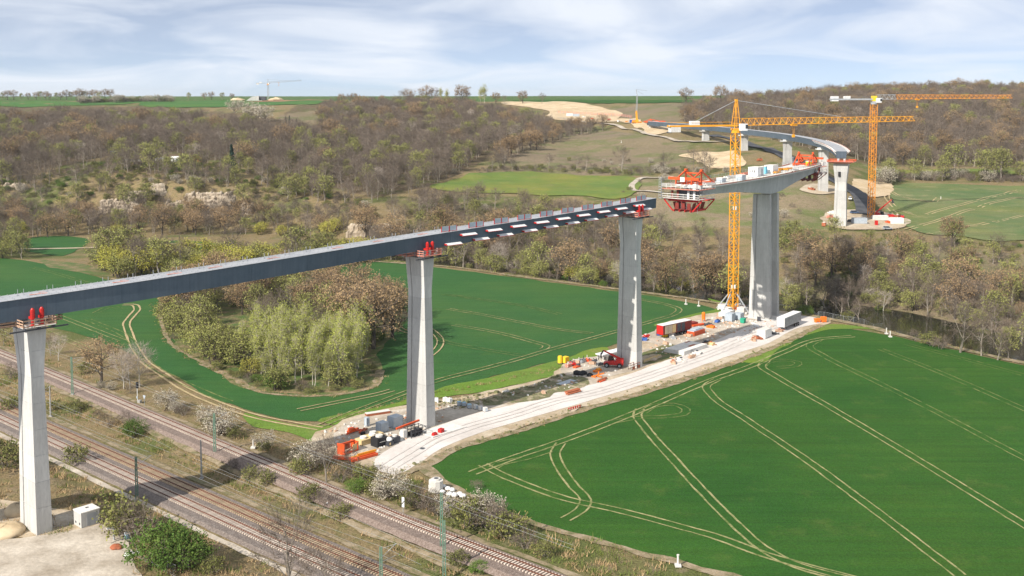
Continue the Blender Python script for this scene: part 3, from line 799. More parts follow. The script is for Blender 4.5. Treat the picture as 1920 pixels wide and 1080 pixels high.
along(0.5 * (qA[:n_] + qB[:n_]), 5.9, None, 1.0, 'track_edge_strip', M_VERGE, .35)
# ================================================================== bridge
M_CONC = mat('pier_concrete', (0.43, 0.425, 0.41), (0.545, 0.54, 0.52), scale=.35, detail=6, lo=.3, hi=.7, stretch=(1, 1, .35), rand=.09, bump=.12, bscale=2.5, fine=.06, streak=.09)
M_CONC2 = mat('deck_concrete', (0.38, 0.40, 0.40), (0.49, 0.505, 0.50), scale=.4, detail=6, lo=.3, hi=.7, rand=.05, stretch=(.6, .6, .3), fine=.06, streak=.12)
M_CONCW = mat('pale_concrete', (0.58, 0.56, 0.52), (0.70, 0.68, 0.64), scale=.8, rand=.08, fine=.05)
M_GROOVE = mat('groove_dark', (0.16, 0.16, 0.16))
M_STEEL = mat('girder_paint', (0.076, 0.106, 0.138), (0.096, 0.126, 0.158), scale=.25, detail=5, rough=.6, rand=.09, spec=.2, fine=.05, streak=.12)
M_STEELTOP = mat('girder_top', (0.30, 0.315, 0.34), (0.38, 0.39, 0.41), scale=.5, rough=.6, rand=.06, fine=.08)
M_RED = mat('red_paint', (0.55, 0.022, 0.018), (0.45, 0.02, 0.018), scale=1.2, rough=.45)
M_ORED = mat('orange_red_paint', (0.72, 0.105, 0.022), (0.58, 0.075, 0.02), scale=.8, rough=.5, rand=.05)
M_DRED = mat('form_dark_red', (0.25, 0.036, 0.026), (0.15, 0.026, 0.022), scale=.7, rough=.6, rand=.1)
M_WHITE = mat('white_paint', (0.80, 0.80, 0.79), (0.70, 0.70, 0.69), scale=.6, rough=.5)
M_WOOD = mat('platform_wood', (0.43, 0.27, 0.175), (0.55, 0.38, 0.27), scale=2.0, rand=.15)
M_WOODR = mat('red_board', (0.50, 0.17, 0.12), (0.60, 0.28, 0.21), scale=2.0, rand=.15)
M_DARK = mat('dark_steel', (0.045, 0.05, 0.06), (0.08, 0.085, 0.095), scale=1.0, rough=.5)
M_GREY = mat('grey_steel', (0.30, 0.32, 0.34), (0.38, 0.40, 0.42), scale=1.0, rough=.5)
M_PANEL = mat('panel_bluegrey', (0.36, 0.42, 0.48), (0.46, 0.51, 0.56), scale=1.0, rough=.5)
M_YEL = mat('crane_yellow', (0.80, 0.36, 0.025), (0.72, 0.31, 0.02), scale=.5, rough=.45)
M_YEL2 = mat('crane_orange', (0.74, 0.29, 0.03), (0.66, 0.25, 0.025), scale=.5, rough=.45)
M_YELLOW = mat('yellow_paint', (0.80, 0.55, 0.03), (0.72, 0.48, 0.03), scale=1)
M_BLUE = mat('blue_paint', (0.05, 0.13, 0.42), (0.04, 0.11, 0.36), scale=1)
M_GLASS = mat('dark_glass', (0.02, 0.025, 0.03), rough=.1, spec=.6)
M_BLACK = mat('black_rubber', (0.02, 0.02, 0.022), rough=.7)

PIER_PX = [(68, 984), (789, 797), (1180, 681), (1432, 594)]
BP = [Vector((*G(a, b, z_).xy, 0)) for (a, b), z_ in zip(PIER_PX, (.6, 0, .8, 0))]
FAR = [(1579, 497), (1545, 573), (1477, 650), (1395, 725), (1323, 797), (1263, 865), (1216, 925)]
BP += [Vector(((px - 960) / FPX * Y, Y, 0)) for px, Y in FAR]
d01 = (BP[1] - BP[0])
CL = [BP[0] - d01 * 1.0 + Vector((-6, 9, 0))] + BP
cl = np.array(catmull([(p.x, p.y) for p in CL], 1.0))
cls = np.concatenate([[0], np.cumsum(np.linalg.norm(np.diff(cl, axis=0), axis=1))])
def cl_at(s):
    x = np.interp(s, cls, cl[:, 0]); y = np.interp(s, cls, cl[:, 1])
    e = 1.5
    t = Vector((np.interp(s + e, cls, cl[:, 0]) - np.interp(s - e, cls, cl[:, 0]), np.interp(s + e, cls, cl[:, 1]) - np.interp(s - e, cls, cl[:, 1]), 0)).normalized()
    return Vector((float(x), float(y), 0)), t, Vector((-t.y, t.x, 0))      # point, along, left (away from the camera side)
def s_of(p):
    k = np.argmin(np.hypot(cl[:, 0] - p.x, cl[:, 1] - p.y)); return float(cls[k])
SP_ = [s_of(p) for p in BP]
def z_fit(samples, off, s0, s1, deg=2):
    """heights of an edge 'off' to the near side of the centre line from where it is seen"""
    ss = np.arange(s0, s1, .5); pts = []
    for s in ss:
        p, t, n = cl_at(s); pts.append((p - n * off))
    S, Z = [], []
    for px, py in samples:
        best = min(range(len(ss)), key=lambda i: abs(PX(pts[i].x, pts[i].y, 43)[0] - px))
        S.append(ss[best]); Z.append(AT(px, py, pts[best].y).z)
    k = np.polyfit(S, Z, deg)
    return lambda s: float(np.polyval(k, s)), (min(S), max(S))
HW = 2.3
S_END = min(np.arange(SP_[2], SP_[3], .25), key=lambda s: abs(PX(*(lambda r: (r[0] - r[2] * HW))(cl_at(s)).xy, 42)[0] - 1231))
ztop, _ = z_fit([(0,566),(100,552),(250,527.5),(480,494),(720,459),(889,428),(1040,400),(1231,373)], HW, 0, SP_[3], 2)
zbot, _ = z_fit([(0,603),(100,590),(250,565),(480,527.5),(640,500),(720,485),(889,450),(1040,420),(1231,392)], HW - .1, 0, SP_[3], 2)
zdk, _ = z_fit([(1322,351),(1435,333.5),(1545,309)], 5.6, SP_[3] - 60, SP_[3] + 60, 2)
def zfar(s):
    S = SP_[4:]; Z = [70 - (y - 180) * Y / 2000 for (px, Y), y in zip(FAR, (283, 268, 250, 241, 236, 231, 227))]
    k = np.polyfit(S, Z, 2); return float(np.polyval(k, s))

# ---- steel box girders, welded from sections
def girder(name, label, s0, s1, zt, dep, seclen):
    p0, t0, n0 = cl_at((s0 + s1) / 2)
    org = Vector((p0.x, p0.y, zt((s0 + s1) / 2) - 3))
    root = thing(name, label, 'bridge girder', org)
    n = max(1, round((s1 - s0) / seclen))
    for i in range(n):
        a, b_ = s0 + (s1 - s0) * i / n + .012, s0 + (s1 - s0) * (i + 1) / n - .012
        rings = []; top = MB(); trs = []
        for j in range(4):
            s = a + (b_ - a) * j / 3
            p, t, nn = cl_at(s); zz = zt(s); d = dep(s)
            R_ = []
            for off, h in ((HW, 0), (HW - .12, -d), (-HW + .12, -d), (-HW, 0)):
                q = p - nn * off; R_.append((q.x - org.x, q.y - org.y, zz + h - org.z))
            rings.append(R_)
            T_ = []
            for off, h in ((HW + .18, .003), (HW + .18, .05), (HW - .55, .05), (HW - .55, .02), (-HW + .55, .02), (-HW + .55, .05), (-HW - .18, .05), (-HW - .18, .003)):
                q = p - nn * off; T_.append((q.x - org.x, q.y - org.y, zz + h - org.z))
            trs.append(T_)
        mb = MB(); mb.loft(rings); sec = mb.build('girder_section', M_STEEL, root)
        top.loft(trs); top.build('top_flange', M_STEELTOP, sec)
    return root, org
depn = lambda s: max(2.2, ztop(s) - zbot(s))
gN, oN = girder('steel_girder', 'long blue-grey steel box girder carried by the three slender near piers', SP_[0] - 70, S_END, ztop, depn, 12.0)
gF, oF = girder('steel_girder', 'curved grey steel box girder climbing to the far hillside', SP_[4] + 2, SP_[-1] + 6, zfar, lambda s: 3.3, 12.0)

def frame_at(s, off, z):
    p, t, nn = cl_at(s); q = p - nn * off
    return Vector((q.x, q.y, z)), t, nn
def s_px(px, off, lo, hi, z=42):
    ss = np.arange(lo, hi, .25)
    return float(min(ss, key=lambda s: abs(PX(*(frame_at(s, off, z)[0]))[0] - px)))
# ledges on the web near the free end: white boards on red brackets
lm = MB(); lm.loft([[(-2.2, 0, .17), (-2.2, -.85, -.2), (-2.2, -.85, -.26), (-2.2, 0, .11)], [(2.2, 0, .17), (2.2, -.85, -.2), (2.2, -.85, -.26), (2.2, 0, .11)]]); me_l = lm.mesh('ledge', M_WHITE)
lb = MB()
for x in (-2.0, 0, 2.0):
    lb.beam((x, -.8, -.3), (x, 0, -.1), .1, .08)
lb.box((0, -.86, -.3), (4.5, .07, .08)); lb.box((-2.26, -.43, -.05), (.08, .9, .3)); me_b = lb.mesh('bracket', M_RED)
for row, pts in enumerate([[(879,438.7),(927,430),(973,422),(1016,414),(1056,407),(1095,400),(1132,394),(1166,388),(1199,382)],
                           [(852,458),(903,448.7),(949,439.7),(994,431),(1035,423),(1075,416),(1110,409),(1148,402.7),(1181,397),(1213,391)]]):
    for px, py in pts:
        s = s_px(px, HW + .4, SP_[1], SP_[3])
        fr = .33 if row == 0 else .86
        q, t, nn = frame_at(s, HW - .05 if row == 0 else HW - .12, ztop(s) - fr * depn(s))
        a = math.atan2(t.y, t.x)
        o = put('ledge', me_l, gN, q - oN, a); put('bracket', me_b, o)
# barrier panels standing on the top flange
pm = MB()
for x in (-1.08, 1.08): pm.box((x, 0, .72), (1.9, .07, 1.0))
me_p = pm.mesh('barrier_panel', M_PANEL)
fm = MB()
for x in (-2.12, -.06, .06, 2.12): fm.box((x, 0, .62), (.12, .12, 1.24))
fm.box((0, .02, .14), (4.3, .1, .1)); me_f = fm.mesh('panel_frame', M_RED)
for px in (843, 893, 940, 984, 1026, 1065, 1103, 1138, 1173, 1203):
    s = s_px(px, HW - .2, SP_[1], SP_[3]); q, t, nn = frame_at(s, HW - .3, ztop(s) + .05)
    o = put('barrier_panel', me_p, gN, q - oN, math.atan2(t.y, t.x)); put('panel_frame', me_f, o)
# lifting posts in pairs and red paint marks on the top
ps = MB()
for x in (-.45, .45): ps.box((x, 0, .5), (.07, .07, 1.0)); ps.box((x, 0, .03), (.3, .3, .06))
me_post = ps.mesh('post_pair', M_GREY)
rm = MB(); rm.box((0, 0, 0), (4.5, .5, .012)); rm.box((1.0, 1.2, 0), (3.0, .3, .012)); me_mark = rm.mesh('paint_mark', M_WOODR)
for px in (-14, 38, 94, 146, 197, 245, 292, 336, 378, 420, 460, 500, 540, 580, 620, 660, 700, 740, 780, 820):
    s = s_px(px, -.6, 0, SP_[2]); q, t, nn = frame_at(s, -.9, ztop(s) + .02)
    put('post_pair', me_post, gN, q - oN, math.atan2(t.y, t.x))
for px in (82, 235, 335, 412, 520, 640, 716, 800):
    s = s_px(px, .3, 0, SP_[2]); q, t, nn = frame_at(s, .2, ztop(s) + .031)
    put('paint_mark', me_mark, gN, q - oN, math.atan2(t.y, t.x))
stud = MB()
for s in np.arange(SP_[0] - 40, S_END - 1, 1.1):
    for off in (-HW + .2, HW - .2, 0.9, -.9):
        q, t, nn = frame_at(s, off, ztop(s) + (.05 if abs(off) > 1.5 else .02)); stud.box((q.x - oN.x, q.y - oN.y, q.z - oN.z + .09), (.08, .08, .15))
o = stud.build('shear_studs', M_GREY, gN); o['kind'] = 'stuff'
# far girder: white cantilever brackets at its free end
cbm = MB(); cbm.beam((0, 0, 0), (0, -1.7, .45), .5, .22); cbm.beam((0, 0, -1.3), (0, -1.5, .3), .25, .15); me_cb = cbm.mesh('bracket', M_WHITE)
cbr = MB(); cbr.box((0, -1.72, .42), (.9, .1, .5)); me_cbr = cbr.mesh('bracket_end', M_WOODR)
for s in np.arange(SP_[4] + 4, SP_[5] + 12, 4.2):
    for sd_ in (1, -1):
        q, t, nn = frame_at(s, HW * sd_, zfar(s) - .35)
        o = put('bracket', me_cb, gF, q - oF, math.atan2(t.y, t.x) + (0 if sd_ > 0 else math.pi)); put('bracket_end', me_cbr, o)
for px, dz in ((1461, 0),):
    mb = MB(); s = s_px(1467, HW, SP_[5], SP_[7]); q, t, nn = frame_at(s, HW + .1, zfar(s) - 2.2)
    mb.box((0, -.35, 0), (4.5, .7, 2.2)); mb.build('work_cage', mat('tarp_blue', (0.12, 0.42, 0.62)), gF, q - oF, math.atan2(t.y, t.x))
    mb = MB(); mb.box((0, -.35, 0), (3.0, .7, 2.0)); q, t, nn = frame_at(s - 7, HW + .1, zfar(s) - 2.4); mb.build('work_cage', M_WHITE, gF, q - oF, math.atan2(t.y, t.x))

# ---- piers in concrete lifts
def pier_ring(wx, wy, z, groove=True):
    hx, hy = wx / 2, wy / 2
    g = hy - wy * .24; gw = .16; gd = .22
    if not groove:
        return [(-hx, -hy, z), (hx, -hy, z), (hx, hy, z), (-hx, hy, z)]
    return [(-hx, -hy, z), (hx, -hy, z), (hx, g - gw, z), (hx - gd, g - gw, z), (hx - gd, g + gw, z), (hx, g + gw, z), (hx, hy, z),
            (-hx, hy, z), (-hx, g + gw, z), (-hx + gd, g + gw, z), (-hx + gd, g - gw, z), (-hx, g - gw, z)]
def pier(loc, head, H, base, mid, top, flare, label, lift=4.4, groove=True, window=False, cat='bridge pier', group=None, name='bridge_pier'):
    root = thing(name, label, cat, loc, head, group)
    zf = H - flare
    def dims(z):
        if z <= zf:
            k = z / max(zf, .1); return base[0] + (mid[0] - base[0]) * k, base[1] + (mid[1] - base[1]) * k
        k = (z - zf) / flare; k = k * k * (3 - 2 * k) * .55 + k * .45
        return mid[0] + (top[0] - mid[0]) * k, mid[1] + (top[1] - mid[1]) * k
    n = max(1, round(H / lift)); zs = [H * i / n for i in range(n + 1)]
    for i in range(n):
        a, b_ = zs[i] + (.03 if i else -.6), zs[i + 1] - .03
        rings = []
        for k in range(5 if b_ > zf else 2):
            z = a + (b_ - a) * k / (4 if b_ > zf else 1); rings.append(pier_ring(*dims(max(z, 0)), z, groove))
        mb = MB(); mb.loft(rings)
        if i < n - 1:
            w_ = dims(zs[i + 1]); mb.loft([pier_ring(w_[0] - .1, w_[1] - .1, b_, False), pier_ring(w_[0] - .1, w_[1] - .1, b_ + .06, False)])
        mb.build('shaft_lift', M_CONC, root)
    return root
HEADS = [47, 48, 49, 51]
LBL = ['slender grey concrete pier beside the railway, closest to the camera', 'tall concrete pier standing at the curve of the white haul road', 'tall concrete pier with the red telehandler at its foot']
for i in range(3):
    s = SP_[i]; H = zbot(s) - 1.0 - .1
    gp = BP[i]
    pier((gp.x, gp.y, .1), R(HEADS[i]), H, (2.5, 6.4), (2.05, 5.0), (3.1, 5.5), 8.5, LBL[i])
# main pier: two parallel walls under the concrete deck
s4 = SP_[3]; p4, t4, n4 = cl_at(s4); a4 = math.atan2(t4.y, t4.x)
ZD4 = zdk(s4); DEP4 = 5.9
rt = thing('bridge_pier', 'massive twin-walled concrete pier carrying the cantilevered concrete deck', 'bridge pier', (p4.x, p4.y, .1), a4)
for k, xo in enumerate((-3.2, 3.4)):
    H = ZD4 - DEP4 - .35; n = 9
    for i in range(n):
        a, b_ = H * i / n + (.03 if i else -.6), H * (i + 1) / n - .03
        wd = lambda z: 6.9 - 1.5 * min(z / H, 1)
        hx = lambda z: 1.75 - .4 * min(z / H, 1)
        mb = MB(); mb.loft([[(x + xo, y, z) for x, y, z in pier_ring(hx(z), wd(z), z)] for z in (a, b_)])
        if i < n - 1: mb.loft([[(x + xo, y, z) for x, y, z in pier_ring(hx(b_) - .1, wd(b_) - .1, z, False)] for z in (b_, b_ + .06)])
        mb.build('shaft_lift', M_CONC, rt)
mb = MB(); mb.box((0, 0, -.1), (11, 10, .5)); mb.build('footing', M_CONCW, rt)
# far piers
FARP = [(1579, 497, 'pale flared pier with a dark window, topped by an orange platform'), (1545, 573, 'pier partly hidden behind the flared pier with the dark window'), (1477, 650, 'square pier rising beside the dark asphalt road'),
        (1395, 725, 'pier on the slope just behind the yellow crane mast'), (1323, 797, 'short pier on the brown slope, second from the far abutment'), (1263, 865, 'stubby pier closest to the far abutment')]
for i, (px, Y, lb_) in enumerate(FARP):
    s = SP_[4 + i]; p, t, nn = cl_at(s); zg = float(Tm([p.x], [p.y])[0])
    top = zfar(s) - 3.3 - (2.1 if i == 0 else .9)
    H = top - zg + .3
    a = math.atan2(t.y, t.x)
    if i == 0:
        rp = pier((p.x, p.y, zg - .3), a - R(12), H, (3.1, 5.8), (2.6, 5.0), (4.3, 6.7), min(10, H * .35), lb_)
        mb = MB(); mb.box((-1.75, .5, H - 5.0), (.9, 1.1, 2.2)); mb.build('window', M_BLACK, rp)
    else:
        pier((p.x, p.y, zg - .3), a, H, (3.0, 5.0), (2.7, 4.6), (3.4, 5.2), min(5, H * .4), lb_)
    if i > 0:
        mb = MB(); mb.box((0, 0, 0), (6.0, 8.0, .35)); mb.box((0, -4.05, .6), (6, .08, .9)); mb.box((-3.0, 0, .6), (.08, 8, .9))
        tg = thing('work_platform', ['white work platform on the pier behind the flared pier', 'white and blue work platform on the pier by the asphalt road', 'white work platform on the pier behind the crane mast',
                   'red and white work platform on the second pier from the far abutment', 'small red work platform on the stubby pier by the far abutment'][i - 1], 'work platform', (p.x, p.y, top + .05), a)
        mb.build('deck_board', M_WHITE if i < 4 else M_CONCW, tg)
        mb = MB(); mb.box((-1.5, -2.6, .95), (.7, .7, 1.1)); mb.box((.0, -2.6, .95), (.7, .7, 1.1)); mb.build('bearing_block', M_RED, tg)
# far abutment
p, t, nn = cl_at(SP_[-1] + 6); zg = float(Tm([p.x], [p.y])[0]); a = math.atan2(t.y, t.x)
ab = thing('bridge_abutment', 'concrete abutment with a red steel frame where the far girder meets the hillside', 'abutment', (p.x, p.y, zg), a)
mb = MB(); mb.box((4, 0, (zfar(SP_[-1]) - zg) / 2 - 1), (8, 13, zfar(SP_[-1]) - zg + 2)); mb.build('abutment_wall', M_CONCW, ab)
mb = MB()
for y in (-5, 5):
    mb.beam((-4, y, 5), (14, y, 5.6), .5, .7); mb.beam((2, y, 3), (2, y, 7.5), .4); mb.beam((-4, y, 5), (2, y, 7.5), .3); mb.beam((10, y, 5.5), (2, y, 7.5), .3)
mb.beam((2, -5, 7), (2, 5, 7), .4); mb.build('steel_frame', M_ORED, ab)

# ---- work platforms and jacks on the near piers
rp_ = MB(); rp_.box((0, 0, .52), (.09, .09, 1.25)); me_rp = [rp_.mesh('railing_post', M_WOOD), rp_.mesh('railing_post', M_GREY)]
PLB = ['wooden work platform with railings on the closest pier', 'wooden work platform with railings on the pier by the road curve', 'red-edged work platform on the pier with the telehandler']
JLB = ['hydraulic jack, %s of the red pair on the closest pier', 'hydraulic jack, %s of the red pair on the pier by the road curve', 'hydraulic jack, %s of the red pair on the pier above the telehandler']
for i in range(3):
    s = SP_[i]; gp = BP[i]; zt_ = zbot(s) - 1.0; hd = R(HEADS[i])
    w_ = thing('work_platform', PLB[i], 'work platform', (gp.x, gp.y, zt_), hd)
    mw_ = M_WOOD if i == 0 else M_WOODR
    LX, LY = 2.6, 4.1
    mb = MB()
    for x in (-LX + .3, LX - .3, 0): mb.box((x, 0, -.32), (.22, 2 * LY, .3))
    for y in (-LY + .3, LY - .3): mb.box((0, y, -.52), (2 * LX + 4, .2, .22))
    mb.build('support_beam', M_DARK, w_)
    k = 0
    for x0, x1, y0, y1 in ((-LX, LX, -LY, -2.75), (-LX, LX, 2.75, LY), (-LX, -1.75, -2.7, 2.7), (1.75, LX, -2.7, 2.7), (LX + .05, LX + 2.2, -1.2, LY), (-LX - 2.2, -LX - .05, -1.2, LY)):
        n = max(1, int((y1 - y0) / .7))
        for j in range(n):
            ya, yb = y0 + (y1 - y0) * j / n, y0 + (y1 - y0) * (j + 1) / n - .03
            b2 = MB(); b2.box(((x0 + x1) / 2, (ya + yb) / 2, -.1 + .012 * (k % 2)), (x1 - x0, yb - ya, .07)); b2.build('plank', mw_ if (k + i) % 5 else M_CONCW, w_); k += 1
    # railings: posts and three boards on each side
    def rail(p, q):
        L_ = math.hypot(q[0] - p[0], q[1] - p[1]); n = max(1, round(L_ / 1.5))
        for j in range(n + 1):
            x = p[0] + (q[0] - p[0]) * j / n; y = p[1] + (q[1] - p[1]) * j / n
            o = put('railing_post', me_rp[i > 0], w_, (x, y, 0))
        for h in (.12, .55, 1.02):
            b3 = MB(); b3.beam((p[0], p[1], h), (q[0], q[1], h), .05, .17); b3.build('railing_board', mw_, w_)
    for p, q in (((-LX, -LY), (LX, -LY)), ((LX, -LY), (LX, -1.3)), ((-LX, -LY), (-LX, -1.3)), ((LX, LY), (-LX, LY)), ((LX + 2.2, -1.2), (LX + 2.2, LY)), ((-LX - 2.2, -1.2), (-LX - 2.2, LY)),
                 ((LX, -1.2), (LX + 2.2, -1.2)), ((-LX - 2.2, -1.2), (-LX, -1.2)), ((LX, LY), (LX + 2.2, LY)), ((-LX - 2.2, LY), (-LX, LY))): rail(p, q)
    mb = MB(); mb.box((0, 0, .42), (1.6, 3.2, .9)); mb.box((1.2, -1.6, .3), (.7, .7, .6)); mb.build('bearing_block', M_CONC2, w_)
    ca_, sa_ = math.cos(hd), math.sin(hd)
    for j, xo in enumerate((-.72, .72)):
        x, y = xo, -(HW + .85)
        jk = thing('hydraulic_jack', JLB[i] % ('the left' if j == 0 else 'the right'), 'hydraulic jack', (gp.x + x * ca_ - y * sa_, gp.y + x * sa_ + y * ca_, zt_ - .05), hd)
        mb = MB(); mb.tube((0, 0, 0), (0, 0, 1.2), .26, n=10); mb.box((0, 0, .05), (.8, .8, .1)); mb.build('base', M_RED, jk)
        mb = MB()
        for q in range(4): mb.tube((0, 0, 1.2 + q * .36), (0, 0, 1.5 + q * .36), .36, n=10); mb.tube((0, 0, 1.5 + q * .36), (0, 0, 1.56 + q * .36), .27, n=10)
        mb.tube((0, 0, 2.64), (0, 0, 2.85), .28, .16, n=10); mb.build('cylinder_body', M_RED, jk)
        mb = MB(); mb.box((0, .75, 1.25), (.42, 1.3, .4)); mb.build('arm', M_RED, jk)
# orange platform on the flared far pier
s = SP_[4]; p, t, nn = cl_at(s); a = math.atan2(t.y, t.x) - R(12); zt_ = zfar(s) - 5.3
w_ = thing('work_platform', 'wide orange work platform on the flared pier with the dark window', 'work platform', (p.x, p.y, zt_), a)
mb = MB(); mb.loft([[(-3.6, -4.6, 0), (3.6, -4.6, 0), (3.6, 4.6, 0), (-3.6, 4.6, 0)], [(-4.6, -6.0, .7), (4.6, -6.0, .7), (4.6, 6.0, .7), (-4.6, 6.0, .7)]]); mb.build('tray', M_WOODR, w_)
mb = MB()
for x, y, lx, ly in ((-4.55, 0, .08, 11.9), (4.55, 0, .08, 11.9), (0, -5.95, 9, .08), (0, 5.95, 9, .08)):
    for h in (1.0, 1.5): mb.box((x, y, h), (lx, ly, .2))
for x in (-4.5, 0, 4.5):
    for y in (-5.9, -3, 0, 3, 5.9):
        if abs(x) > 1 or abs(y) > 5: mb.box((x, y, 1.2), (.1, .1, 1.1))
mb.build('railing', M_ORED, w_)
mb = MB()
for y in (-1.4, 1.4): mb.box((0, y, 1.35), (1.6, .9, 1.3))
mb.build('bearing_block', M_CONC2, w_)

# ---- concrete cantilever deck
SL, SR = s4 - 49, s4 + 42
pm_, _, _ = cl_at(s4)
oC = Vector((pm_.x, pm_.y, ZD4 - 6))
dk = thing('cantilever_deck', 'variable-depth concrete box deck balanced on the twin-walled pier', 'bridge deck', oC)
def depth(s):
    d = abs(s - s4); return 2.75 + (DEP4 - 2.75) * max(0, 1 - max(d - 4, 0) / 40) ** 1.7
segs = np.linspace(SL, SR, 19)
for a, b_ in zip(segs[:-1], segs[1:]):
    r1, r2 = [], []
    for s in (a + .01, b_ - .01):
        p, t, nn = cl_at(s); z = zdk(s); d = depth(s)
        r1.append([tuple((p - nn * o_) + Vector((0, 0, z + h)) - oC) for o_, h in ((3.3, -.58), (2.9, -d), (-2.9, -d), (-3.3, -.58))])
        r2.append([tuple((p - nn * o_) + Vector((0, 0, z + h)) - oC) for o_, h in ((5.6, 0), (5.6, -.3), (3.4, -.56), (-3.4, -.56), (-5.6, -.3), (-5.6, 0))])
    mb = MB(); mb.loft(r1); sg = mb.build('box_segment', M_CONC2, dk)
    mb = MB(); mb.loft(r2); mb.build('deck_slab', M_CONCW, sg)
# edge formwork rails, rebar, kerb boards lying on the deck
for off in (5.52, -5.52):
    for k, (a, b_) in enumerate(zip(segs[:-1], segs[1:])):
        (q1, t, _), (q2, _, _) = frame_at(a + .1, off, zdk(a)), frame_at(b_ - .1, off, zdk(b_))
        mb = MB(); mb.beam(q1 - oC + Vector((0, 0, .16)), q2 - oC + Vector((0, 0, .16)), .12, .3); mb.build('edge_board', M_WOODR if k % 3 else M_WOOD, dk)
        mb = MB()
        for f in (0, .5): qq = q1.lerp(q2, f) - oC; mb.box((qq.x, qq.y, qq.z + .8), (.07, .07, 1.1))
        mb.beam(q1 - oC + Vector((0, 0, 1.25)), q2 - oC + Vector((0, 0, 1.25)), .06); mb.beam(q1 - oC + Vector((0, 0, .8)), q2 - oC + Vector((0, 0, .8)), .06); mb.build('guard_rail', M_GREY, dk)

# ---- form travellers at both tips
def traveller(s, sign, label):
    p, t, nn = cl_at(s); t = t * sign; a = math.atan2(t.y, t.x); z = zdk(s)
    r = thing('form_traveller', label, 'form traveller', (p.x, p.y, z), a)      # local x points out over the gap
    ny = -sign                                                                # near side in local y
    for k, y in enumerate((-3.4, 3.4)):
        mb = MB()
        A, B_, C, D, E = (-6.5, y, .9), (0, y, 5.6), (5.2, y, 2.6), (0, y, .9), (-6.5, y, .5)
        mb.beam((-7, y, .7), (5.6, y, .9), .5, .6); mb.beam(A, B_, .42, .42); mb.beam(B_, C, .42, .42); mb.beam(D, B_, .45, .45); mb.beam(D, C, .35, .35)
        mb.box((0, y, 5.7), (.9, .8, .8)); mb.box((-6.6, y, .7), (.9, .8, 1.2)); mb.box((0, y, .45), (1.0, .9, .9))
        mb.beam((5.3, y, 2.7), (5.3, y, .6), .35, .35)
        mb.build('truss_frame', M_ORED, r)
    mb = MB(); mb.box((5.2, 0, 2.9), (.9, 13.2, .9)); mb.build('front_beam', M_ORED, r)
    mb = MB(); mb.box((0, 0, 4.6), (.35, 7, .4)); mb.beam((0, -3.4, 1), (0, 3.4, 4.6), .2); mb.beam((0, 3.4, 1), (0, -3.4, 4.6), .2); mb.box((-6.4, 0, .95), (.4, 7, .4)); mb.build('cross_frame', M_ORED, r)
    mb = MB()
    for y in (-6, -3.4, -1.2, 1.2, 3.4, 6):
        mb.tube((5.2, y, 2.5), (5.2, y, -5.6), .05, n=5); mb.tube((-.6, y, .6), (-.6, y, -4.6), .05, n=5)
    mb.build('hanger_rod', M_GREY, r)
    mb = MB()
    for x, y, dx_, dy_ in ((2.4, -7.6, 8, 1.3), (2.4, 7.6, 8, 1.3), (6.4, 0, 1.5, 16)): mb.box((x, y, -.55), (dx_, dy_, .14))
    mb.build('upper_walkway', M_WOODR, r)
    mb = MB()
    for h in (.0, .45, .9):
        for y in (-8.2, 8.2): mb.beam((-1.6, y, h), (7.1, y, h), .06, .12)
        mb.beam((7.1, -8.2, h), (7.1, 8.2, h), .06, .12)
    for y in np.linspace(-8.2, 8.2, 9): mb.box((7.1, y, .2), (.08, .08, 1.5))
    for x in np.linspace(-1.6, 7.1, 6):
        for y in (-8.2, 8.2): mb.box((x, y, .2), (.08, .08, 1.5))
    mb.build('upper_railing', M_WHITE, r)
    mb = MB()
    for x0, x1 in ((-1.0, 1.0), (1.5, 3.4), (3.9, 5.6)):
        for sg_ in (-1, 1):
            mb.loft([[(x0, sg_ * 3.6, -4.9), (x1, sg_ * 3.6, -4.9), (x1, sg_ * 3.5, -4.95), (x0, sg_ * 3.5, -4.95)], [(x0, sg_ * 4.5, -3.4), (x1, sg_ * 4.5, -3.4), (x1, sg_ * 4.4, -3.45), (x0, sg_ * 4.4, -3.45)]])
    mb.box((2.3, 0, -4.9), (6.4, 7.0, .12))
    for y in (-2.6, 0, 2.6): mb.box((5.6, y, -4.2), (.12, 1.5, 1.4))
    mb.build('form_basket', M_DRED, r)
    mb = MB()
    for y in (-3.6, -1.2, 1.2, 3.6): mb.beam((-1.6, y, -5.15), (6.2, y, -5.15), .3, .45)
    for x in (-1.0, 5.6): mb.beam((x, -6.4, -2.95), (x, 6.4, -2.95), .4, .5)
    for x in (-1.1, 5.8):
        for sg_ in (-1, 1): mb.beam((x, sg_ * 8.2, -2.9), (x, sg_ * 4.3, -5.2), .28, .28); mb.beam((x, sg_ * 4.0, -2.8), (x, sg_ * 8.3, -2.8), .28, .3)
    mb.build('lower_beam', M_RED if sign < 0 else M_DRED, r)
    mb = MB()
    for sg_ in (-1, 1):
        mb.box((2.4, sg_ * 7.4, -2.55), (8.5, 1.5, .1)); mb.beam((-1.6, sg_ * 8.1, -1.6), (6.6, sg_ * 8.1, -1.6), .06, .12); mb.beam((-1.6, sg_ * 8.1, -2.1), (6.6, sg_ * 8.1, -2.1), .06, .12)
    mb.box((6.4, 0, -2.55), (1.2, 14.8, .1)); mb.beam((6.95, -8, -1.6), (6.95, 8, -1.6), .06, .12); mb.beam((6.95, -8, -2.1), (6.95, 8, -2.1), .06, .12)
    for y in np.linspace(-8, 8, 8): mb.box((6.95, y, -2.0), (.08, .08, 1.0))
    mb.build('lower_walkway', M_CONCW, r)
    mb = MB(); mb.box((3.0, 0, -1.75), (5.0, 5.6, 2.2)); mb.build('inner_form', M_DARK, r)
    for y in (-4.6, -2.2, 2.4, 4.9):
        mb = MB(); mb.box((5.75, y, -1.7), (.14, .9, 1.6)); mb.build('form_panel', M_WHITE if y > 0 else M_DRED, r)
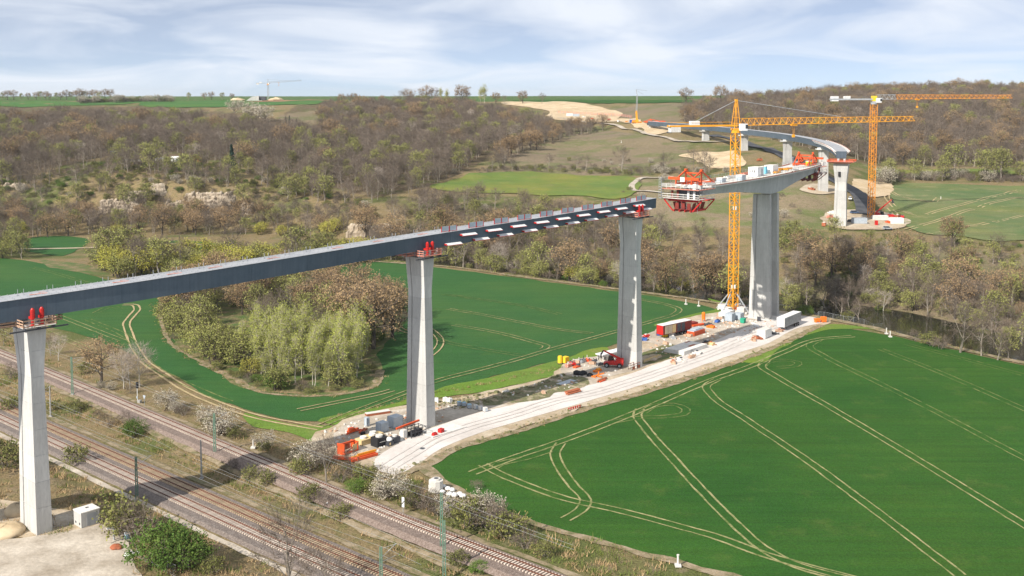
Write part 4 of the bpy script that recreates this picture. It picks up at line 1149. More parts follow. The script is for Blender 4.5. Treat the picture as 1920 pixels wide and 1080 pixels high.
    mb = MB(); mb.box((5.72, -.3, 2.6), (.05, 1.9, 1.7)); mb.build('sign_board', M_WHITE, r)
    mb = MB(); mb.box((6.2, ny * 5.8, .35), (1.4, 1.4, 1.7)); mb.build('hydraulic_cabinet', M_CONCW, r)
    mb = MB()
    for k in range(14): mb.box((rnd.uniform(-5, 4), rnd.uniform(-5, 5), .25 + rnd.uniform(0, .3)), (rnd.uniform(.4, 1.6), rnd.uniform(.3, 1.0), rnd.uniform(.2, .6)), rnd.uniform(0, 3))
    mb.build('loose_gear', M_ORED, r)
    # stair tower at the end
    mb = MB()
    for h in np.arange(-2.6, 3.2, .6): mb.box((6.6, -ny * 8.8, h), (1.5, 1.0, .08))
    for x in (5.9, 7.3):
        for y in (-ny * 8.3, -ny * 9.3): mb.box((x, y, .3), (.08, .08, 6))
    mb.build('stair_tower', M_GREY, r)
    for o in [c for c in bpy.data.objects if c.parent == r]:      # proportions as measured on the photograph
        for v in o.data.vertices:
            v.co.y *= .72; v.co.z *= .74 if v.co.z > 0 else (1.3 if sign < 0 else 1.05)
    return r
traveller(SL, -1, 'orange-red form traveller on the deck tip facing the steel girder')
traveller(SR, 1, 'orange-red form traveller on the deck tip facing the flared far pier')

# ---- site cabins and materials on the deck
def deck_box(px, off, size, mats, name, label, cat, wins=True, zoff=0.02, rot=0):
    s = s_px(px, off, SL, SR, 44); q, t, nn = frame_at(s, off, zdk(s) + zoff)
    r = thing(name, label, cat, q, math.atan2(t.y, t.x) + rot)
    mb = MB(); mb.box((0, 0, size[2] / 2), size); mb.build('cabin_body', mats, r)
    mb = MB(); mb.box((0, 0, size[2] + .06), (size[0] + .2, size[1] + .2, .12)); mb.build('roof', M_CONCW, r)
    if wins:
        for k in range(3):
            mb = MB(); mb.box((-size[0] / 2 - .02, (k - 1) * size[1] * .2, size[2] * .58), (.05, size[1] * .09, size[2] * .3)); mb.build('window', M_GLASS, r)
        mb = MB(); mb.box((size[0] * .2, -size[1] / 2 - .02, size[2] * .45), (.9, .05, size[2] * .8)); mb.build('door', M_GREY, r)
    return r
deck_box(1417, .5, (5.0, 3.0, 2.7), M_WHITE, 'site_cabin', 'white cabin with three small windows on the concrete deck', 'cabin')
deck_box(1432, -.5, (1.6, 1.6, 2.3), mat('cyan_paint', (0.18, 0.50, 0.66)), 'portable_toilet', 'small light blue toilet between the white cabins on the deck', 'toilet', False)
deck_box(1446, 0, (5.0, 2.8, 2.4), M_WHITE, 'site_cabin', 'plain white container on the concrete deck further from the traveller', 'container', False)
deck_box(1389, 3.0, (2.6, 2.0, 1.5), M_PANEL, 'generator', 'grey-blue generator box by the deck edge near the crane mast', 'generator', False)
deck_box(1352, 1.5, (2.4, 1.8, 1.2), M_PANEL, 'equipment_box', 'grey-white equipment box on the deck near the left traveller', 'equipment', False)
deck_box(1516, 2.0, (1.7, 1.7, 1.5), M_YELLOW, 'water_tank', 'yellow tank on the deck in front of the far traveller', 'tank', False)
for k, (px, off, L_, m, nm, lb_) in enumerate([(1462, -1, 7, M_YEL, 'formwork_beam', 'orange formwork beam, longest of the three lying on the concrete deck'), (1478, .8, 6, M_YEL, 'formwork_beam', 'orange formwork beam, nearest of the three to the far traveller'), (1456, 1.8, 5, M_YEL, 'formwork_beam', 'orange formwork beam, shortest of the three, beside the plain white container'),
        (1340, -2.5, 6, M_WOOD, 'timber_stack', 'stack of brown boards near the left traveller'), (1370, -3, 7, M_CONCW, 'reel_bundle', 'pale bundle of ducts lying on the concrete deck'), (1330, 3.5, 5, M_CONCW, 'reel_bundle', 'pale bundle of ducts beside the left traveller'),
        (1400, -4, 6, M_WOODR, 'timber_stack', 'stack of reddish boards behind the crane mast on the deck'), (1490, 4.2, 6, M_CONCW, 'reel_bundle', 'pale bundle of ducts near the far traveller')]):
    s = s_px(px, off, SL, SR, 44); q, t, nn = frame_at(s, off, zdk(s) + .02)
    mb = MB()
    for j in range(4): mb.beam((-L_ / 2, (j - 1.5) * .4, .25 + .2 * (j % 2)), (L_ / 2 - rnd.uniform(0, 1), (j - 1.5) * .4, .25 + .2 * (j % 2)), .32, .4)
    tag(mb.build(nm, m, None, q, math.atan2(t.y, t.x)), lb_, nm.replace('_', ' '))

# ================================================================== cranes
def lattice(mb, p, q, w, h, bay, ch=.14, br=.08, up=Vector((0, 0, 1)), tri=False):
    """four-chord lattice box from p to q"""
    p, q = Vector(p), Vector(q); d = (q - p); Ln = d.length; d.normalize()
    a = d.cross(up).normalized(); b_ = a.cross(d).normalized()
    n = max(1, round(Ln / bay))
    cs = [a * sx * w / 2 + b_ * sy * h / 2 for sx, sy in ((-1, -1), (1, -1), (1, 1), (-1, 1))]
    if tri: cs = [a * -w / 2 - b_ * h / 2, a * w / 2 - b_ * h / 2, b_ * h / 2]
    for c in cs: mb.beam(p + c, q + c, ch)
    for i in range(n):
        s0, s1 = p + d * (Ln * i / n), p + d * (Ln * (i + 1) / n)
        for k in range(len(cs)):
            c, c2 = cs[k], cs[(k + 1) % len(cs)]
            if tri:
                mb.beam(s0 + c, (s0 + s1) / 2 + c2, br); mb.beam((s0 + s1) / 2 + c2, s1 + c, br)
            else:
                (mb.beam(s0 + c, s1 + c2, br) if (i + k) % 2 else mb.beam(s0 + c2, s1 + c, br)); mb.beam(s0 + c, s0 + c2, br)
def tower_crane(base, hmast, label, jdir, jlen, jrise, cjlen, m, mw_=2.2, flat=False, headh=8.0, sec=6.0, jh=2.2, jw=1.7, rot=0.0):
    r = thing('tower_crane', label, 'tower crane', base)
    n = round(hmast / sec); sec = hmast / n
    mb = MB(); lattice(mb, (0, 0, .02), (0, 0, sec - .02), mw_, mw_, 2.0, .24, .12, Vector((math.cos(rot), math.sin(rot), 0)))
    me = mb.mesh('mast_section', m)
    for i in range(n): put('mast_section', me, r, (0, 0, i * sec))
    d = Vector((math.cos(jdir), math.sin(jdir), 0)); nn = Vector((-d.y, d.x, 0))
    mb = MB(); mb.tube((0, 0, hmast), (0, 0, hmast + .9), 1.5, n=12); mb.box((0, 0, hmast + 1.2), (2.4, 2.4, .6), jdir); mb.build('slewing_ring', M_GREY if flat else M_YEL, r)
    cb = MB(); c = d * 1.6 - nn * 1.9 + Vector((0, 0, hmast + 1.9)); cb.box(c, (2.2, 1.6, 2.2), jdir); o = cb.build('cabin', M_WHITE, r)
    cb = MB(); cb.box(c + d * .75 - nn * .2 + Vector((0, 0, .2)), (.8, 1.45, 1.2), jdir); cb.build('cabin_glass', M_GLASS, o)
    z0 = hmast + 2.4
    J0 = d * 1.2 + Vector((0, 0, z0)); J1 = d * jlen + Vector((0, 0, z0 + jrise))
    k = max(1, round(jlen / 10))
    for i in range(k):
        a, b_ = J0.lerp(J1, i / k), J0.lerp(J1, (i + 1) / k - .002)
        mb = MB(); hh = jh * (1 - .35 * i / k)
        lattice(mb, a + Vector((0, 0, hh / 2)), b_ + Vector((0, 0, hh / 2)), jw, hh, 2.2, .18, .11, tri=True)
        mb.build('jib_section', m if not (flat and i < 1) else M_GREY, r)
    tz = J0.lerp(J1, .3)
    mb = MB(); mb.box(tz + Vector((0, 0, -.35)), (1.8, 1.5, .5), jdir)
    for sg_ in (-.4, .4): mb.tube(tz + d * sg_ + Vector((0, 0, -.5)), tz + d * sg_ * .3 + Vector((0, 0, -3.5)), .04, n=4)
    mb.box(tz + Vector((0, 0, -3.9)), (.9, .5, .9), jdir); mb.build('trolley', M_YEL, r)
    C1 = -d * cjlen + Vector((0, 0, z0))
    mb = MB()
    for sg_ in (-.8, .8): mb.beam(nn * sg_ + Vector((0, 0, z0)), C1 + nn * sg_, .35, .8 if flat else .55)
    for f in np.linspace(0, 1, 8): mb.beam(C1 * f + Vector((0, 0, z0)) * (1 - f) - nn * .8, C1 * f + Vector((0, 0, z0)) * (1 - f) + nn * .8, .15)
    for sg_ in (-1, 1): mb.beam(Vector((0, 0, z0 + 1.1)) + nn * sg_, C1 + nn * sg_ + Vector((0, 0, 1.1)), .06)
    mb.build('counter_jib', M_GREY if flat else m, r)
    for i in range(3):
        mb = MB(); mb.box(C1 + d * (1.0 + i * 1.15) + Vector((0, 0, .3 if flat else -.8)), (1.1, 1.9, 2.4 if flat else 2.2), jdir); mb.build('counterweight', M_WHITE if flat else M_CONCW, r)
    mb = MB(); mb.box(C1 * .62 + Vector((0, 0, z0 * .38 + .9)), (3.0, 1.5, 1.3), jdir); mb.build('winch_house', M_WHITE, r)
    if not flat:
        ap = Vector((0, 0, z0 + headh))
        mb = MB()
        for sx, sy in ((-1, -1), (1, -1), (1, 1), (-1, 1)): mb.beam(Vector((0, 0, hmast + 1.2)) + d * sx * 1.1 + nn * sy * 1.1, ap + d * sx * .25 + nn * sy * .25, .2)
        for f in (.2, .4, .6, .8):
            for sx, sy in ((-1, -1), (1, -1), (1, 1), (-1, 1)):
                w0 = 1.1 - .85 * f; pp = Vector((0, 0, hmast + 1.2)).lerp(ap, f); mb.beam(pp + d * sx * w0 + nn * sy * w0, pp + d * -sy * w0 + nn * sx * w0, .1)
        mb.box(ap, (.8, .8, .7), jdir); mb.build('tower_head', m, r)
        mb = MB()
        mb.tube(ap, J0.lerp(J1, .57) + Vector((0, 0, jh * .9)), .09, n=5); mb.tube(ap, C1 * .7 + Vector((0, 0, z0 * .3 + .3)), .08, n=5); mb.build('tie_rope', M_GREY, r)
    else:
        mb = MB(); mb.box((0, 0, z0 + .4), (2.2, 2.0, 2.6), jdir); mb.build('tower_head', M_YELLOW, r)
    return r
# yellow crane beside the twin-walled pier
cb = G(1374, 586)
cr1 = tower_crane((cb.x, cb.y, .2), 58.0, 'tall yellow tower crane beside the twin-walled pier', math.atan2(22, 64), 69, 1.0, 24, M_YEL, mw_=2.2, rot=.5)
mb = MB()
for sx in (-1, 1):
    for sy in (-1, 1): mb.beam((sx * 1.1, sy * 1.1, 6), (sx * 4.4, sy * 4.4, .4), .3)
mb.build('strut', M_GREY, cr1)
mb = MB(); mb.box((0, 0, .3), (11, 1.2, .6), .8); mb.box((0, 0, .32), (11, 1.2, .6), .8 + math.pi / 2); mb.build('cross_base', M_CONCW, cr1)
for k in range(4):
    a = .8 + k * math.pi / 2; mb = MB(); mb.box((math.cos(a) * 3.6, math.sin(a) * 3.6, 1.3), (2.6, 2.6, 1.5), a); mb.build('ballast_block', M_CONCW, cr1)
mb = MB(); mb.box((-.2, -1.25, 8.5), (1.3, .08, 1.2)); mb.box((-.2, -1.25, 34), (1.1, .08, 1.2)); mb.build('sign_plate', M_WHITE, cr1)
# flat-top crane beyond the river
cb = GT(1633, 410)
tower_crane((cb.x, cb.y, cb.z), 67.0 - cb.z - 1.0, 'flat-top orange tower crane beyond the river beside the flared pier', math.atan2(6, 69), 70, .6, 22, M_YEL2, mw_=2.4, flat=True, rot=.2)
# small crane on the skyline
cb = GT(503, 188)
cS = tower_crane((cb.x, cb.y, cb.z), 21, 'dark tower crane on the skyline above the left wood', math.atan2(.1, 1), 46, 3.0, 16, M_GREY, mw_=1.8, headh=5)
# ================================================================== trees and shrubs
M_BARK = mat('bark_grey', (0.22, 0.19, 0.155), (0.32, 0.28, 0.235), scale=1.2, rand=.2)
M_BARKD = mat('bark_dark', (0.055, 0.045, 0.038), (0.095, 0.08, 0.065), scale=1.2, rand=.2)
M_BARKP = mat('bark_pale', (0.52, 0.48, 0.41), (0.36, 0.33, 0.28), scale=1.5, rand=.15)
M_TWIG = mat('twig_brown', (0.125, 0.098, 0.076), (0.19, 0.151, 0.118), scale=.25, rand=.24)
M_TWIGO = mat('twig_bud_orange', (0.27, 0.18, 0.095), (0.34, 0.235, 0.12), scale=.3, rand=.2)
M_TWIGP = mat('twig_pale', (0.33, 0.28, 0.235), (0.42, 0.36, 0.31), scale=.3, rand=.15)
M_BUD = mat('bud_green', (0.30, 0.345, 0.065), (0.38, 0.40, 0.085), scale=.35, rand=.18)
M_BUDY = mat('bud_yellow', (0.42, 0.38, 0.055), (0.36, 0.36, 0.075), scale=.35, rand=.18)
M_BUDW = mat('bud_willow', (0.25, 0.27, 0.075), (0.31, 0.31, 0.09), scale=.35, rand=.18)
M_LEAF = mat('leaf_green', (0.075, 0.145, 0.022), (0.13, 0.20, 0.035), scale=.5, rand=.2)
M_DLEAF = mat('leaf_olive', (0.15, 0.165, 0.045), (0.21, 0.205, 0.06), scale=.5, rand=.2)
M_FLOWER = mat('blossom_white', (0.58, 0.53, 0.44), (0.44, 0.40, 0.30), scale=.8, rand=.1)
M_NEEDLE = mat('needles', (0.018, 0.045, 0.03), (0.035, 0.07, 0.045), scale=.6, rand=.15)
M_STRAW = mat('dry_grass', (0.46, 0.33, 0.18), (0.33, 0.23, 0.12), scale=.3, rand=.2)
M_GTUFT = mat('grass_tuft', (0.12, 0.17, 0.035), (0.18, 0.19, 0.05), scale=.3, rand=.25)

def sliver(mb, p, d, L_, w_, rr, mi=0):
    d = d.normalized(); s = d.cross(Vector((rr.gauss(0, 1), rr.gauss(0, 1), rr.gauss(0, 1)))).normalized() * (w_ / 2)
    mb.add([p - s, p + s, p + d * L_], [(0, 1, 2)], mi)
def leaf(mb, p, sz, rr, mi=0):
    a = Vector((rr.gauss(0, 1), rr.gauss(0, 1), rr.gauss(0, 1))).normalized() * sz; b_ = a.cross(Vector((rr.gauss(0, 1), rr.gauss(0, 1), rr.gauss(0, 1)))).normalized() * sz * .8
    mb.add([p - a * .5 - b_ * .5, p + a * .5 - b_ * .5, p + a * .4 + b_ * .5, p - a * .4 + b_ * .5], [(0, 1, 2, 3)], mi)
def tree_proto(seed, h, cr, cb, tr, nl, ntw, tl, tw, nleaf=0, ls=.3, stems=1, droop=0.0, shell=.55, clump=0):
    """-> trunk MB, crown MB (material 0 twigs, 1 leaves)"""
    rr = random.Random(seed); T_ = MB(); C_ = MB()
    zc, rz = h * (1 + cb) / 2, h * (1 - cb) / 2
    lobes = [(rr.uniform(0, 6.28), rr.uniform(-.6, .9), rr.uniform(.72, 1.12)) for _ in range(7)]
    def lim(az, el):
        f = .82
        for a, e, k in lobes:
            dd = abs((az - a + math.pi) % (2 * math.pi) - math.pi) + abs(el - e)
            f += (k - .82) * math.exp(-dd * dd * 1.6)
        return f
    def onshell(f=1.0):
        az = rr.uniform(0, 2 * math.pi); el = math.asin(rr.uniform(-.75, 1))
        k = lim(az, el) * f
        return Vector((math.cos(az) * math.cos(el) * cr * k, math.sin(az) * math.cos(el) * cr * k, zc + math.sin(el) * rz * k))
    for st in range(stems):
        b0 = Vector((0, 0, -.2)) if stems == 1 else Vector((rr.gauss(0, cr * .10), rr.gauss(0, cr * .10), -.2))
        top = Vector((rr.gauss(0, .05 * h), rr.gauss(0, .05 * h), h * .72)) if stems == 1 else Vector((rr.gauss(0, cr * .5), rr.gauss(0, cr * .5), h * rr.uniform(.55, .8)))
        pts = [b0.lerp(top, k / 5) + Vector((rr.gauss(0, .012 * h), rr.gauss(0, .012 * h), 0)) * (k > 0) for k in range(6)]
        for k in range(5): T_.tube(pts[k], pts[k + 1], tr * (1.15 - .19 * k) / stems ** .4, tr * (1.15 - .19 * (k + 1)) / stems ** .4, n=6, cap=False)
        for i in range(max(2, nl // stems)):
            t = rr.uniform(max(cb * .9, .12), .95); k = min(int(t * 5), 4); st_ = pts[k].lerp(pts[k + 1], t * 5 - k)
            e = onshell(rr.uniform(.75, .98))
            if e.z < st_.z - h * .1: e.z = st_.z + rr.uniform(0, .1) * h
            mid = st_.lerp(e, .5) + Vector((rr.gauss(0, .05 * h), rr.gauss(0, .05 * h), rr.uniform(.0, .06) * h))
            r0 = tr * .42 * (1.1 - t * .6)
            T_.tube(st_, mid, r0, r0 * .6, n=4, cap=False); T_.tube(mid, e, r0 * .6, r0 * .16, n=3, cap=False)
            nb = max(4, ntw // (nl * 9))
            for j in range(nb):
                f = rr.uniform(.25, 1); q = (st_.lerp(mid, f * 2) if f < .5 else mid.lerp(e, f * 2 - 1))
                d = ((q - Vector((0, 0, zc * .8))).normalized() + Vector((rr.gauss(0, .7), rr.gauss(0, .7), rr.gauss(0.25, .5)))).normalized()
                L2 = cr * rr.uniform(.2, .5); q2 = q + d * L2
                C_.tube(q, q2, r0 * .28, r0 * .08, n=3, cap=False)
                for m_ in range(9):
                    g = q.lerp(q2, rr.uniform(.2, 1)); dd = (d * .8 + Vector((rr.gauss(0, .8), rr.gauss(0, .8), rr.gauss(.15 - droop, .6)))).normalized()
                    sliver(C_, g, dd, tl * rr.uniform(.6, 1.3), tw, rr)
                    for _ in range(int(nleaf)): leaf(C_, g + dd * tl * rr.uniform(.3, 1.2), ls * rr.uniform(.6, 1.3), rr, 1)
    # fine outer twigs that make the outline of the crown
    for i in range(int(ntw * .55)):
        q = onshell(rr.uniform(shell, .97)); d = (q - Vector((0, 0, zc * .75))).normalized() + Vector((rr.gauss(0, .55), rr.gauss(0, .55), rr.gauss(.1 - droop, .5)))
        sliver(C_, q, d, tl * rr.uniform(.6, 1.3), tw, rr)
        for _ in range(int(nleaf)): leaf(C_, q + d.normalized() * tl * rr.uniform(.0, 1.2), ls * rr.uniform(.6, 1.3), rr, 1)
    return T_, C_
def conifer_proto(seed, h, cr):
    rr = random.Random(seed); T_ = MB(); C_ = MB(); T_.tube((0, 0, -.2), (0, 0, h * .95), .22, .04, n=6, cap=False)
    for i in range(26):
        z = h * (.08 + .9 * i / 26); r = cr * (1 - i / 27) ** .9
        for j in range(9):
            a = rr.uniform(0, 6.28); L2 = r * rr.uniform(.7, 1.05); d = Vector((math.cos(a), math.sin(a), -.28))
            p = Vector((0, 0, z + rr.uniform(-.2, .2)))
            for k in range(5):
                q = p + d * L2 * (k + .6) / 5; leaf(C_, q, .62 * (1 - k * .08), rr, 1)
            sliver(C_, p, d, L2, .1, rr)
    return T_, C_
def tuft_proto(seed, h, r, n):
    rr = random.Random(seed); C_ = MB()
    for i in range(n):
        p = Vector((rr.gauss(0, r * .5), rr.gauss(0, r * .5), 0)); sliver(C_, p, Vector((rr.gauss(0, .4), rr.gauss(0, .4), 1)), h * rr.uniform(.5, 1.1), .09 * h + .03, rr)
    return C_
KIND = {}   # kind -> list of (trunk mesh, crown mesh, merged object)
PROTO_ID = []
def kind(name, protos, bark, m0, m1):
    L_ = []
    for k, (T_, C_) in enumerate(protos):
        tm = T_.mesh('trunk', bark); cm = C_.mesh('crown', [m0, m1])
        a = MB(); a.add(T_.v, T_.f, 0); n0 = len(a.v)
        for f, mi in zip(C_.f, C_.m): a.f.append(tuple(i + n0 for i in f)); a.m.append(mi + 1)
        a.v.extend(C_.v)
        mo = bpy.data.objects.new('proto_' + name, a.mesh('proto_' + name, [bark, m0, m1]))
        L_.append((tm, cm, len(PROTO_ID))); PROTO_ID.append(mo)
    KIND[name] = L_
P_bare = [tree_proto(11 + i, 15, 5.2 + .5 * i, .16, .26, 13, 1150, 1.2, .06, 0, shell=.4) for i in range(3)]
kind('bare', P_bare, M_BARK, M_TWIG, M_TWIG)
P_oak = [tree_proto(31 + i, 18, 8.0, .20, .5, 13, 1300, 1.1, .08, 1, .34) for i in range(2)]
kind('oak', P_oak, M_BARKD, M_TWIG, M_TWIGO)
kind('budding', [tree_proto(21 + i, 14, 5.4, .2, .28, 11, 1000, 1.1, .08, 1, .34) for i in range(2)], M_BARK, M_TWIG, M_BUDW)
kind('poplar', [tree_proto(41 + i, 16, 1.9, .07, .13, 16, 900, 1.0, .045, 2, .17, shell=.12) for i in range(3)], M_BARKP, M_TWIGP, M_BUD)
P_wil = [tree_proto(51 + i, 8, 5.0, .10, .36, 14, 1050, .95, .06, 2, .25, stems=4, droop=.25, shell=.5) for i in range(2)]
kind('willow', P_wil, M_BARKD, M_TWIG, M_BUDW)
kind('yellow_willow', [tree_proto(55, 9, 5.0, .10, .36, 14, 950, .95, .06, 2, .27, stems=3, droop=.2)], M_BARKD, M_TWIG, M_BUDY)
kind('shrub', [tree_proto(61 + i, 3.0, 2.3, .02, .09, 12, 620, .6, .045, 0, stems=5, shell=.3) for i in range(2)], M_BARK, M_TWIG, M_TWIG)
kind('olive_shrub', [tree_proto(65 + i, 2.8, 2.2, .02, .08, 12, 480, .5, .04, 2, .17, stems=5, shell=.35) for i in range(2)], M_BARK, M_TWIG, M_DLEAF)
kind('green_shrub', [tree_proto(68, 3.0, 2.4, .0, .08, 14, 950, .45, .03, 5, .105, stems=5, shell=.35)], M_BARK, M_DLEAF, M_LEAF)
kind('blossom', [tree_proto(71 + i, 4.6, 3.0, .06, .12, 12, 800, .7, .04, 2, .13, stems=3, shell=.4) for i in range(2)], M_BARKD, M_TWIG, M_FLOWER)
kind('birch', [tree_proto(81 + i, 13, 4.3, .2, .2, 12, 900, 1.2, .045, 0) for i in range(2)], M_BARKP, M_TWIGP, M_TWIGP)
kind('conifer', [conifer_proto(91, 12, 2.6)], M_BARKD, M_NEEDLE, M_NEEDLE)
TH = {'bare': 15, 'oak': 18, 'budding': 14, 'poplar': 16, 'willow': 8, 'yellow_willow': 9, 'shrub': 3, 'olive_shrub': 2.8, 'green_shrub': 3, 'blossom': 4.6, 'birch': 13, 'conifer': 12}

def plant(kd, p, sc, label, group=None, rot=None, var=None, cat=None, name=None, squash=1.0):
    tm, cm, _ = KIND[kd][(rnd.randrange(len(KIND[kd])) if var is None else var)]
    sh = 'shrub' in kd or kd == 'blossom'
    nm = name or ('shrub' if sh else {'bare': 'bare_tree', 'oak': 'oak_tree', 'budding': 'budding_tree', 'poplar': 'poplar_tree', 'willow': 'willow_tree', 'yellow_willow': 'willow_tree', 'birch': 'birch_tree', 'conifer': 'conifer_tree'}[kd])
    t = bpy.data.objects.new(nm, None); COL.objects.link(t); t.empty_display_size = .5
    t.location = p; t.rotation_euler = (0, 0, rnd.uniform(0, 6.28) if rot is None else rot); t.scale = (sc, sc, sc * squash)
    tag(t, label, cat or ('shrub' if sh else 'tree'), group)
    put('trunk', tm, t); put('crown', cm, t)
    return t

# ---- scattered woods: the big ones become trees of their own, the rest one mass
SC_LIST = []      # (kind, variant, x, y, z, scale, rot, zone)
def scatter(zone, poly, spacing, mix, srange, keep=None, seed=0, cut=()):
    rs = np.random.RandomState(seed + 100)
    W = [GT(a, b) for a, b in poly]
    x0, x1, y0, y1 = min(p.x for p in W), max(p.x for p in W), min(p.y for p in W), max(p.y for p in W)
    nx, ny = int((x1 - x0) / spacing) + 1, int((y1 - y0) / spacing) + 1
    X, Y = np.meshgrid(x0 + np.arange(nx) * spacing, y0 + np.arange(ny) * spacing)
    X = (X + rs.uniform(-.48, .48, X.shape) * spacing).ravel(); Y = (Y + rs.uniform(-.48, .48, Y.shape) * spacing).ravel()
    Z = Tm(X, Y); px, py = PX(X, Y, Z)
    ok = pip(px, py, poly) & (px > -260) & (px < 2180)
    for c in cut: ok &= ~pip(px, py, c)
    if keep is not None: ok &= rs.rand(len(X)) < keep(X, Y)
    names = [m[0] for m in mix]; pr = np.array([m[1] for m in mix], float); pr /= pr.sum()
    for x, y, z in zip(X[ok], Y[ok], Z[ok]):
        k = names[rs.choice(len(names), p=pr)]
        SC_LIST.append((k, rs.randint(len(KIND[k])), x, y, z, rs.uniform(*srange), rs.uniform(0, 6.28), zone))
GAP_MEADOW = [(515,212),(560,205),(605,207),(600,235),(590,256),(545,252),(520,232)]
scatter('left', [(-500,230),(0,228),(250,226),(330,230),(430,242),(520,254),(570,226),(620,208),(700,205),(860,203),(900,210),(960,224),(1035,240),(1045,250),(960,268),(915,285),(875,320),(800,352),(720,382),(600,352),(450,316),(330,288),(200,292),(100,325),(0,340),(-500,345)],
        7.4, [('bare', .84), ('oak', .03), ('budding', .09), ('yellow_willow', .015), ('poplar', .01), ('birch', .03), ('blossom', .01)], (.55, 1.15), seed=1, cut=[GAP_MEADOW])
scatter('right', [(1290,246),(1280,222),(1310,206),(1420,194),(1600,180),(1800,172),(2200,176),(2200,325),(1920,314),(1660,312),(1600,300),(1440,262),(1380,244)],
        7.6, [('bare', .85), ('oak', .05), ('budding', .07), ('yellow_willow', .012), ('birch', .02), ('blossom', .008)], (.55, 1.15), seed=2)
scatter('bluff', [(-300,345),(0,340),(100,325),(200,300),(330,296),(450,320),(600,356),(720,386),(700,412),(430,396),(330,400),(180,405),(0,410),(-300,410)], 4.6,
        [('shrub', .34), ('olive_shrub', .34), ('green_shrub', .10), ('bare', .14), ('budding', .06), ('blossom', .02)], (.6, 1.15), seed=3,
        keep=lambda X, Y: np.where(vnoise(X, Y, 30, 2) > .36, .92, .5), cut=[[(345,376),(426,376),(426,412),(345,412)], [(230,288),(420,288),(420,306),(230,306)]])
scatter('foot', [(-300,412),(0,412),(180,408),(330,404),(430,402),(600,404),(700,416),(700,446),(560,446),(430,440),(330,442),(160,440),(0,452),(-300,452)], 7.2,
        [('bare', .55), ('oak', .15), ('budding', .13), ('yellow_willow', .08), ('shrub', .09)], (.55, .95), seed=4)
scatter('meander', [(-300,452),(0,462),(58,478),(40,486),(-300,478)], 7, [('bare', .4), ('budding', .3), ('willow', .3)], (.7, 1.0), seed=5)
scatter('willows', [(150,492),(240,482),(330,486),(480,494),(600,484),(690,484),(690,492),(560,512),(480,512),(300,524),(230,528)], 7.5,
        [('willow', .36), ('yellow_willow', .46), ('bare', .08), ('budding', .10)], (.85, 1.3), seed=6)
scatter('belt', [(700,486),(740,488),(830,497),(960,515),(1100,533),(1200,546),(1340,565),(1400,572),(1408,548),(1330,520),(1200,498),(1060,470),(900,440),(760,436),(690,452)], 6.6,
        [('bare', .52), ('oak', .16), ('budding', .17), ('willow', .07), ('shrub', .06), ('birch', .06), ('yellow_willow', .02)], (.5, 1.05), seed=7)
scatter('beltslope', [(690,450),(760,434),(900,438),(1060,468),(1200,496),(1330,518),(1400,520),(1350,470),(1230,430),(1100,412),(950,392),(830,384),(740,398)], 5.2,
        [('bare', .30), ('shrub', .36), ('olive_shrub', .20), ('budding', .1), ('blossom', .04)], (.55, 1.05), seed=8, keep=lambda X, Y: np.where(vnoise(X, Y, 34, 1) > .45, .95, .5))
scatter('rightbank', [(1470,586),(1540,590),(1640,588),(1700,592),(1760,606),(1830,632),(1930,664),(2160,720),(2160,600),(1920,560),(1760,510),(1640,480),(1540,476),(1470,500)], 5.8,
        [('bare', .52), ('budding', .20), ('oak', .15), ('shrub', .06), ('birch', .08), ('willow', .04)], (.42, .92), seed=9, keep=lambda X, Y: np.where(vnoise(X, Y, 30, 0) > .35, .95, .55))
scatter('rightbankupper', [(1460,500),(1540,476),(1640,480),(1760,510),(1920,560),(2160,600),(2160,490),(1920,462),(1750,452),(1690,446),(1600,448),(1480,448),(1440,464)], 5.4,
        [('bare', .06), ('shrub', .30), ('olive_shrub', .22), ('green_shrub', .08), ('budding', .12)], (.5, .9), seed=10, keep=lambda X, Y: np.where(vnoise(X, Y, 30, 0) > .45, .85, .4))
scatter('belt', [(700,486),(740,488),(830,497),(960,515),(1100,533),(1200,546),(1340,565),(1400,572),(1408,548),(1330,520),(1200,498),(1060,470),(900,440),(760,436),(690,452)], 4.6,
        [('shrub', .55), ('olive_shrub', .27), ('green_shrub', .04), ('blossom', .06), ('willow', .08)], (.5, 1.05), seed=37)
scatter('rightbank', [(1470,586),(1540,590),(1640,588),(1700,592),(1760,606),(1830,632),(1930,664),(2160,720),(2160,600),(1920,560),(1760,510),(1640,480),(1540,476),(1470,500)], 5.0,
        [('shrub', .5), ('olive_shrub', .34), ('green_shrub', .12), ('blossom', .04)], (.5, .92), seed=39, keep=lambda X, Y: .8 + 0 * X)
scatter('hedge', [(1640,348),(1700,340),(1800,340),(1930,344),(2100,346),(2100,334),(1930,332),(1800,328),(1660,330)], 5.0, [('shrub', .55), ('olive_shrub', .25), ('blossom', .1), ('budding', .1)], (.8, 1.7), seed=11)
scatter('hedgerow', [(880,326),(960,322),(1030,323),(1180,330),(1330,326),(1330,318),(1180,320),(1030,314),(900,318)], 5.5, [('shrub', .5), ('olive_shrub', .25), ('blossom', .1), ('bare', .15)], (.7, 1.3), seed=12)
scatter('woodedge', [(930,300),(1000,262),(1080,240),(1140,244),(1060,262),(980,292),(935,318)], 6.5, [('shrub', .5), ('bare', .4), ('oak', .1)], (.6, .95), seed=13)
scatter('slope', [(1060,300),(1290,300),(1350,320),(1500,345),(1540,400),(1500,425),(1240,415),(1200,380)], 15, [('shrub', .5), ('olive_shrub', .3), ('blossom', .2)], (.5, 1.1), seed=14, keep=lambda X, Y: .5 + 0 * X)
scatter('copseback', [(330,545),(470,535),(600,545),(700,572),(745,600),(740,622),(700,648),(640,652),(520,640),(420,640),(340,618),(315,580)], 7.0, [('oak', .30), ('bare', .25), ('budding', .28), ('willow', .17)], (.62, .95), seed=15,
        keep=lambda X, Y: np.where(vnoise(X, Y, 22, 1) > .3, .95, .5))
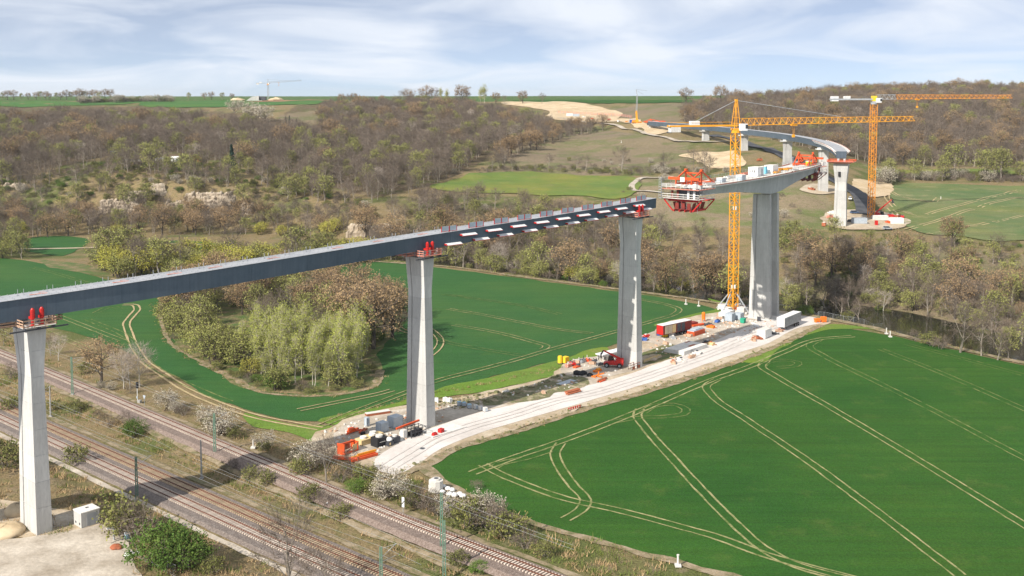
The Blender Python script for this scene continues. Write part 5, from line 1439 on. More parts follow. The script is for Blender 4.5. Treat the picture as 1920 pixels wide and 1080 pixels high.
scatter('copsefront', [(460,708),(520,722),(600,728),(668,722),(690,690),(690,655),(620,655),(520,650),(450,668)], 3.7, [('poplar', .94), ('yellow_willow', .06)], (.55, 1.08), seed=16)
scatter('copseedge', [(300,604),(330,652),(400,692),(470,726),(540,738),(620,739),(690,726),(712,690),(700,690),(680,716),(600,730),(520,724),(440,700),(380,674),(330,634)], 3.2, [('olive_shrub', .5), ('shrub', .3), ('green_shrub', .08), ('willow', .12)], (.5, .95), seed=18, keep=lambda X, Y: .75 + 0 * X)
scatter('copsewest', [(318,600),(420,648),(470,690),(430,690),(372,668),(335,640)], 5.6, [('willow', .8), ('budding', .2)], (.75, 1.1), seed=17)
ZONES = {'left': ('in the wood on the left hillside', 'trees of the left hillside wood'), 'right': ('in the wood on the right hillside', 'trees of the right hillside wood'), 'bluff': ('on the rocky bluff', 'plants on the rocky bluff'),
 'foot': ('at the foot of the rocky bluff', 'trees at the foot of the bluff'), 'meander': ('beside the small field left of the bluff', 'trees by the small left field'), 'willows': ('in the willow row behind the near girder', 'trees in the willow row'),
 'belt': ('in the river belt behind the middle wheat field', 'trees of the river belt'), 'beltslope': ('on the brown slope above the river belt', 'plants above the river belt'), 'rightbank': ('on the river bank right of the twin-walled pier', 'trees of the right river bank'),
 'rightbankupper': ('on the upper river bank below the far wheat field', 'plants of the upper right bank'), 'hedge': ('in the hedge above the far wheat field', 'plants of the far hedge'), 'hedgerow': ('in the hedgerow above the sloping meadow', 'plants of the meadow hedgerow'),
 'woodedge': ('at the edge of the wood beside the brown slope', 'plants at the wood edge'), 'slope': ('on the open brown slope under the far girder', 'plants of the open slope'), 'copseback': ('in the back of the copse', 'trees at the back of the copse'),
 'copsefront': ('in the front row of the copse', 'poplars at the front of the copse'), 'copseedge': ('along the edge of the copse', 'shrubs along the edge of the copse'), 'copsewest': ('on the left side of the copse', 'willows on the left of the copse')}
DESC = {'bare': 'leafless grey-brown tree', 'oak': 'rust-brown budding oak', 'budding': 'pale olive budding tree', 'poplar': 'slender light green poplar', 'willow': 'round olive-green willow', 'yellow_willow': 'bright yellow-green willow',
        'shrub': 'bare brown shrub', 'olive_shrub': 'olive-green shrub', 'green_shrub': 'fresh green shrub', 'blossom': 'white-blossomed shrub', 'birch': 'white-stemmed birch', 'conifer': 'dark conifer'}
SRANGE = {'left': (.55, 1.15), 'right': (.55, 1.15), 'belt': (.5, 1.05), 'rightbank': (.42, .92), 'copsefront': (.55, 1.08), 'beltslope': (.55, 1.05), 'copseback': (.62, .95), 'foot': (.55, .95), 'bluff': (.6, 1.15), 'rightbankupper': (.5, .9)}
def place_words(e):
    px = PX(e[2], e[3], e[4])[0]; z = e[7]
    if z in ('belt', 'beltslope'):
        w_ = 'left of the road-curve pier' if px < 765 else 'just right of the road-curve pier' if px < 900 else 'midway between the slender piers' if px < 1050 else 'just left of the telehandler pier' if px < 1165 else 'just right of the telehandler pier' if px < 1280 else 'beside the yellow crane mast'
        return ('in the river belt ' if z == 'belt' else 'above the river belt, ') + w_
    if z == 'rightbank': return 'on the far river bank ' + ('next to the twin-walled pier' if px < 1540 else 'below the flared pier' if px < 1620 else 'below the flat-top crane' if px < 1720 else 'below the spreading dark tree' if px < 1830 else 'near the right picture edge')
    if z == 'copsefront': return 'at the front of the copse, ' + ('left end' if px < 510 else 'left of its middle' if px < 560 else 'right of its middle' if px < 620 else 'right end')
    if z == 'left': return 'in the left hillside wood ' + ('at the left edge' if px < 250 else 'above the rock face' if px < 520 else 'above the girder middle' if px < 760 else 'beside the sloping meadow')
    if z == 'right': return 'in the right hillside wood ' + ('behind the curved girder' if px < 1600 else 'right of the flat-top crane')
    if z == 'bluff': return 'on the bluff ' + ('at the left picture edge' if px < 120 else 'around the left rock ledges' if px < 260 else 'left of the broad rock face' if px < 345 else 'around the broad rock face' if px < 440 else 'right of the broad rock face' if px < 560 else 'at its right end')
    if z in ('willows', 'foot'): return ('in the willow row behind the near girder, ' if z == 'willows' else 'at the foot of the bluff, ') + ('left end' if px < 180 else 'left part' if px < 300 else 'middle part' if px < 430 else 'right part' if px < 570 else 'right end')
    if z == 'copseback': return 'in the back of the copse, ' + ('left part' if px < 430 else 'middle' if px < 580 else 'right part')
    return ZONES[z][0]
def size_word(e):
    a, b_ = SRANGE.get(e[7], (.6, 1.1)); f = (e[5] - a) / (b_ - a)
    return 'small ' if f < .33 else ('large ' if 'shrub' in e[0] or 'willow' in e[0] else 'tall ') if f > .67 else 'mid-sized '
def vis(e):
    px, py = PX(e[2], e[3], e[4]); return -30 < px < 1950 and py < 1100
order = sorted([e for e in SC_LIST if vis(e)], key=lambda e: -TH[e[0]] * e[5] / e[3])
LIM = {'birch': 40, 'bare': 290, 'budding': 150, 'oak': 70, 'poplar': 90, 'willow': 60, 'yellow_willow': 60, 'shrub': 130, 'olive_shrub': 90, 'green_shrub': 40, 'blossom': 40}
cnt = {}; single = set()
for e in order:
    if cnt.get(e[0], 0) < LIM.get(e[0], 50):
        cnt[e[0]] = cnt.get(e[0], 0) + 1; single.add(id(e))
mass = []
for e in SC_LIST:
    if id(e) in single:
        zl, zg = ZONES[e[7]]
        plant(e[0], (e[2], e[3], e[4] - .1), e[5], size_word(e) + DESC[e[0]] + ' ' + place_words(e), zg, e[6], e[1])
    else: mass.append(e)
def gn_mass(name, ents, label, objs, cat):
    """one mass of plants: points that carry copies of the plant meshes"""
    me = bpy.data.meshes.new(name); n = len(ents)
    me.vertices.add(n); me.vertices.foreach_set('co', np.array([(e[0], e[1], e[2]) for e in ents], float).ravel())
    for nm, tp, col_ in (('pick', 'INT', 5), ('size', 'FLOAT', 3), ('turn', 'FLOAT', 4)):
        at = me.attributes.new(nm, tp, 'POINT'); at.data.foreach_set('value', [e[col_] for e in ents])
    o = bpy.data.objects.new(name, me); COL.objects.link(o)
    ng = bpy.data.node_groups.new(name, 'GeometryNodeTree')
    ng.interface.new_socket('Geometry', in_out='INPUT', socket_type='NodeSocketGeometry'); ng.interface.new_socket('Geometry', in_out='OUTPUT', socket_type='NodeSocketGeometry')
    N = ng.nodes.new; Lk = ng.links.new
    gi, go, jn = N('NodeGroupInput'), N('NodeGroupOutput'), N('GeometryNodeJoinGeometry')
    def attr(nm, tp):
        a = N('GeometryNodeInputNamedAttribute'); a.data_type = tp; a.inputs[0].default_value = nm
        return [s for s in a.outputs if s.enabled and s.name == 'Attribute'][0]
    pk, sz, tu = attr('pick', 'INT'), attr('size', 'FLOAT'), attr('turn', 'FLOAT')
    cx = N('ShaderNodeCombineXYZ'); Lk(tu, cx.inputs[2])
    for k in sorted(set(e[5] for e in ents)):
        cmpn = N('FunctionNodeCompare'); cmpn.data_type = 'INT'; cmpn.operation = 'EQUAL'
        ins = [s for s in cmpn.inputs if s.enabled]; Lk(pk, ins[0]); ins[1].default_value = k
        oi = N('GeometryNodeObjectInfo'); oi.inputs['Object'].default_value = objs[k]; oi.inputs['As Instance'].default_value = True
        ip = N('GeometryNodeInstanceOnPoints')
        Lk(gi.outputs[0], ip.inputs['Points']); Lk(cmpn.outputs[0], ip.inputs['Selection']); Lk(oi.outputs['Geometry'], ip.inputs['Instance']); Lk(cx.outputs[0], ip.inputs['Rotation']); Lk(sz, ip.inputs['Scale'])
        Lk(ip.outputs[0], jn.inputs[0])
    Lk(jn.outputs[0], go.inputs[0])
    md = o.modifiers.new('scatter', 'NODES'); md.node_group = ng
    return tag(o, label, cat, kind='stuff')
big = [(e[2], e[3], e[4] - .1, e[5], e[6], KIND[e[0]][e[1]][2]) for e in mass]
gn_mass('wood', big, 'brown leafless wood and scrub covering both hillsides', PROTO_ID, 'wood')
print('TREES', len(SC_LIST), 'single', len(single), cnt)

# ---- plants placed one by one
def gp(px, py): 
    v = GT(px, py); return (v.x, v.y, v.z - .08)
for (px, py, kd, sc, lb_) in [
    (62,742,'shrub',1.27,'bare brown shrub at the foot of the closest pier beside the single track'), (22,710,'shrub',1.36,'brown bush left of the closest pier above the cutting'), (8,648,'budding',.5,'budding small tree at the left picture edge beside the single track'),
    (95,668,'bare',.45,'small leafless tree right of the closest pier head'), (110,676,'birch',.62,'thin pale birch close to the right side of the closest pier'), (160,700,'olive_shrub',1.02,'olive bush beside the green catenary mast'),
    (190,718,'oak',.66,'dark-trunked spreading tree left of the white birches'), (232,730,'birch',.86,'white birch, leftmost of the three beside the railway signal'), (244,728,'birch',.8,'white birch, middle one of the three beside the railway signal'),
    (262,726,'birch',.95,'white birch, rightmost of the three beside the railway signal'), (190,728,'blossom',0.43,'low white blossoming shrub under the dark spreading tree'), (210,732,'blossom',0.48,'creamy blossoming shrub at the foot of the white birches'),
    (245,738,'shrub',0.77,'reddish bare shrub left of the railway signal'), (312,770,'blossom',0.98,'white blossoming shrub right of the railway signal'), (330,776,'blossom',0.62,'small white blossoming shrub beside the larger blossoming one'),
    (345,780,'shrub',0.94,'bare brown shrub between the two white blossoming shrubs'), (385,795,'blossom',0.70,'white blossoming shrub close behind the green mast by the single track'), (412,815,'blossom',1.36,'large white blossoming shrub in front of the green wheat strip'),
    (395,805,'olive_shrub',1.02,'olive shrub under the large white blossoming shrub'), (440,822,'olive_shrub',0.85,'olive shrub right of the large white blossoming shrub'), (497,842,'blossom',0.78,'bluish-white small tree at the crossing of the field tracks'), (497,846,'olive_shrub',0.68,'olive shrub under the bluish-white small tree'),
    (252,818,'green_shrub',1.25,'round yellow-green bush between the single and double tracks'), (143,775,'olive_shrub',1.02,'olive bush on the bank below the single track'), (205,800,'shrub',0.94,'flat brown bramble on the bank between the tracks'), (235,795,'shrub',0.85,'brown bramble left of the round yellow-green bush'),
    (185,790,'shrub',0.77,'brown bramble below the single track near the concrete mast'), (100,770,'olive_shrub',0.85,'olive bush right beside the closest pier on the bank'), (20,770,'olive_shrub',1.10,'dark olive bush at the left edge between the tracks'),
    (575,880,'blossom',1.17,'big white blossoming shrub left of the orange formwork'), (605,872,'blossom',0.94,'white blossoming shrub half behind the bare ash tree'), (560,892,'olive_shrub',1.10,'olive shrub at the foot of the big white blossoming shrub'),
    (612,905,'bare',.62,'bare multi-stemmed ash tree in front of the orange formwork'), (640,905,'shrub',1.19,'bare bramble at the end of the haul road'), (680,905,'olive_shrub',1.10,'olive shrub just below the end of the haul road'), (668,925,'green_shrub',.9,'small fresh green bush beside the single track'),
    (660,895,'bare',.42,'small bare tree at the lower end of the haul road'), (730,935,'blossom',1.17,'cream blossoming bush at the lower end of the haul road'), (755,930,'blossom',0.70,'smaller cream bush right of the cream blossoming bush'), (700,930,'olive_shrub',0.94,'olive shrub left of the cream blossoming bush'),
    (790,955,'shrub',1.36,'brown thicket beside the white trackside sign'), (820,965,'shrub',1.44,'brown thicket behind the tall catenary mast pair'), (770,950,'olive_shrub',1.10,'olive thicket left of the white trackside sign'), (845,972,'blossom',0.86,'cream blossom in the thicket below the concrete rings'),
    (880,990,'olive_shrub',1.70,'large olive thicket at the corner of the near wheat field'), (905,985,'blossom',1.17,'cream blossoming thicket at the corner of the near wheat field'), (925,1000,'shrub',1.61,'brown thicket along the lower field edge'), (950,1010,'olive_shrub',1.44,'olive thicket along the lower field edge'),
    (985,1030,'shrub',1.10,'brown shrub on the verge below the near wheat field'), (1020,1045,'olive_shrub',0.85,'low olive shrub on the verge below the near wheat field'), (895,918,'shrub',0.59,'thin dry bush at the tip of the near wheat field'),
    (250,1010,'bare',.45,'small budding bare tree behind the grey utility box'), (232,1005,'olive_shrub',2.04,'large olive willow bush right of the grey utility box'), (262,1020,'shrub',1.87,'brown willow bush beside the bright green bushes'), (310,1062,'green_shrub',2.3,'bright green bush, larger of two beside the gravel turning area'), (345,1068,'green_shrub',1.9,'bright green bush, right one of two beside the gravel turning area'),
    (400,1075,'olive_shrub',0.85,'olive shrub by the double track at the lower picture edge'), (545,1120,'bare',.95,'thin bare tree in front of the double track at the lower edge'), (600,1150,'bare',.7,'second thin bare tree at the lower edge'),
    (470,900,'olive_shrub',0.85,'olive bush between the tracks left of the white debris'), (500,912,'olive_shrub',0.94,'olive bush on the bank below the single track, left of the thin bare trees'), (610,955,'shrub',1.10,'brown bramble beside the white debris between the tracks'), (640,975,'olive_shrub',0.94,'olive bramble right of the white debris between the tracks'), (580,942,'olive_shrub',1.10,'olive bramble left of the white debris between the tracks'),
    (430,885,'shrub',0.85,'brown bramble on the bank under the deck shadow'), (860,1065,'olive_shrub',0.85,'olive bramble under the mast pair at the lower edge'), (900,1075,'green_shrub',.7,'small green bush at the lower edge beside the single track'), (140,870,'olive_shrub',1.27,'olive bush below the double track right of the pier'),
    (10,880,'olive_shrub',1.87,'dark olive bush left of the closest pier base'), (518,728,'green_shrub',1.6,'round dark green bush at the front of the copse'), (566,735,'shrub',0.94,'orange-brown bush at the front of the copse'), (712,640,'green_shrub',.9,'low bright green bush right of the copse'),
    (735,632,'oak',.95,'tall budding tree at the right end of the copse'), (700,655,'oak',1.15,'big gnarled oak with dark trunk at the right end of the copse'), (662,640,'oak',1.0,'rust-brown oak left of the big gnarled oak'), (470,695,'willow',1.2,'many-stemmed pale willow at the front left of the copse'),
    (405,685,'willow',1.15,'round willow at the left front corner of the copse'), (225,522,'willow',1.1,'leaning willow at the bend of the field edge'), (250,500,'oak',.78,'wide rusty-brown tree behind the leaning willow'),
    (1785,462,'oak',.8,'dark wide-spreading tree below the far wheat field'), (1662,345,'blossom',2.30,'large white blossoming tree at the left end of the far hedge'), (1455,470,'budding',.8,'pale brown tree below the flared pier site'),
    (1800,662,'bare',1.15,'large leaning bare tree at the river bend on the right'), (1890,672,'budding',.62,'olive bush-like tree at the right picture edge by the river'), (1745,650,'olive_shrub',1.36,'olive bush at the water edge right of the marker posts'), (1510,592,'green_shrub',1.2,'green bush behind the grey container by the river'),
    (1840,668,'bare',.8,'bare tree on the near bank right of the large leaning tree'), (1765,655,'shrub',1.36,'brown shrub on the near bank left of the large leaning tree'), (1870,676,'bare',.7,'bare tree close to the right picture edge on the near bank'), (1715,640,'shrub',1.10,'brown shrub at the water edge right of the white marker posts'), (1590,602,'olive_shrub',1.10,'olive bush behind the river fence'), (1575,598,'bare',.55,'small bare tree behind the river fence'), (1610,606,'bare',.6,'second small bare tree behind the river fence'),
    (1240,440,'blossom',1.25,'white blossoming bush right of the pier with the telehandler'), (1010,520,'willow',.8,'light green willow at the middle field edge'), (1080,528,'blossom',0.78,'dry pale bush at the middle field edge'), (905,505,'yellow_willow',.75,'yellowish bushy willow at the middle field edge'),
    (365,300,'birch',.95,'white birch above the rocky bluff'), (435,330,'conifer',1.6,'dark pine on the bluff'), (543,242,'conifer',.95,'conifer, tallest of the group in the hillside meadow'), (556,238,'conifer',.6,'conifer right of the tallest one in the hillside meadow'), (563,255,'conifer',.6,'conifer at the lower end of the hillside meadow'), (583,256,'conifer',.55,'conifer at the lower right corner of the hillside meadow'), (536,230,'conifer',.5,'small conifer left of the tallest one in the hillside meadow'), (562,242,'conifer',.5,'small conifer in the middle of the hillside meadow'),
    (440,213,'blossom',3.00,'white blossoming tree, leftmost of three at the top of the left wood'), (470,220,'blossom',3.40,'white blossoming tree, broad middle one of three at the top of the left wood'), (496,228,'blossom',3.20,'white blossoming tree, right one of three at the top of the left wood'),
]:
    plant(kd, gp(px, py), sc, lb_)
# rows of trees on the skyline
SKY_L = [(4,11),(14,12),(26,12),(40,10),(53,9),(68,10),(76,13),(86,11),(92,9),(106,11),(114,9),(125,12),(134,12),(143,12),(150,14),(158,13),(168,12),(178,13),(187,12),(197,13),(208,13),(354,11),(384,9),(397,10),(417,11),(435,8),(230,6),(262,6)]
for i, (px, hp) in enumerate(SKY_L):
    v = GT(px, 187.0); sc = hp * v.y / FPX / 15 * 1.35
    plant('oak' if i % 3 else 'budding', (v.x, v.y, v.z - .1), sc, 'small roundish tree in the avenue on the left skyline' if i < 21 else 'small lone tree on the left plateau skyline', 'avenue trees on the left skyline' if i < 21 else 'lone trees on the left plateau')
SKY_M = [(640,14,0),(652,16,0),(664,15,0),(700,12,0),(716,12,0),(755,22,0),(765,20,0),(790,20,0),(800,24,0),(814,26,0),(826,28,1),(838,26,1),(866,26,0),(873,22,0),(902,28,1),(908,34,1),(930,16,0),(945,14,0),(980,18,0),(1016,18,0),(1286,22,0),(1320,16,0),(1350,26,0),(1362,24,0),(1380,20,0)]
for i, (px, hp, pp) in enumerate(SKY_M):
    v = GT(px, 195 if px < 1200 else 196); sc = hp * v.y / FPX / (16 if pp else 15) * 1.1
    plant('poplar' if pp else ('oak', 'bare')[i % 2], (v.x, v.y, v.z - .1), sc * 1.15, 'tall narrow tree standing out on the middle skyline' if pp else ('bare tree standing out above the middle ridge' if px < 1200 else 'bare tree at the left end of the right hill skyline'), 'trees on the middle skyline' if px < 1200 else 'trees at the left end of the right skyline')
hd = MB()
ents = []
for px in np.arange(150, 325, 2.2):
    v = GT(px, 190.5 + rnd.uniform(0, 1.2) + max(0, (250 - px)) * .03); k = rnd.choice(['shrub', 'olive_shrub', 'blossom'])
    ents.append((v.x, v.y, v.z, rnd.uniform(1.2, 2.2), rnd.uniform(0, 6), KIND[k][0][2]))
# ---- grass tufts and brambles of the verges
TP = []
for i in range(2):
    for m in (M_STRAW, M_GTUFT): TP.append(bpy.data.objects.new('proto_tuft', tuft_proto(5 + i, .55, .5, 16).mesh('proto_tuft', m)))
def tufts(poly_px, n, seed):
    rs = np.random.RandomState(seed); W = [GT(a, b) for a, b in poly_px]
    x0, x1, y0, y1 = min(p.x for p in W), max(p.x for p in W), min(p.y for p in W), max(p.y for p in W)
    X = rs.uniform(x0, x1, n); Y = rs.uniform(y0, y1, n); Z = Tm(X, Y); px, py = PX(X, Y, Z)
    dR = seg_dist(X, Y, [tuple(p) for p in qR[::8]]); dAB = seg_dist(X, Y, _cutline)
    ok = pip(px, py, poly_px) & (dR > 4.6) & (dAB > 7.6) & ~pip(px, py, WHEAT_NEAR) & ~pip(px, py, WHEAT_MID) & ~pip(px, py, SITE)
    g = vnoise(X, Y, 7, 2) * .6 + vnoise(X, Y, 2.5, 1) * .4
    ok &= rs.rand(n) < np.clip((g - .25) * 2.2, .1, 1)
    return [(x, y, z, rs.uniform(.6, 1.9), rs.uniform(0, 6.28), int(rs.randint(2) * 2 + (1 if rs.rand() < (.62 if gg > .55 else .2) else 0))) for x, y, z, gg in zip(X[ok], Y[ok], Z[ok], g[ok])]
V = tufts([(-120,600),(0,632),(300,770),(560,850),(720,890),(830,905),(960,968),(1350,1078),(1450,1120),(700,1140),(-120,1140)], 42000, 3)
V = [e for e in V if not pip(np.array([PX(e[0], e[1], e[2])[0]]), np.array([PX(e[0], e[1], e[2])[1]]), [(-400,985),(40,1008),(120,1000),(190,985),(235,1000),(250,1040),(262,1120),(-400,1180)])[0]]
gn_mass('verge_grass', V, 'dry grass tufts on the banks between and beside the railway tracks', TP, 'grass')
gn_mass('hedge', ents, 'low bushy hedge running along the left plateau field', PROTO_ID, 'hedge')
ents = []
rs = np.random.RandomState(8)
for pts in ([(205,522),(290,550),(302,600),(332,655),(400,690),(430,706),(500,737),(600,743),(690,730),(712,695)], [(735,893),(850,845),(960,812),(1100,768),(1240,726),(1380,679),(1460,648),(1540,610)], [(640,484),(830,499),(960,517),(1200,548),(1380,575)],
            [(1480,586),(1560,600),(1700,632),(1920,682)], [(600,795),(760,750),(900,722),(1050,690)]):
    W = catmull([(G(a, b).x, G(a, b).y) for a, b in pts], .55)
    for q in W: ents.append((q[0] + rs.randn() * .8, q[1] + rs.randn() * .8, .12, rs.uniform(.4, 1.2), rs.uniform(0, 6), int(rs.randint(4))))
gn_mass('field_edge_grass', ents, 'dry grass growing along the field edges', TP, 'grass')

# ---- loose rubble of the building site
def rubble(zones, n, label, m, seed, smax):
    rs = np.random.RandomState(seed); mb = MB(); k = 0
    while k < n:
        z = zones[rs.randint(len(zones))]
        xs = [a for a, _ in z]; ys = [b for _, b in z]
        px, py = rs.uniform(min(xs), max(xs)), rs.uniform(min(ys), max(ys))
        if not pip(np.array([px]), np.array([py]), z)[0]: continue
        g = GT(px, py); s_ = rs.uniform(.12, smax) * (1 if rs.rand() > .08 else 2)
        mb.box((g.x, g.y, g.z + .17 + s_ * .25), (s_ * rs.uniform(.7, 2.2), s_, s_ * rs.uniform(.4, .9)), rs.uniform(0, 3), taper=rs.uniform(.5, .95)); k += 1
    return tag(mb.build('rubble', m), label, 'rubble', kind='stuff')
RZ = [[(600,812),(720,775),(800,765),(860,752),(830,800),(760,830),(700,855),(640,855)], [(930,742),(1050,705),(1140,668),(1200,690),(1120,716),(1000,745)], [(1205,660),(1260,615),(1350,592),(1400,600),(1340,645),(1260,680)], [(1340,590),(1460,590),(1440,640),(1380,640)]]
rubble(RZ, 420, 'pale stones and broken concrete strewn over the building site', M_CONCW, 4, .5)
rubble(RZ, 260, 'brown timber offcuts and rusty scrap strewn over the building site', M_WOOD, 5, .55)
rubble([[(800,758),(1000,725),(1060,700),(1050,712),(960,745),(860,770)], [(735,893),(960,812),(1240,726),(1460,648),(1470,640),(1240,716),(960,798),(760,880)]], 420, 'clods and stones along the haul road edge', M_CHURN, 6, .5)

# ================================================================== rock outcrops of the bluff
M_ROCK = mat('pale_rock', (0.27, 0.215, 0.16), (0.45, 0.385, 0.30), c3=(0.37, 0.31, 0.235), scale=.35, detail=7, bump=.6, bscale=1.2, rand=.14, stretch=(1, 1, 3))
def outcrop(px0, px1, py, hgt, rows, label):
    a, b_ = GT(px0, py), GT(px1, py); L_ = (b_ - a).length; ang = math.atan2(b_.y - a.y, b_.x - a.x)
    r = thing('rock_outcrop', label, 'rock', a, ang)
    for j in range(rows):
        x = rnd.uniform(-1, 0); z = hgt * j / rows
        while x < L_ - .3:
            w_ = rnd.uniform(1.0, 3.6); h_ = hgt / rows * rnd.uniform(.9, 1.5)
            if rnd.random() < .93 - .5 * max(0, j / rows - .5):
                mb = MB(); n = 9
                ring = [(math.cos(6.283 * i / n) * w_ * .75 * rnd.uniform(.7, 1.2), math.sin(6.283 * i / n) * 2.2 * rnd.uniform(.6, 1.15)) for i in range(n)]
                rings = []
                for zz_, k in ((-1.0, 1.05), (h_ * .3, 1.0), (h_ * .6, .98), (h_ * .85, .8), (h_, .45)):
                    rings.append([(u * k * rnd.uniform(.85, 1.12), v_ * k * rnd.uniform(.85, 1.12), zz_ + rnd.uniform(-.15, .15) * h_) for u, v_ in ring])
                mb.loft(rings)
                gx_ = a.lerp(b_, min(max(x / L_, 0), 1)); zz = max(Tz(gx_.x, gx_.y) - a.z, -1.5)
                mb.build('rock', M_ROCK, r, (x + w_ / 2, rnd.uniform(-.9, .5) + j * 1.0, z + zz - .3), rnd.uniform(-.25, .25))
            x += w_ * rnd.uniform(.5, .75)
for args in [(343, 428, 404, 12, 6, 'broad pale rock face of the bluff, largest outcrop'), (284, 304, 362, 4.5, 2, 'small bright rock knob at the top of the bluff'), (188, 246, 398, 6, 4, 'low rock ledges at the left end of the bluff'), (236, 270, 368, 3, 1, 'thin rock ledge above the left rock ledges'),
             (312, 340, 392, 4, 2, 'narrow rock ledge left of the broad rock face'), (240, 256, 380, 5, 2, 'upright rock block between the left ledges'), (655, 760, 442, 5, 2, 'long pale rock wall behind the river trees above the near girder'), (764, 822, 440, 4, 2, 'short pale rock wall right of the long rock wall'), (10, 44, 354, 2.5, 1, 'small rock ledge at the left picture edge'), (455, 470, 400, 5, 2, 'dark-edged rock at the right end of the bluff')]:
    outcrop(*args)
# ================================================================== railway equipment
M_MASTG = mat('mast_green', (0.10, 0.19, 0.14), (0.14, 0.23, 0.17), scale=1, rough=.6)
M_MASTC = mat('mast_concrete', (0.30, 0.295, 0.28), (0.38, 0.37, 0.35), scale=1)
def cat_mast(px, py, hgt, label, green=True, arm=None):
    v = GT(px, py)
    r = thing('catenary_mast', label, 'catenary mast', (v.x, v.y, v.z), 0)
    mb = MB()
    if green:
        for x in (-.2, .2): mb.beam((x, 0, -.3), (x * .6, 0, hgt), .13, .16)
        for k in range(int(hgt / .9)):
            z = k * .9; f = 1 - .4 * z / hgt; s_ = 1 if k % 2 else -1
            mb.beam((-.2 * f * s_, 0, z), (.2 * f * s_, 0, z + .9), .06)
    else:
        mb.tube((0, 0, -.3), (0, 0, hgt), .2, .13, n=8)
    mb.build('mast_post', M_MASTG if green else M_MASTC, r)
    if arm:
        d = Vector((arm[0], arm[1], 0))
        mb = MB(); mb.tube((0, 0, hgt * .8), d + Vector((0, 0, hgt * .93)), .045, n=5); mb.tube((0, 0, hgt * .96), d + Vector((0, 0, hgt * .93)), .03, n=5); mb.tube((0, 0, hgt * .72), d * .95 + Vector((0, 0, hgt * .72)), .035, n=5)
        mb.build('cantilever_arm', M_CONCW, r)
    mb = MB(); mb.box((0, 0, .05), (.7, .7, .4)); mb.build('footing', M_MASTC, r)
    return r
ARM = (1.9, 2.4)
cat_mast(136, 740, 9.0, 'green lattice catenary mast right of the closest pier', True, ARM)
cat_mast(95, 782, 7.0, 'short grey concrete mast just right of the closest pier', False, (-1.5, -1.6))
cat_mast(257, 942, 8.2, 'green catenary mast beside the double track under the deck', True, ARM)
cat_mast(378, 898, 7.4, 'grey concrete pole between the single and double tracks', False)
cat_mast(403, 853, 8.2, 'green catenary mast beside the large white blossoming shrub', True, ARM)
cat_mast(828, 1040, 9.6, 'tall green catenary mast at the lower edge beside the single track', True, ARM)
cat_mast(833, 1092, 9.2, 'second green mast right in front of the tall green one', True)
cat_mast(715, 1130, 8.0, 'green catenary mast top at the lower edge beside the double track', True, ARM)
for q, off, z, lb_ in ((qR, 0, 5.8, 'overhead wire above the single railway track'), (qA, 0, 4.6, 'overhead wire above the upper of the parallel tracks'), (qB, 0, 4.6, 'overhead wire above the lower of the parallel tracks')):
    r = thing('overhead_wire', lb_, 'wire', (q[0][0], q[0][1], z))
    for nm, dz, rad in (('contact_wire', 0, .014), ('carrier_wire', 1.3, .014)):
        mb = MB(); o0 = q[0]
        pts = [Vector((p[0] - o0[0], p[1] - o0[1], dz - (0.7 * (1 - (2 * ((i % 8) / 8) - 1) ** 2) if dz else 0))) for i, p in enumerate(q[::12])]
        for a, b_ in zip(pts[:-1], pts[1:]): mb.tube(a, b_, rad, n=4, cap=False)
        mb.build(nm, M_GREY, r)
def item(name, label, cat, px, py, rz, parts, z=None, group=None):
    v = GT(px, py)
    r = thing(name, label, cat, (v.x, v.y, (v.z + .17) if z is None else z), rz, group)
    for nm, m, shapes in parts:
        mb = MB()
        for s in shapes:
            if s[0] == 'b': mb.box(s[1], s[2], s[3] if len(s) > 3 else 0, taper=s[4] if len(s) > 4 else 1)
            elif s[0] == 't': mb.tube(s[1], s[2], s[3], s[4] if len(s) > 4 else None, n=10)
            elif s[0] == 'm': mb.beam(s[1], s[2], s[3], s[4] if len(s) > 4 else None)
            elif s[0] == 'o': mb.blob(s[1], s[2], seed=rnd.randint(0, 999), n=14, m=8, jit=.12, squash=s[3] if len(s) > 3 else .6)
        mb.build(nm, m, r, smooth=any(s[0] == 'o' for s in shapes))
    return r
item('railway_signal', 'railway signal with a black head on a white post beside the birches', 'signal', 258, 757, R(-35), [('post', M_WHITE, [('t', (0, 0, 0), (0, 0, 3.4), .07)]), ('signal_head', M_BLACK, [('b', (0, 0, 4.0), (.6, .35, 1.3)), ('t', (0, 0, 4.5), (0, 0, 4.75), .3)]), ('label_plate', M_PANEL, [('b', (0, -.1, 1.2), (.4, .05, .5))]), ('base', M_MASTC, [('b', (.5, .2, .3), (.9, .6, .6))])])
item('warning_sign', 'small pale triangular sign on a thin post right of the railway signal', 'sign', 271, 762, R(-30), [('post', M_GREY, [('t', (0, 0, 0), (0, 0, 1.7), .04)]), ('sign_board', M_PANEL, [('m', (-.4, 0, 2.2), (.4, 0, 2.2), .08, .3), ('m', (-.25, 0, 1.9), (.25, 0, 1.9), .08, .3), ('m', (-.1, 0, 1.65), (.1, 0, 1.65), .08, .3)])])
item('trackside_sign', 'white upright trackside board with a black diagonal bar', 'sign', 756, 965, R(-30), [('post', M_GREY, [('t', (0, 0, 0), (0, 0, 1.2), .05)]), ('sign_board', M_WHITE, [('b', (0, 0, 1.95), (.5, .06, 1.7))]), ('diagonal_bar', M_BLACK, [('m', (-.24, -.045, 1.6), (.24, -.045, 2.2), .03, .14)])])
item('debris', 'white plastic and dark pipe lying between the tracks', 'debris', 622, 948, R(20), [('plastic_sheet', M_WHITE, [('o', (0, 0, .25), .5), ('o', (.9, .2, .2), .4), ('o', (-.6, .1, .25), .35)]), ('pipe', M_BLACK, [('t', (.9, 0, .2), (2.0, .1, .25), .16)])])
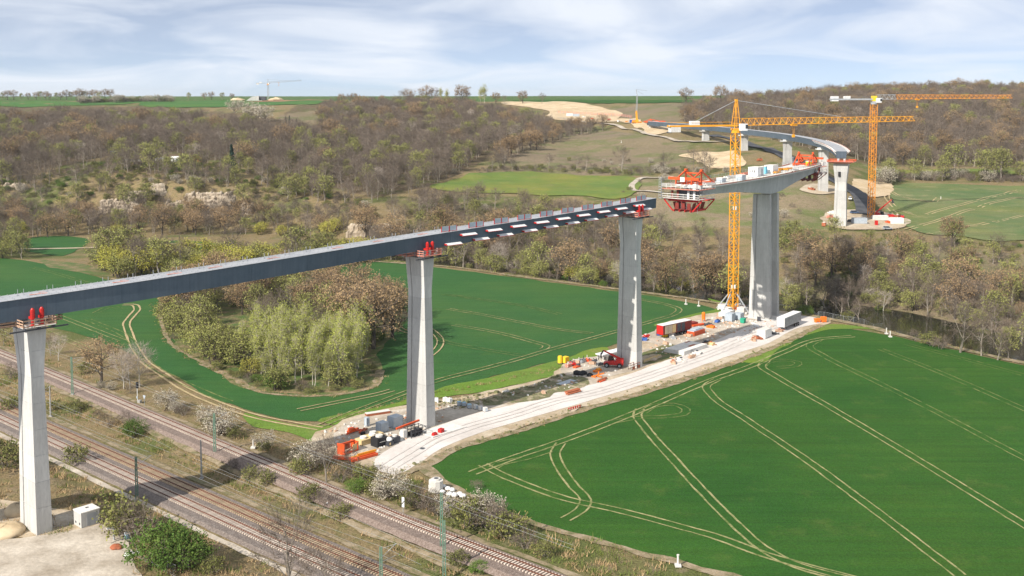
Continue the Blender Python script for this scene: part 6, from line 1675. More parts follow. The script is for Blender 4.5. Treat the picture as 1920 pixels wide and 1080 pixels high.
for px, py, lb_ in ((475, 842, 'pale marker post beside the bluish-white small tree'), (1310, 575, 'small marker post at the middle field edge near the crane'), (1662, 627, 'white marker post with footing at the near field corner, left of two'), (1669, 633, 'white marker post with footing at the near field corner, right of two'), (1764, 375, 'white marker post at the far wheat field'), (1286, 572, 'pinkish marker post at the field edge left of the crane'), (1165, 268, 'tiny white marker on the brown slope'), (1271, 1066, 'pale marker post on the verge at the lower edge')):
    item('marker_post', lb_, 'marker post', px, py, 0, [('post', M_CONCW, [('t', (0, 0, 0), (0, 0, 1.6), .16), ('t', (0, 0, 1.6), (0, 0, 1.75), .2)]), ('base', M_CONCW, [('b', (0, 0, .12), (.9, .9, .3))])])

# ================================================================== site equipment
def container(name, label, cat, px, py, rz, L_, W_, H_, body, roof, ends=None, wheels=False, z0=0.0, opening=None):
    v = GT(px, py); r = thing(name, label, cat, (v.x, v.y, v.z + .17), rz)
    b0 = z0 + (1.15 if wheels else .12)
    mb = MB(); mb.box((0, 0, b0 + H_ / 2), (L_, W_, H_)); mb.build('box_body', body, r)
    mb = MB(); mb.box((0, 0, b0 + H_ + .05), (L_ + .04, W_ + .04, .1)); mb.build('roof', roof, r)
    rb = MB()
    for k in range(int(L_ / .5)): 
        for y in (-1, 1): rb.box((-L_ / 2 + .4 + k * .5, y * (W_ / 2 + .015), b0 + H_ / 2), (.18, .05, H_ * .9))
    for x in (-L_ / 2, L_ / 2):
        for y in (-W_ / 2, W_ / 2): rb.box((x, y, b0 + H_ / 2), (.16, .16, H_ + .04))
    rb.build('side_rib', body, r)['kind'] = 'stuff'
    mb = MB(); mb.box((-L_ / 2 - .03, 0, b0 + H_ / 2), (.06, W_ - .2, H_ - .15)); e_ = mb.build('end_door', ends or body, r)
    if opening:
        for k, (f, m) in enumerate(opening):
            mb = MB(); mb.box((-L_ / 2 + L_ * f, -W_ / 2 - .05, b0 + H_ * .5), (L_ * .12, .06, H_ * .86)); mb.build('side_curtain', m, r)
    if wheels:
        mb = MB(); mb.box((0, 0, 1.0), (L_ * .96, 1.0, .25)); mb.box((L_ * .2, 0, .75), (.2, 2.0, .3)); mb.build('chassis', M_DARK, r)
        for k, x in enumerate((L_ * .18, L_ * .28, L_ * .38)):
            for y in (-W_ / 2 + .2, W_ / 2 - .2):
                mb = MB(); mb.tube((x, y - .15, .5), (x, y + .15, .5), .5, n=12); wl = mb.build('wheel', M_BLACK, r)
                mb = MB(); mb.tube((x, y - .17, .5), (x, y + .17, .5), .22, n=8); mb.build('rim', M_GREY, wl)
        mb = MB(); 
        for y in (-.8, .8): mb.box((-L_ * .28, y, .5), (.12, .12, 1.0))
        mb.build('landing_leg', M_DARK, r)
    return r
DH2, DH3, DH4 = R(46), R(49), R(53)
M_TAN = mat('tan_curtain', (0.50, 0.43, 0.31), (0.40, 0.34, 0.25), scale=1)
M_CREAM = mat('cream_timber', (0.68, 0.52, 0.27), (0.60, 0.45, 0.22), scale=1, rand=.1)
M_TEAL = mat('toilet_blue', (0.30, 0.48, 0.62), (0.36, 0.54, 0.66), scale=1)
M_GREEN = mat('bin_green', (0.03, 0.36, 0.22), (0.03, 0.30, 0.19), scale=1)
M_ORANGE = mat('orange_paint', (0.82, 0.20, 0.02), (0.74, 0.17, 0.02), scale=1)
M_RUST = mat('rust', (0.42, 0.13, 0.06), (0.30, 0.10, 0.05), scale=1.5, rand=.15)
container('semi_trailer', 'red semi-trailer with white roof and half-open curtain side', 'trailer', 1264, 630, DH4 - R(12), 12.5, 2.5, 2.7, M_DRED, M_WHITE, M_RED, True, opening=((.12, M_TAN), (.25, M_TAN), (.38, M_CREAM), (.55, M_DARK), (.7, M_DARK)))
container('semi_trailer', 'grey semi-trailer with white roof and white front beside the twin-walled pier', 'trailer', 1479, 615, DH4, 12.5, 2.5, 2.7, M_GREY, M_WHITE, M_WHITE, True)
container('white_container', 'small white container at the road edge below the grey semi-trailer', 'container', 1433, 634, DH4, 4.5, 2.4, 2.3, M_WHITE, M_CONCW, M_WHITE)
container('portable_toilet', 'light blue portable toilet between the red trailer and the orange tray', 'toilet', 1284, 626, DH4, 1.3, 1.3, 2.3, M_TEAL, M_WHITE)
container('steel_container', 'grey steel container by the crane base, left of two', 'container', 1369, 603, DH4, 2.4, 2.2, 2.3, M_PANEL, M_PANEL)
container('steel_container', 'grey steel container by the crane base, right of two', 'container', 1385, 600, DH4, 2.4, 2.2, 1.9, M_PANEL, M_PANEL)
container('steel_container', 'grey-blue container left of the pier at the road curve, larger one', 'container', 741, 803, DH2, 2.4, 2.0, 2.2, M_PANEL, M_PANEL)
container('steel_container', 'grey-blue container further left of that pier, smaller one', 'container', 717, 811, DH2, 1.8, 1.8, 1.8, M_PANEL, M_PANEL)
container('control_cabinet', 'slim grey cabinet standing alone on the sandy strip', 'cabinet', 688, 801, DH2, .7, .7, 1.7, M_PANEL, M_PANEL)
# telehandlers
def telehandler(px, py, rz, label, boom_ang, boom_len, S=1.0):
    v = GT(px, py); r = thing('telehandler', label, 'telehandler', (v.x, v.y, v.z + .17), rz); r.scale = (S,) * 3
    mb = MB(); mb.loft([[(-2.6, -1.0, .75), (2.4, -1.0, .75), (2.4, 1.0, .75), (-2.6, 1.0, .75)], [(-2.7, -1.0, 1.2), (2.5, -1.0, 1.2), (2.5, 1.0, 1.2), (-2.7, 1.0, 1.2)], [(-2.5, -.95, 1.75), (.4, -.95, 1.75), (.4, .95, 1.75), (-2.5, .95, 1.75)]]); mb.build('chassis', M_RED, r)
    mb = MB(); mb.box((-1.7, .1, 2.0), (1.9, 1.6, .7)); mb.build('turret', M_RED, r)
    mb = MB(); mb.loft([[(-.2, -1.05, 1.3), (1.5, -1.05, 1.3), (1.5, -.15, 1.3), (-.2, -.15, 1.3)], [(0, -1.0, 2.75), (1.1, -1.0, 2.75), (1.1, -.2, 2.75), (0, -.2, 2.75)]]); c_ = mb.build('cabin', M_GLASS, r)
    mb = MB(); mb.box((.55, -.6, 2.8), (1.2, .9, .08)); mb.build('cabin_roof', M_DARK, c_)
    for x in (-1.7, 1.6):
        for y in (-1.05, 1.05):
            mb = MB(); mb.tube((x, y - .22, .62), (x, y + .22, .62), .62, n=14); w_ = mb.build('wheel', M_BLACK, r)
            mb = MB(); mb.tube((x, y - .24, .62), (x, y + .24, .62), .33, n=10); mb.build('rim', M_GREY, w_)
    p0 = Vector((-2.2, .45, 2.2)); d = Vector((math.cos(boom_ang), 0, math.sin(boom_ang)))
    mb = MB(); mb.beam(p0, p0 + d * boom_len * .62, .42, .48); mb.beam(p0 + d * boom_len * .55, p0 + d * boom_len, .3, .34); b_ = mb.build('boom', M_RED, r)
    e = p0 + d * boom_len
    mb = MB(); mb.beam(e, e + Vector((.5, 0, -.9)), .35, .4); mb.box(e + Vector((.6, 0, -1.2)), (.25, 1.2, .9))
    for y in (-.4, .4): mb.box(e + Vector((1.1, y, -1.6)), (1.0, .12, .08))
    mb.build('fork_carriage', M_DARK, b_)
    mb = MB(); mb.tube((-.8, .45, 1.7), p0 + d * boom_len * .35, .1, n=6); mb.build('lift_cylinder', M_GREY, b_)
    return r
telehandler(1150, 690, R(168), 'red telehandler with raised boom in front of the pier foot', R(24), 5.2)
telehandler(1650, 409, R(20), 'red telehandler with long boom raised over the far wheat field', R(33), 10.5, 1.1)
# pier by the road curve
item('scaffolding', 'black scaffold frames with a red beam on top at the pier by the road curve', 'scaffold', 778, 818, DH2, [('frame_leg', M_DARK, [('b', (x, y, .9), (.1, .1, 1.8)) for x in (-2, -1, 0, 1, 2) for y in (-1.2, 0, 1.2)]), ('frame_rail', M_DARK, [('m', (-2, y, h), (2, y, h), .1) for y in (-1.2, 0, 1.2) for h in (.3, 1.0, 1.7)] + [('m', (x, -1.2, h), (x, 1.2, h), .1) for x in (-2, 0, 2) for h in (.3, 1.7)]), ('bundle', M_BLACK, [('b', (-.8, -.3, .6), (1.5, 1.4, .8)), ('b', (1.0, .2, .7), (1.3, 1.3, .9))]), ('top_beam', M_ORED, [('m', (-4.2, .9, 2.1), (2.2, 1.2, 2.4), .35, .35)]), ('white_box', M_CONCW, [('b', (-2.9, .3, .9), (1.0, 1.4, 1.7))])])
item('black_tank', 'black square tank with a white lid beside the yellow timber', 'tank', 711, 838, DH2, [('tank_body', M_BLACK, [('b', (0, 0, .9), (2.6, 2.2, 1.8))]), ('lid', M_CONCW, [('t', (0, 0, 1.8), (0, 0, 2.2), .75)]), ('strap', M_CONCW, [('b', (0, -1.12, 1.0), (1.4, .04, .1))])])
item('crate', 'dark crate with a white sack on top right of the black tank', 'crate', 730, 837, DH2, [('box', M_DARK, [('b', (0, 0, .45), (1.3, 1.3, .9))]), ('sack', M_WHITE, [('o', (0, 0, 1.25), .6, .75)]), ('label_plate', M_CREAM, [('b', (-.3, -.67, .5), (.3, .03, .5))])])
item('crate', 'dark grey crate behind the crate with the white sack', 'crate', 741, 831, DH2, [('box', M_DARK, [('b', (0, 0, .6), (1.6, 1.4, 1.2))]), ('load', M_CONCW, [('t', (0, .1, 1.2), (0, .1, 1.55), .5)])])
item('timber_stack', 'cream timber stack with white reels on it beside the black tank', 'timber', 690, 832, DH2, [('timber_board', M_CREAM, [('b', (0, 0, .25 + k * .34), (5.0, 2.2, .3)) for k in range(3)]), ('reel', M_CONCW, [('t', (-1.2, 0, 1.1), (-1.2, 0, 1.5), .7), ('t', (1.2, .2, 1.1), (1.2, .2, 1.45), .7)])])
item('timber_stack', 'cream timber stack with a white reel, further from the road', 'timber', 699, 822, DH2, [('timber_board', M_CREAM, [('b', (0, 0, .25 + k * .34), (4.2, 1.8, .3)) for k in range(2)]), ('reel', M_CONCW, [('t', (0, 0, .8), (0, 0, 1.3), .7)])])
item('steel_formwork', 'tall orange-red steel formwork frame behind the bare ash tree', 'formwork', 652, 850, DH2 + R(8), [('frame_panel', M_ORED, [('b', (-1.8, 0, 1.05), (.25, 2.0, 2.1)), ('b', (1.9, 0, .95), (.25, 2.0, 1.8)), ('m', (-1.9, 0, 2.0), (2.0, 0, 1.8), .35, .35), ('m', (-1.9, -1, .3), (2, -1, .3), .3, .3)]), ('brace', M_RUST, [('m', (-1.8, -1, .3), (1.9, -1, 1.7), .16), ('m', (-1.8, 1, 1.8), (1.9, 1, .3), .16), ('b', (0, .9, .8), (3.0, .12, 1.2))]), ('infill_board', M_CREAM, [('b', (.9, -1.05, .9), (1.2, .1, 1.3))])])
item('steel_beam_bundle', 'bundle of orange steel beams lying at the road edge', 'beams', 680, 862, DH2 + R(-4), [('beam', M_ORED, [('m', (-3, y, .3), (3, y, .3), .35, .45) for y in (-.7, 0)]), ('beam', M_YEL, [('m', (-2, .7, .3), (3.2, .7, .3), .35, .45), ('m', (-1, .3, .75), (3.3, .3, .75), .3, .4)])])
item('steel_beam_bundle', 'single orange-red beam lying in front of the formwork frame', 'beams', 648, 864, R(-15), [('beam', M_ORED, [('m', (-2.6, 0, .3), (2.6, 0, .3), .5, .5)]), ('end_plate', M_RUST, [('b', (2.62, 0, .3), (.08, .7, .7))])])
item('steel_parts_heap', 'heap of red steel parts left of the grey-blue containers', 'steel parts', 662, 814, DH2, [('steel_part', M_ORED, [('m', (-2, -.5, .3), (1.5, .4, .5), .3), ('m', (-1, .8, .3), (1.8, -.6, .4), .3), ('b', (-.3, .1, .7), (1.2, 1.0, .8))]), ('steel_part', M_RUST, [('b', (1.4, .7, .3), (1.0, .5, .5))])])
item('steel_parts_heap', 'heap of red and black steel parts nearer to the containers', 'steel parts', 683, 813, DH2 + R(20), [('steel_part', M_RUST, [('m', (-1.6, 0, .3), (1.6, .3, .4), .3), ('m', (-.8, -.6, .3), (1.0, .8, .5), .3)]), ('steel_part', M_ORED, [('m', (-1.0, .6, .3), (1.7, .9, .4), .25)]), ('black_part', M_BLACK, [('b', (-1.3, -.5, .35), (.9, .6, .6))])])
item('red_box', 'red steel box on the road edge below the pier, left of two', 'box', 815, 819, DH2, [('box', M_RED, [('b', (0, 0, .35), (1.2, .9, .7), 0, .7)]), ('handle', M_DARK, [('m', (-.3, 0, .78), (.3, 0, .78), .06)])])
item('red_box', 'red steel box on the road edge below the pier, right of two', 'box', 827, 814, DH2 + R(10), [('box', M_RED, [('b', (0, 0, .45), (1.1, .9, .9))]), ('handle', M_DARK, [('m', (-.3, 0, .93), (.3, 0, .93), .06)])])
item('concrete_footing', 'pale concrete footing slab around the pier at the road curve', 'footing', 800, 808, DH2, [('slab', M_CONCW, [('b', (2.0, -2.5, .02), (9, 4.5, .25))]), ('kerb', M_CONCW, [('b', (2, -4.9, .1), (9.5, .3, .35))])], z=.16)
for k, (px, py) in enumerate(((861, 762), (870, 764), (880, 767))): item('machine_box', 'blue-grey machine box, %s of the left trio behind the pier' % ('first', 'second', 'third')[k], 'machine', px, py, DH2 - R(20), [('box', M_PANEL, [('b', (0, 0, .5), (.8, .8, .8))]), ('foot', M_DARK, [('b', (-.35, 0, .06), (.1, .9, .12)), ('b', (.35, 0, .06), (.1, .9, .12))]), ('top_plate', M_TEAL, [('b', (0, 0, .93), (.86, .86, .06))])])
for k, (px, py) in enumerate(((892, 769), (901, 771), (910, 773))): item('machine_box', 'pale machine box with dark door, %s of the right trio behind the pier' % ('first', 'second', 'third')[k], 'machine', px, py, DH2 - R(20), [('box', M_CONCW, [('b', (0, 0, .5), (.85, .85, .85))]), ('door', M_PANEL, [('b', (.1, -.44, .5), (.5, .03, .7))]), ('foot', M_DARK, [('b', (0, 0, .05), (.9, .9, .08))])])
for k, (px, py) in enumerate(((818, 756), (835, 755), (843, 756))): item('white_bag', 'white bulk bag, %s of three beside the pier at the road curve' % ('leftmost', 'middle', 'rightmost')[k], 'bag', px, py, k * .4, [('bag', M_WHITE, [('b', (0, 0, .5), (1.0, 1.0, 1.0), 0, .9)]), ('loop', M_CONCW, [('m', (-.4, -.4, 1.0), (0, 0, 1.25), .06), ('m', (.4, .4, 1.0), (0, 0, 1.25), .06)])])
item('beam_pile', 'grey steel beams piled on the grass edge behind the pier', 'beams', 708, 779, DH2 - R(18), [('beam', M_RUST, [('b', (0, (k - 1) * .5, .25), (5.4, .35, .5)) for k in range(3)]), ('cover_board', M_CONCW, [('b', (0, 0, .55), (5.5, 1.3, .08))])])
for k in range(10):
    px = 718 + k * 6.1; py = 800 - k * 2.0
    item('kerb_block', 'dark kerb block in the row left of the pier at the road curve', 'block', px, py, DH2, [('block', M_RUST, [('b', (0, 0, .15), (.4, .5, .35), 0, .8)])], group='row of dark kerb blocks')
item('concrete_ring', 'stack of white concrete manhole rings at the near field corner', 'concrete ring', 817, 922, 0, [('ring', M_CONCW, [('t', (0, 0, 0), (0, 0, 1.0), 1.35), ('t', (.05, 0, 1.02), (.05, 0, 1.9), 1.3), ('t', (.1, .1, 1.92), (.1, .1, 2.2), .75)]), ('opening', M_DARK, [('t', (.1, .1, 2.2), (.1, .1, 2.22), .45)])])
for k, (px, py, rad) in enumerate(((832, 918, .5), (840, 922, .55), (848, 924, .5), (842, 932, .6), (852, 935, .65), (862, 933, .55), (868, 936, .6), (830, 928, .5))):
    item('white_sack', 'white sack lying beside the concrete manhole rings', 'sack', px, py, k, [('sack', M_WHITE, [('o', (0, 0, .35), rad, .65)])], group='white sacks beside the manhole rings')
# pier with the telehandler
item('fuel_tank', 'yellow upright tank at the left corner of the yard', 'tank', 1050, 683, 0, [('tank', M_YELLOW, [('t', (0, 0, .2), (0, 0, 1.9), .62), ('t', (0, 0, 1.9), (0, 0, 2.05), .5)]), ('foot', M_DARK, [('b', (0, 0, .1), (1.2, 1.2, .2))])])
item('fuel_tank', 'yellow square tank right of the upright yellow tank', 'tank', 1060, 682, DH3, [('tank', M_YELLOW, [('b', (0, 0, .95), (1.7, 1.3, 1.5))]), ('foot', M_DARK, [('b', (0, 0, .1), (1.6, 1.2, .2))])])
for k, (px, py, m, lb_) in enumerate([(1066, 690, M_WOODR, 'reddish pallets with gear right of the yellow tanks'), (1075, 686, M_RED, 'red steel gear beside the yellow tanks'), (1081, 682, M_WOOD, 'brown wooden crate pile behind the yard'), (1092, 681, M_GREY, 'grey scaffold tubes pile behind the yard'), (1103, 679, M_ORED, 'orange-red formwork panels behind the telehandler'), (1110, 684, M_WOOD, 'brown planks pile left of the telehandler'), (1124, 687, M_DARK, 'dark steel racks left of the telehandler'), (1117, 682, M_DARK, 'black upright frame left of the telehandler')]):
    item('material_pile', lb_, 'material', px, py, DH3 + k, [('crate', m, [('b', (0, 0, .4), (1.6, 1.0, .7)), ('b', (.9, .5, .3), (.8, .9, .5))]), ('rod', M_DARK if k % 2 else M_CONCW, [('m', (-1, -.5, .2), (.9, .6, 1.1), .12), ('m', (-.6, .6, .9), (1.1, -.4, .9), .12), ('b', (-.6, -.2, .9), (.15, .15, 1.3))])])
item('prefab_stack', 'stack of long white prefab slabs behind the pier with the telehandler', 'slabs', 1143, 674, DH3 - R(6), [('slab', M_WHITE, [('b', (0, 0, 1.7), (8.5, 2.6, .25)), ('b', (.4, .1, 1.35), (8.0, 2.4, .2))]), ('support_post', M_CONCW, [('b', (x, y, .6), (.3, .3, 1.3)) for x in (-3.6, -2.2, -.8, .8, 2.2, 3.6) for y in (-1, 1)])])
item('black_tarp', 'heap under black tarpaulin on the grass below the yard', 'tarpaulin', 1087, 704, 0, [('tarpaulin', M_BLACK, [('o', (-.6, 0, .4), 1.1), ('o', (.9, .3, .35), 1.0), ('o', (.2, -.5, .3), .9)]), ('weight', M_RUST, [('b', (.2, -.9, .5), (.5, .3, .3))])])
item('black_tarp', 'small black heap right of the black tarpaulin', 'tarpaulin', 1106, 707, 0, [('tarpaulin', M_BLACK, [('o', (0, 0, .3), .8)]), ('plank', M_CONCW, [('b', (.8, .2, .15), (1.4, .3, .2), .4)])])
item('steel_tripod', 'orange steel cross on the ground below the telehandler', 'steel parts', 1121, 709, 0, [('arm', M_ORANGE, [('m', (-1.6, -.3, .2), (1.6, .4, .9), .25), ('m', (-.8, .9, .2), (.9, -.9, .3), .25), ('m', (0, 0, .2), (.2, .1, 1.4), .25)]), ('foot', M_ORANGE, [('b', (-.9, -.5, .1), (.5, .5, .2))])])
item('tool_skid', 'orange tool skid between the telehandler and the orange cross', 'skid', 1120, 698, DH3, [('tray', M_ORANGE, [('b', (0, 0, .25), (2.6, 1.0, .4))]), ('gear', M_YEL, [('b', (.4, 0, .6), (1.2, .7, .4))])])
item('tool_skid', 'orange-red skid at the left of the telehandler yard', 'skid', 1081, 691, DH3, [('tray', M_ORED, [('b', (0, 0, .2), (2.0, 1.0, .35))]), ('gear', M_DARK, [('b', (.9, 0, .55), (.7, .7, .6))])])
item('water_puddle_sheet', 'pale plastic sheet on the shaded grass beside the haul road', 'sheet', 1062, 719, DH3, [('sheet', M_PANEL, [('b', (0, 0, .1), (5.5, 2.0, .06))]), ('weight', M_CONCW, [('b', (2.2, .6, .18), (.5, .3, .12))])])
item('scaffolding', 'dark and red scaffold frames at the right front of the pier foot', 'scaffold', 1189, 693, DH3, [('frame_leg', M_DARK, [('b', (x, y, .8), (.09, .09, 1.6)) for x in (-1.8, -.6, .6, 1.8) for y in (-.6, .6)]), ('frame_rail', M_RUST, [('m', (-1.8, y, h), (1.8, y, h), .1) for y in (-.6, .6) for h in (.3, .9, 1.5)]), ('panel', M_RUST, [('b', (-1.1, -.64, .5), (1.0, .06, .7)), ('b', (1.2, -.64, .5), (.9, .06, .7))])])
item('excavation_wall', 'timber-lined excavation edge right of the pier with the telehandler', 'excavation', 1224, 676, DH3, [('timber_board', M_CREAM, [('b', (x, 0, .35), (.55, .12, .9 + .1 * (k % 3))) for k, x in enumerate(np.arange(-4, 4, .62))]), ('earth_bank', M_DIRT, [('o', (0, 1.2, .1), 2.2, .3), ('o', (-3, 1.4, .1), 1.8, .3), ('o', (3, 1.2, .1), 1.8, .3)])])
item('concrete_slab', 'large low concrete slab in the middle of the upper yard', 'slab', 1287, 658, DH4 - R(4), [('slab', M_CONCW, [('b', (0, 0, .55), (12, 6.0, 1.1))]), ('rebar_strip', M_RUST, [('b', (1.5, -.8, 1.13), (3.0, .9, .06)), ('b', (4.5, 2.4, 1.13), (2.4, .4, .06))])])
for k, (px, py, m, lb_) in enumerate([(1318, 650, M_RUST, 'rusty reel and red gear on the upper yard'), (1327, 645, M_DARK, 'dark machine parts on the upper yard'), (1334, 648, M_CREAM, 'yellow timber and earth pile on the upper yard'), (1308, 665, M_CONCW, 'white pipes beside the concrete slab'), (1298, 672, M_WOOD, 'brown crate at the corner of the concrete slab'), (1262, 682, M_WOOD, 'wooden crates along the haul road'), (1276, 678, M_CONCW, 'white panels along the haul road'), (1244, 618, M_ORED, 'orange gear left of the red trailer'), (1237, 630, M_BLUE, 'blue and orange gear in front of the red trailer'), (1247, 633, M_YELLOW, 'yellow and white sacks in front of the red trailer'), (1262, 637, M_GREY, 'grey scaffold parts in front of the red trailer'), (1293, 632, M_WOOD, 'flat pile of boards in front of the toilet'),
        (1208, 640, M_BLUE, 'blue tarpaulin pile right of the tall pier'), (1212, 634, M_RED, 'red gear behind the blue tarpaulin pile'), (1412, 640, M_WOOD, 'brown crate left of the small white container'), (1420, 637, M_RUST, 'rusty crate next to the small white container'), (1450, 628, M_DARK, 'dark material between the white container and the grey trailer'), (1460, 624, M_WOOD, 'brown posts beside the grey trailer'), (1345, 606, M_BLUE, 'blue barrels near the crane base'), (1350, 600, M_WOOD, 'wooden reels near the crane base'), (1335, 616, M_ORANGE, 'orange barrier pile right of the orange tray'), (1330, 612, M_DARK, 'dark gear behind the orange barrier pile')]):
    item('material_pile', lb_, 'material', px, py, DH4 + k * .7, [('crate', m, [('b', (0, 0, .4), (1.7, 1.1, .75)), ('b', (1.1, .4, .3), (.9, .9, .5))]), ('rod', (M_DARK, M_CONCW, M_RUST)[k % 3], [('m', (-1.4, -.6, .2), (1.4, .7, .5), .14), ('m', (-1, .7, .15), (1.6, -.5, .7), .14), ('b', (.2, 0, .9), (.6, .5, .3))])])
item('flat_rack', 'orange open tray loaded with grey sheets on the upper yard', 'tray', 1305, 628, DH4 - R(3), [('tray', M_ORED, [('b', (0, 0, .65), (6.2, 2.4, 1.3))]), ('sheet_load', M_PANEL, [('b', (0, .1, 1.42), (6.0, 2.2, .22)), ('b', (.6, .2, 1.65), (4.0, 1.8, .2))]), ('rib', M_RUST, [('b', (x, -1.22, .65), (.12, .06, 1.2)) for x in np.linspace(-2.9, 2.9, 9)])])
item('flat_rack', 'red low trailer bed behind the red semi-trailer', 'tray', 1293, 612, DH4 - R(20), [('tray', M_DRED, [('b', (0, 0, .7), (5.0, 2.0, .8))]), ('tray', M_ORED, [('b', (2.2, -1.4, .35), (5.0, 1.2, .4))])])
item('cement_hopper', 'upright orange hopper on the grass edge left of the crane', 'hopper', 1319, 604, 0, [('hopper', M_ORANGE, [('t', (0, 0, .6), (0, 0, 2.6), .55), ('t', (0, 0, 2.6), (0, 0, 2.9), .55, .3)]), ('leg', M_ORANGE, [('b', (x, y, .3), (.12, .12, .7)) for x in (-.4, .4) for y in (-.4, .4)])])
item('waste_bin', 'green waste bin at the foot of the twin-walled pier', 'bin', 1393, 607, DH4, [('bin', M_GREEN, [('b', (0, 0, .75), (1.4, 1.2, 1.2), 0, 1.1)]), ('lid', M_GREEN, [('b', (0, 0, 1.42), (1.6, 1.4, .12))])])
item('pallet_load', 'white plastic-covered load in front of the twin-walled pier', 'load', 1417, 612, DH4 + R(40), [('load', M_WHITE, [('b', (0, 0, .25), (3.6, 1.2, .35)), ('b', (2.2, .2, .3), (1.8, 1.1, .4))]), ('strap', M_DARK, [('b', (1.4, .1, .52), (.08, 1.3, .04))])])
item('switchboard', 'black switch panel leaning on the twin-walled pier', 'panel', 1423, 604, DH4 - R(90), [('panel', M_DARK, [('b', (0, 0, .8), (1.2, .12, 1.3))]), ('leg', M_DARK, [('b', (-.5, .2, .3), (.1, .5, .6)), ('b', (.5, .2, .3), (.1, .5, .6))])])
item('orange_skip', 'orange tipping skip at the end of the yard, left of two', 'skip', 1532, 606, DH4 - R(40), [('skip_body', M_ORANGE, [('b', (0, 0, .75), (1.3, 1.0, .9), 0, 1.35)]), ('frame', M_ORANGE, [('b', (-.6, 0, .2), (.15, 1.2, .4)), ('b', (.6, 0, .2), (.15, 1.2, .4))])])
item('orange_skip', 'orange tipping skip at the end of the yard, taller right one of two', 'skip', 1544, 605, DH4 - R(40), [('skip_body', M_ORANGE, [('b', (0, 0, .9), (1.4, 1.1, 1.5), 0, 1.1)]), ('frame', M_ORANGE, [('b', (-.6, 0, .15), (.15, 1.2, .3)), ('b', (.6, 0, .15), (.15, 1.2, .3))])])
item('formwork_pile', 'pile of orange and white formwork between crane and twin-walled pier', 'formwork', 1391, 585, DH4, [('beam', M_ORED, [('m', (-3.2, k * .6, 1.2), (2.6, k * .6, 1.5), .3) for k in range(3)]), ('panel', M_CONCW, [('b', (0, .5, .5), (5.5, 2.2, .9))]), ('dark_beam', M_DARK, [('m', (-3, -1.0, .8), (3, -.8, 1.1), .3), ('m', (-3, -1.2, .3), (3, -1.2, .4), .3)])])
item('concrete_block', 'large white concrete block under the yellow crane', 'block', 1362, 595, DH4, [('block', M_WHITE, [('b', (0, 0, .9), (6.0, 2.5, 1.8))]), ('small_block', M_CONCW, [('b', (-4.0, -.2, .5), (1.4, 1.2, 1.0))])])
item('manhole_cover', 'dark manhole cover in the haul road near the curve', 'manhole', 792, 844, DH2, [('cover', M_DARK, [('t', (0, 0, .02), (0, 0, .05), .5)]), ('rim', M_GREY, [('t', (0, 0, .0), (0, 0, .03), .65)])], z=.21)
item('pipe_rack', 'grey pipes lying on the verge of the haul road', 'pipes', 1074, 739, DH3 - R(6), [('pipe', M_RUST, [('t', (-2.2, y, .3 + .35 * (k % 2)), (2.2, y, .3 + .35 * (k % 2)), .2) for k, y in enumerate((-.5, -.2, .1, .4))]), ('rest_block', M_CONCW, [('b', (-1.5, 0, .08), (.2, 1.4, .16)), ('b', (1.5, 0, .08), (.2, 1.4, .16))])])
item('red_stakes', 'row of short red stakes on the field side of the haul road', 'stakes', 1077, 769, DH3 - R(6), [('stake', M_RED, [('b', (x, 0, .3), (.2, .2, .6)) for x in np.linspace(-1.8, 1.8, 6)]), ('rail', M_RED, [('m', (-1.9, 0, .45), (1.9, 0, .45), .1)])])
item('red_stakes', 'red beams lying at the edge of the haul road opposite the pipes', 'stakes', 1130, 716, DH3, [('beam', M_RUST, [('m', (-2.2, 0, .25), (2.0, .2, .25), .3), ('m', (-1.2, .5, .25), (2.4, .6, .3), .3)]), ('beam', M_ORED, [('m', (-1.8, -.4, .2), (.6, -.4, .2), .3)])])
# closest pier
item('utility_box', 'grey concrete utility box beside the closest pier', 'utility box', 163, 984, R(48), [('box', M_CONC, [('b', (0, 0, 1.2), (3.1, 2.6, 2.4))]), ('roof', M_CONCW, [('b', (0, 0, 2.48), (3.3, 2.8, .18))]), ('roof_hatch', M_DARK, [('b', (.2, .2, 2.6), (.5, .35, .08))]), ('vent', M_DARK, [('b', (-1.56, .6, .6), (.04, .35, .35)), ('b', (-1.56, -.7, .6), (.04, .35, .35))]), ('door', M_GREY, [('b', (.3, -1.32, 1.1), (1.8, .04, 1.9))])], z=.1)
item('sand_heap', 'pale sand heap left of the closest pier', 'sand heap', 33, 964, 0, [('heap', M_SAND, [('o', (0, 0, .2), 2.2, .65)]), ('stone', M_CONCW, [('o', (1.6, -1.0, .2), .5)])], z=.1)
item('sand_heap', 'low sandy bank at the left edge of the gravel turning area', 'sand heap', 10, 1000, 0, [('heap', M_SAND, [('o', (0, 0, .1), 3.2, .35), ('o', (-3, .5, .1), 3.0, .3)]), ('stone', M_CONCW, [('o', (2.6, -1.2, .1), .4)])], z=.1)
item('white_tarp', 'crumpled white tarpaulin on the ground near the bright green bushes', 'tarpaulin', 243, 1044, 0, [('tarpaulin', M_WHITE, [('o', (0, 0, .12), 1.0, .2), ('o', (.9, .3, .1), .7, .2)]), ('stone', M_ROCK, [('o', (-.8, -.3, .15), .3)])], z=.1)
item('rubble_heap', 'small dark rubble heap on the gravel turning area', 'rubble', 218, 1030, 0, [('rubble', M_RUST, [('o', (0, 0, .2), .9, .4), ('o', (.6, -.3, .15), .5, .5)]), ('stone', M_WOOD, [('o', (-.7, .2, .15), .35)])], z=.1)
item('standpipe', 'grey standpipe with valves beside the utility box', 'standpipe', 214, 1014, .4, [('pipe', M_GREY, [('t', (0, 0, 0), (0, 0, 2.0), .14), ('t', (-.8, 0, 2.0), (.8, 0, 2.1), .12)]), ('valve', M_WHITE, [('o', (.9, 0, 2.15), .28, .8), ('o', (-.9, 0, 2.0), .22, .8)])], z=.1)
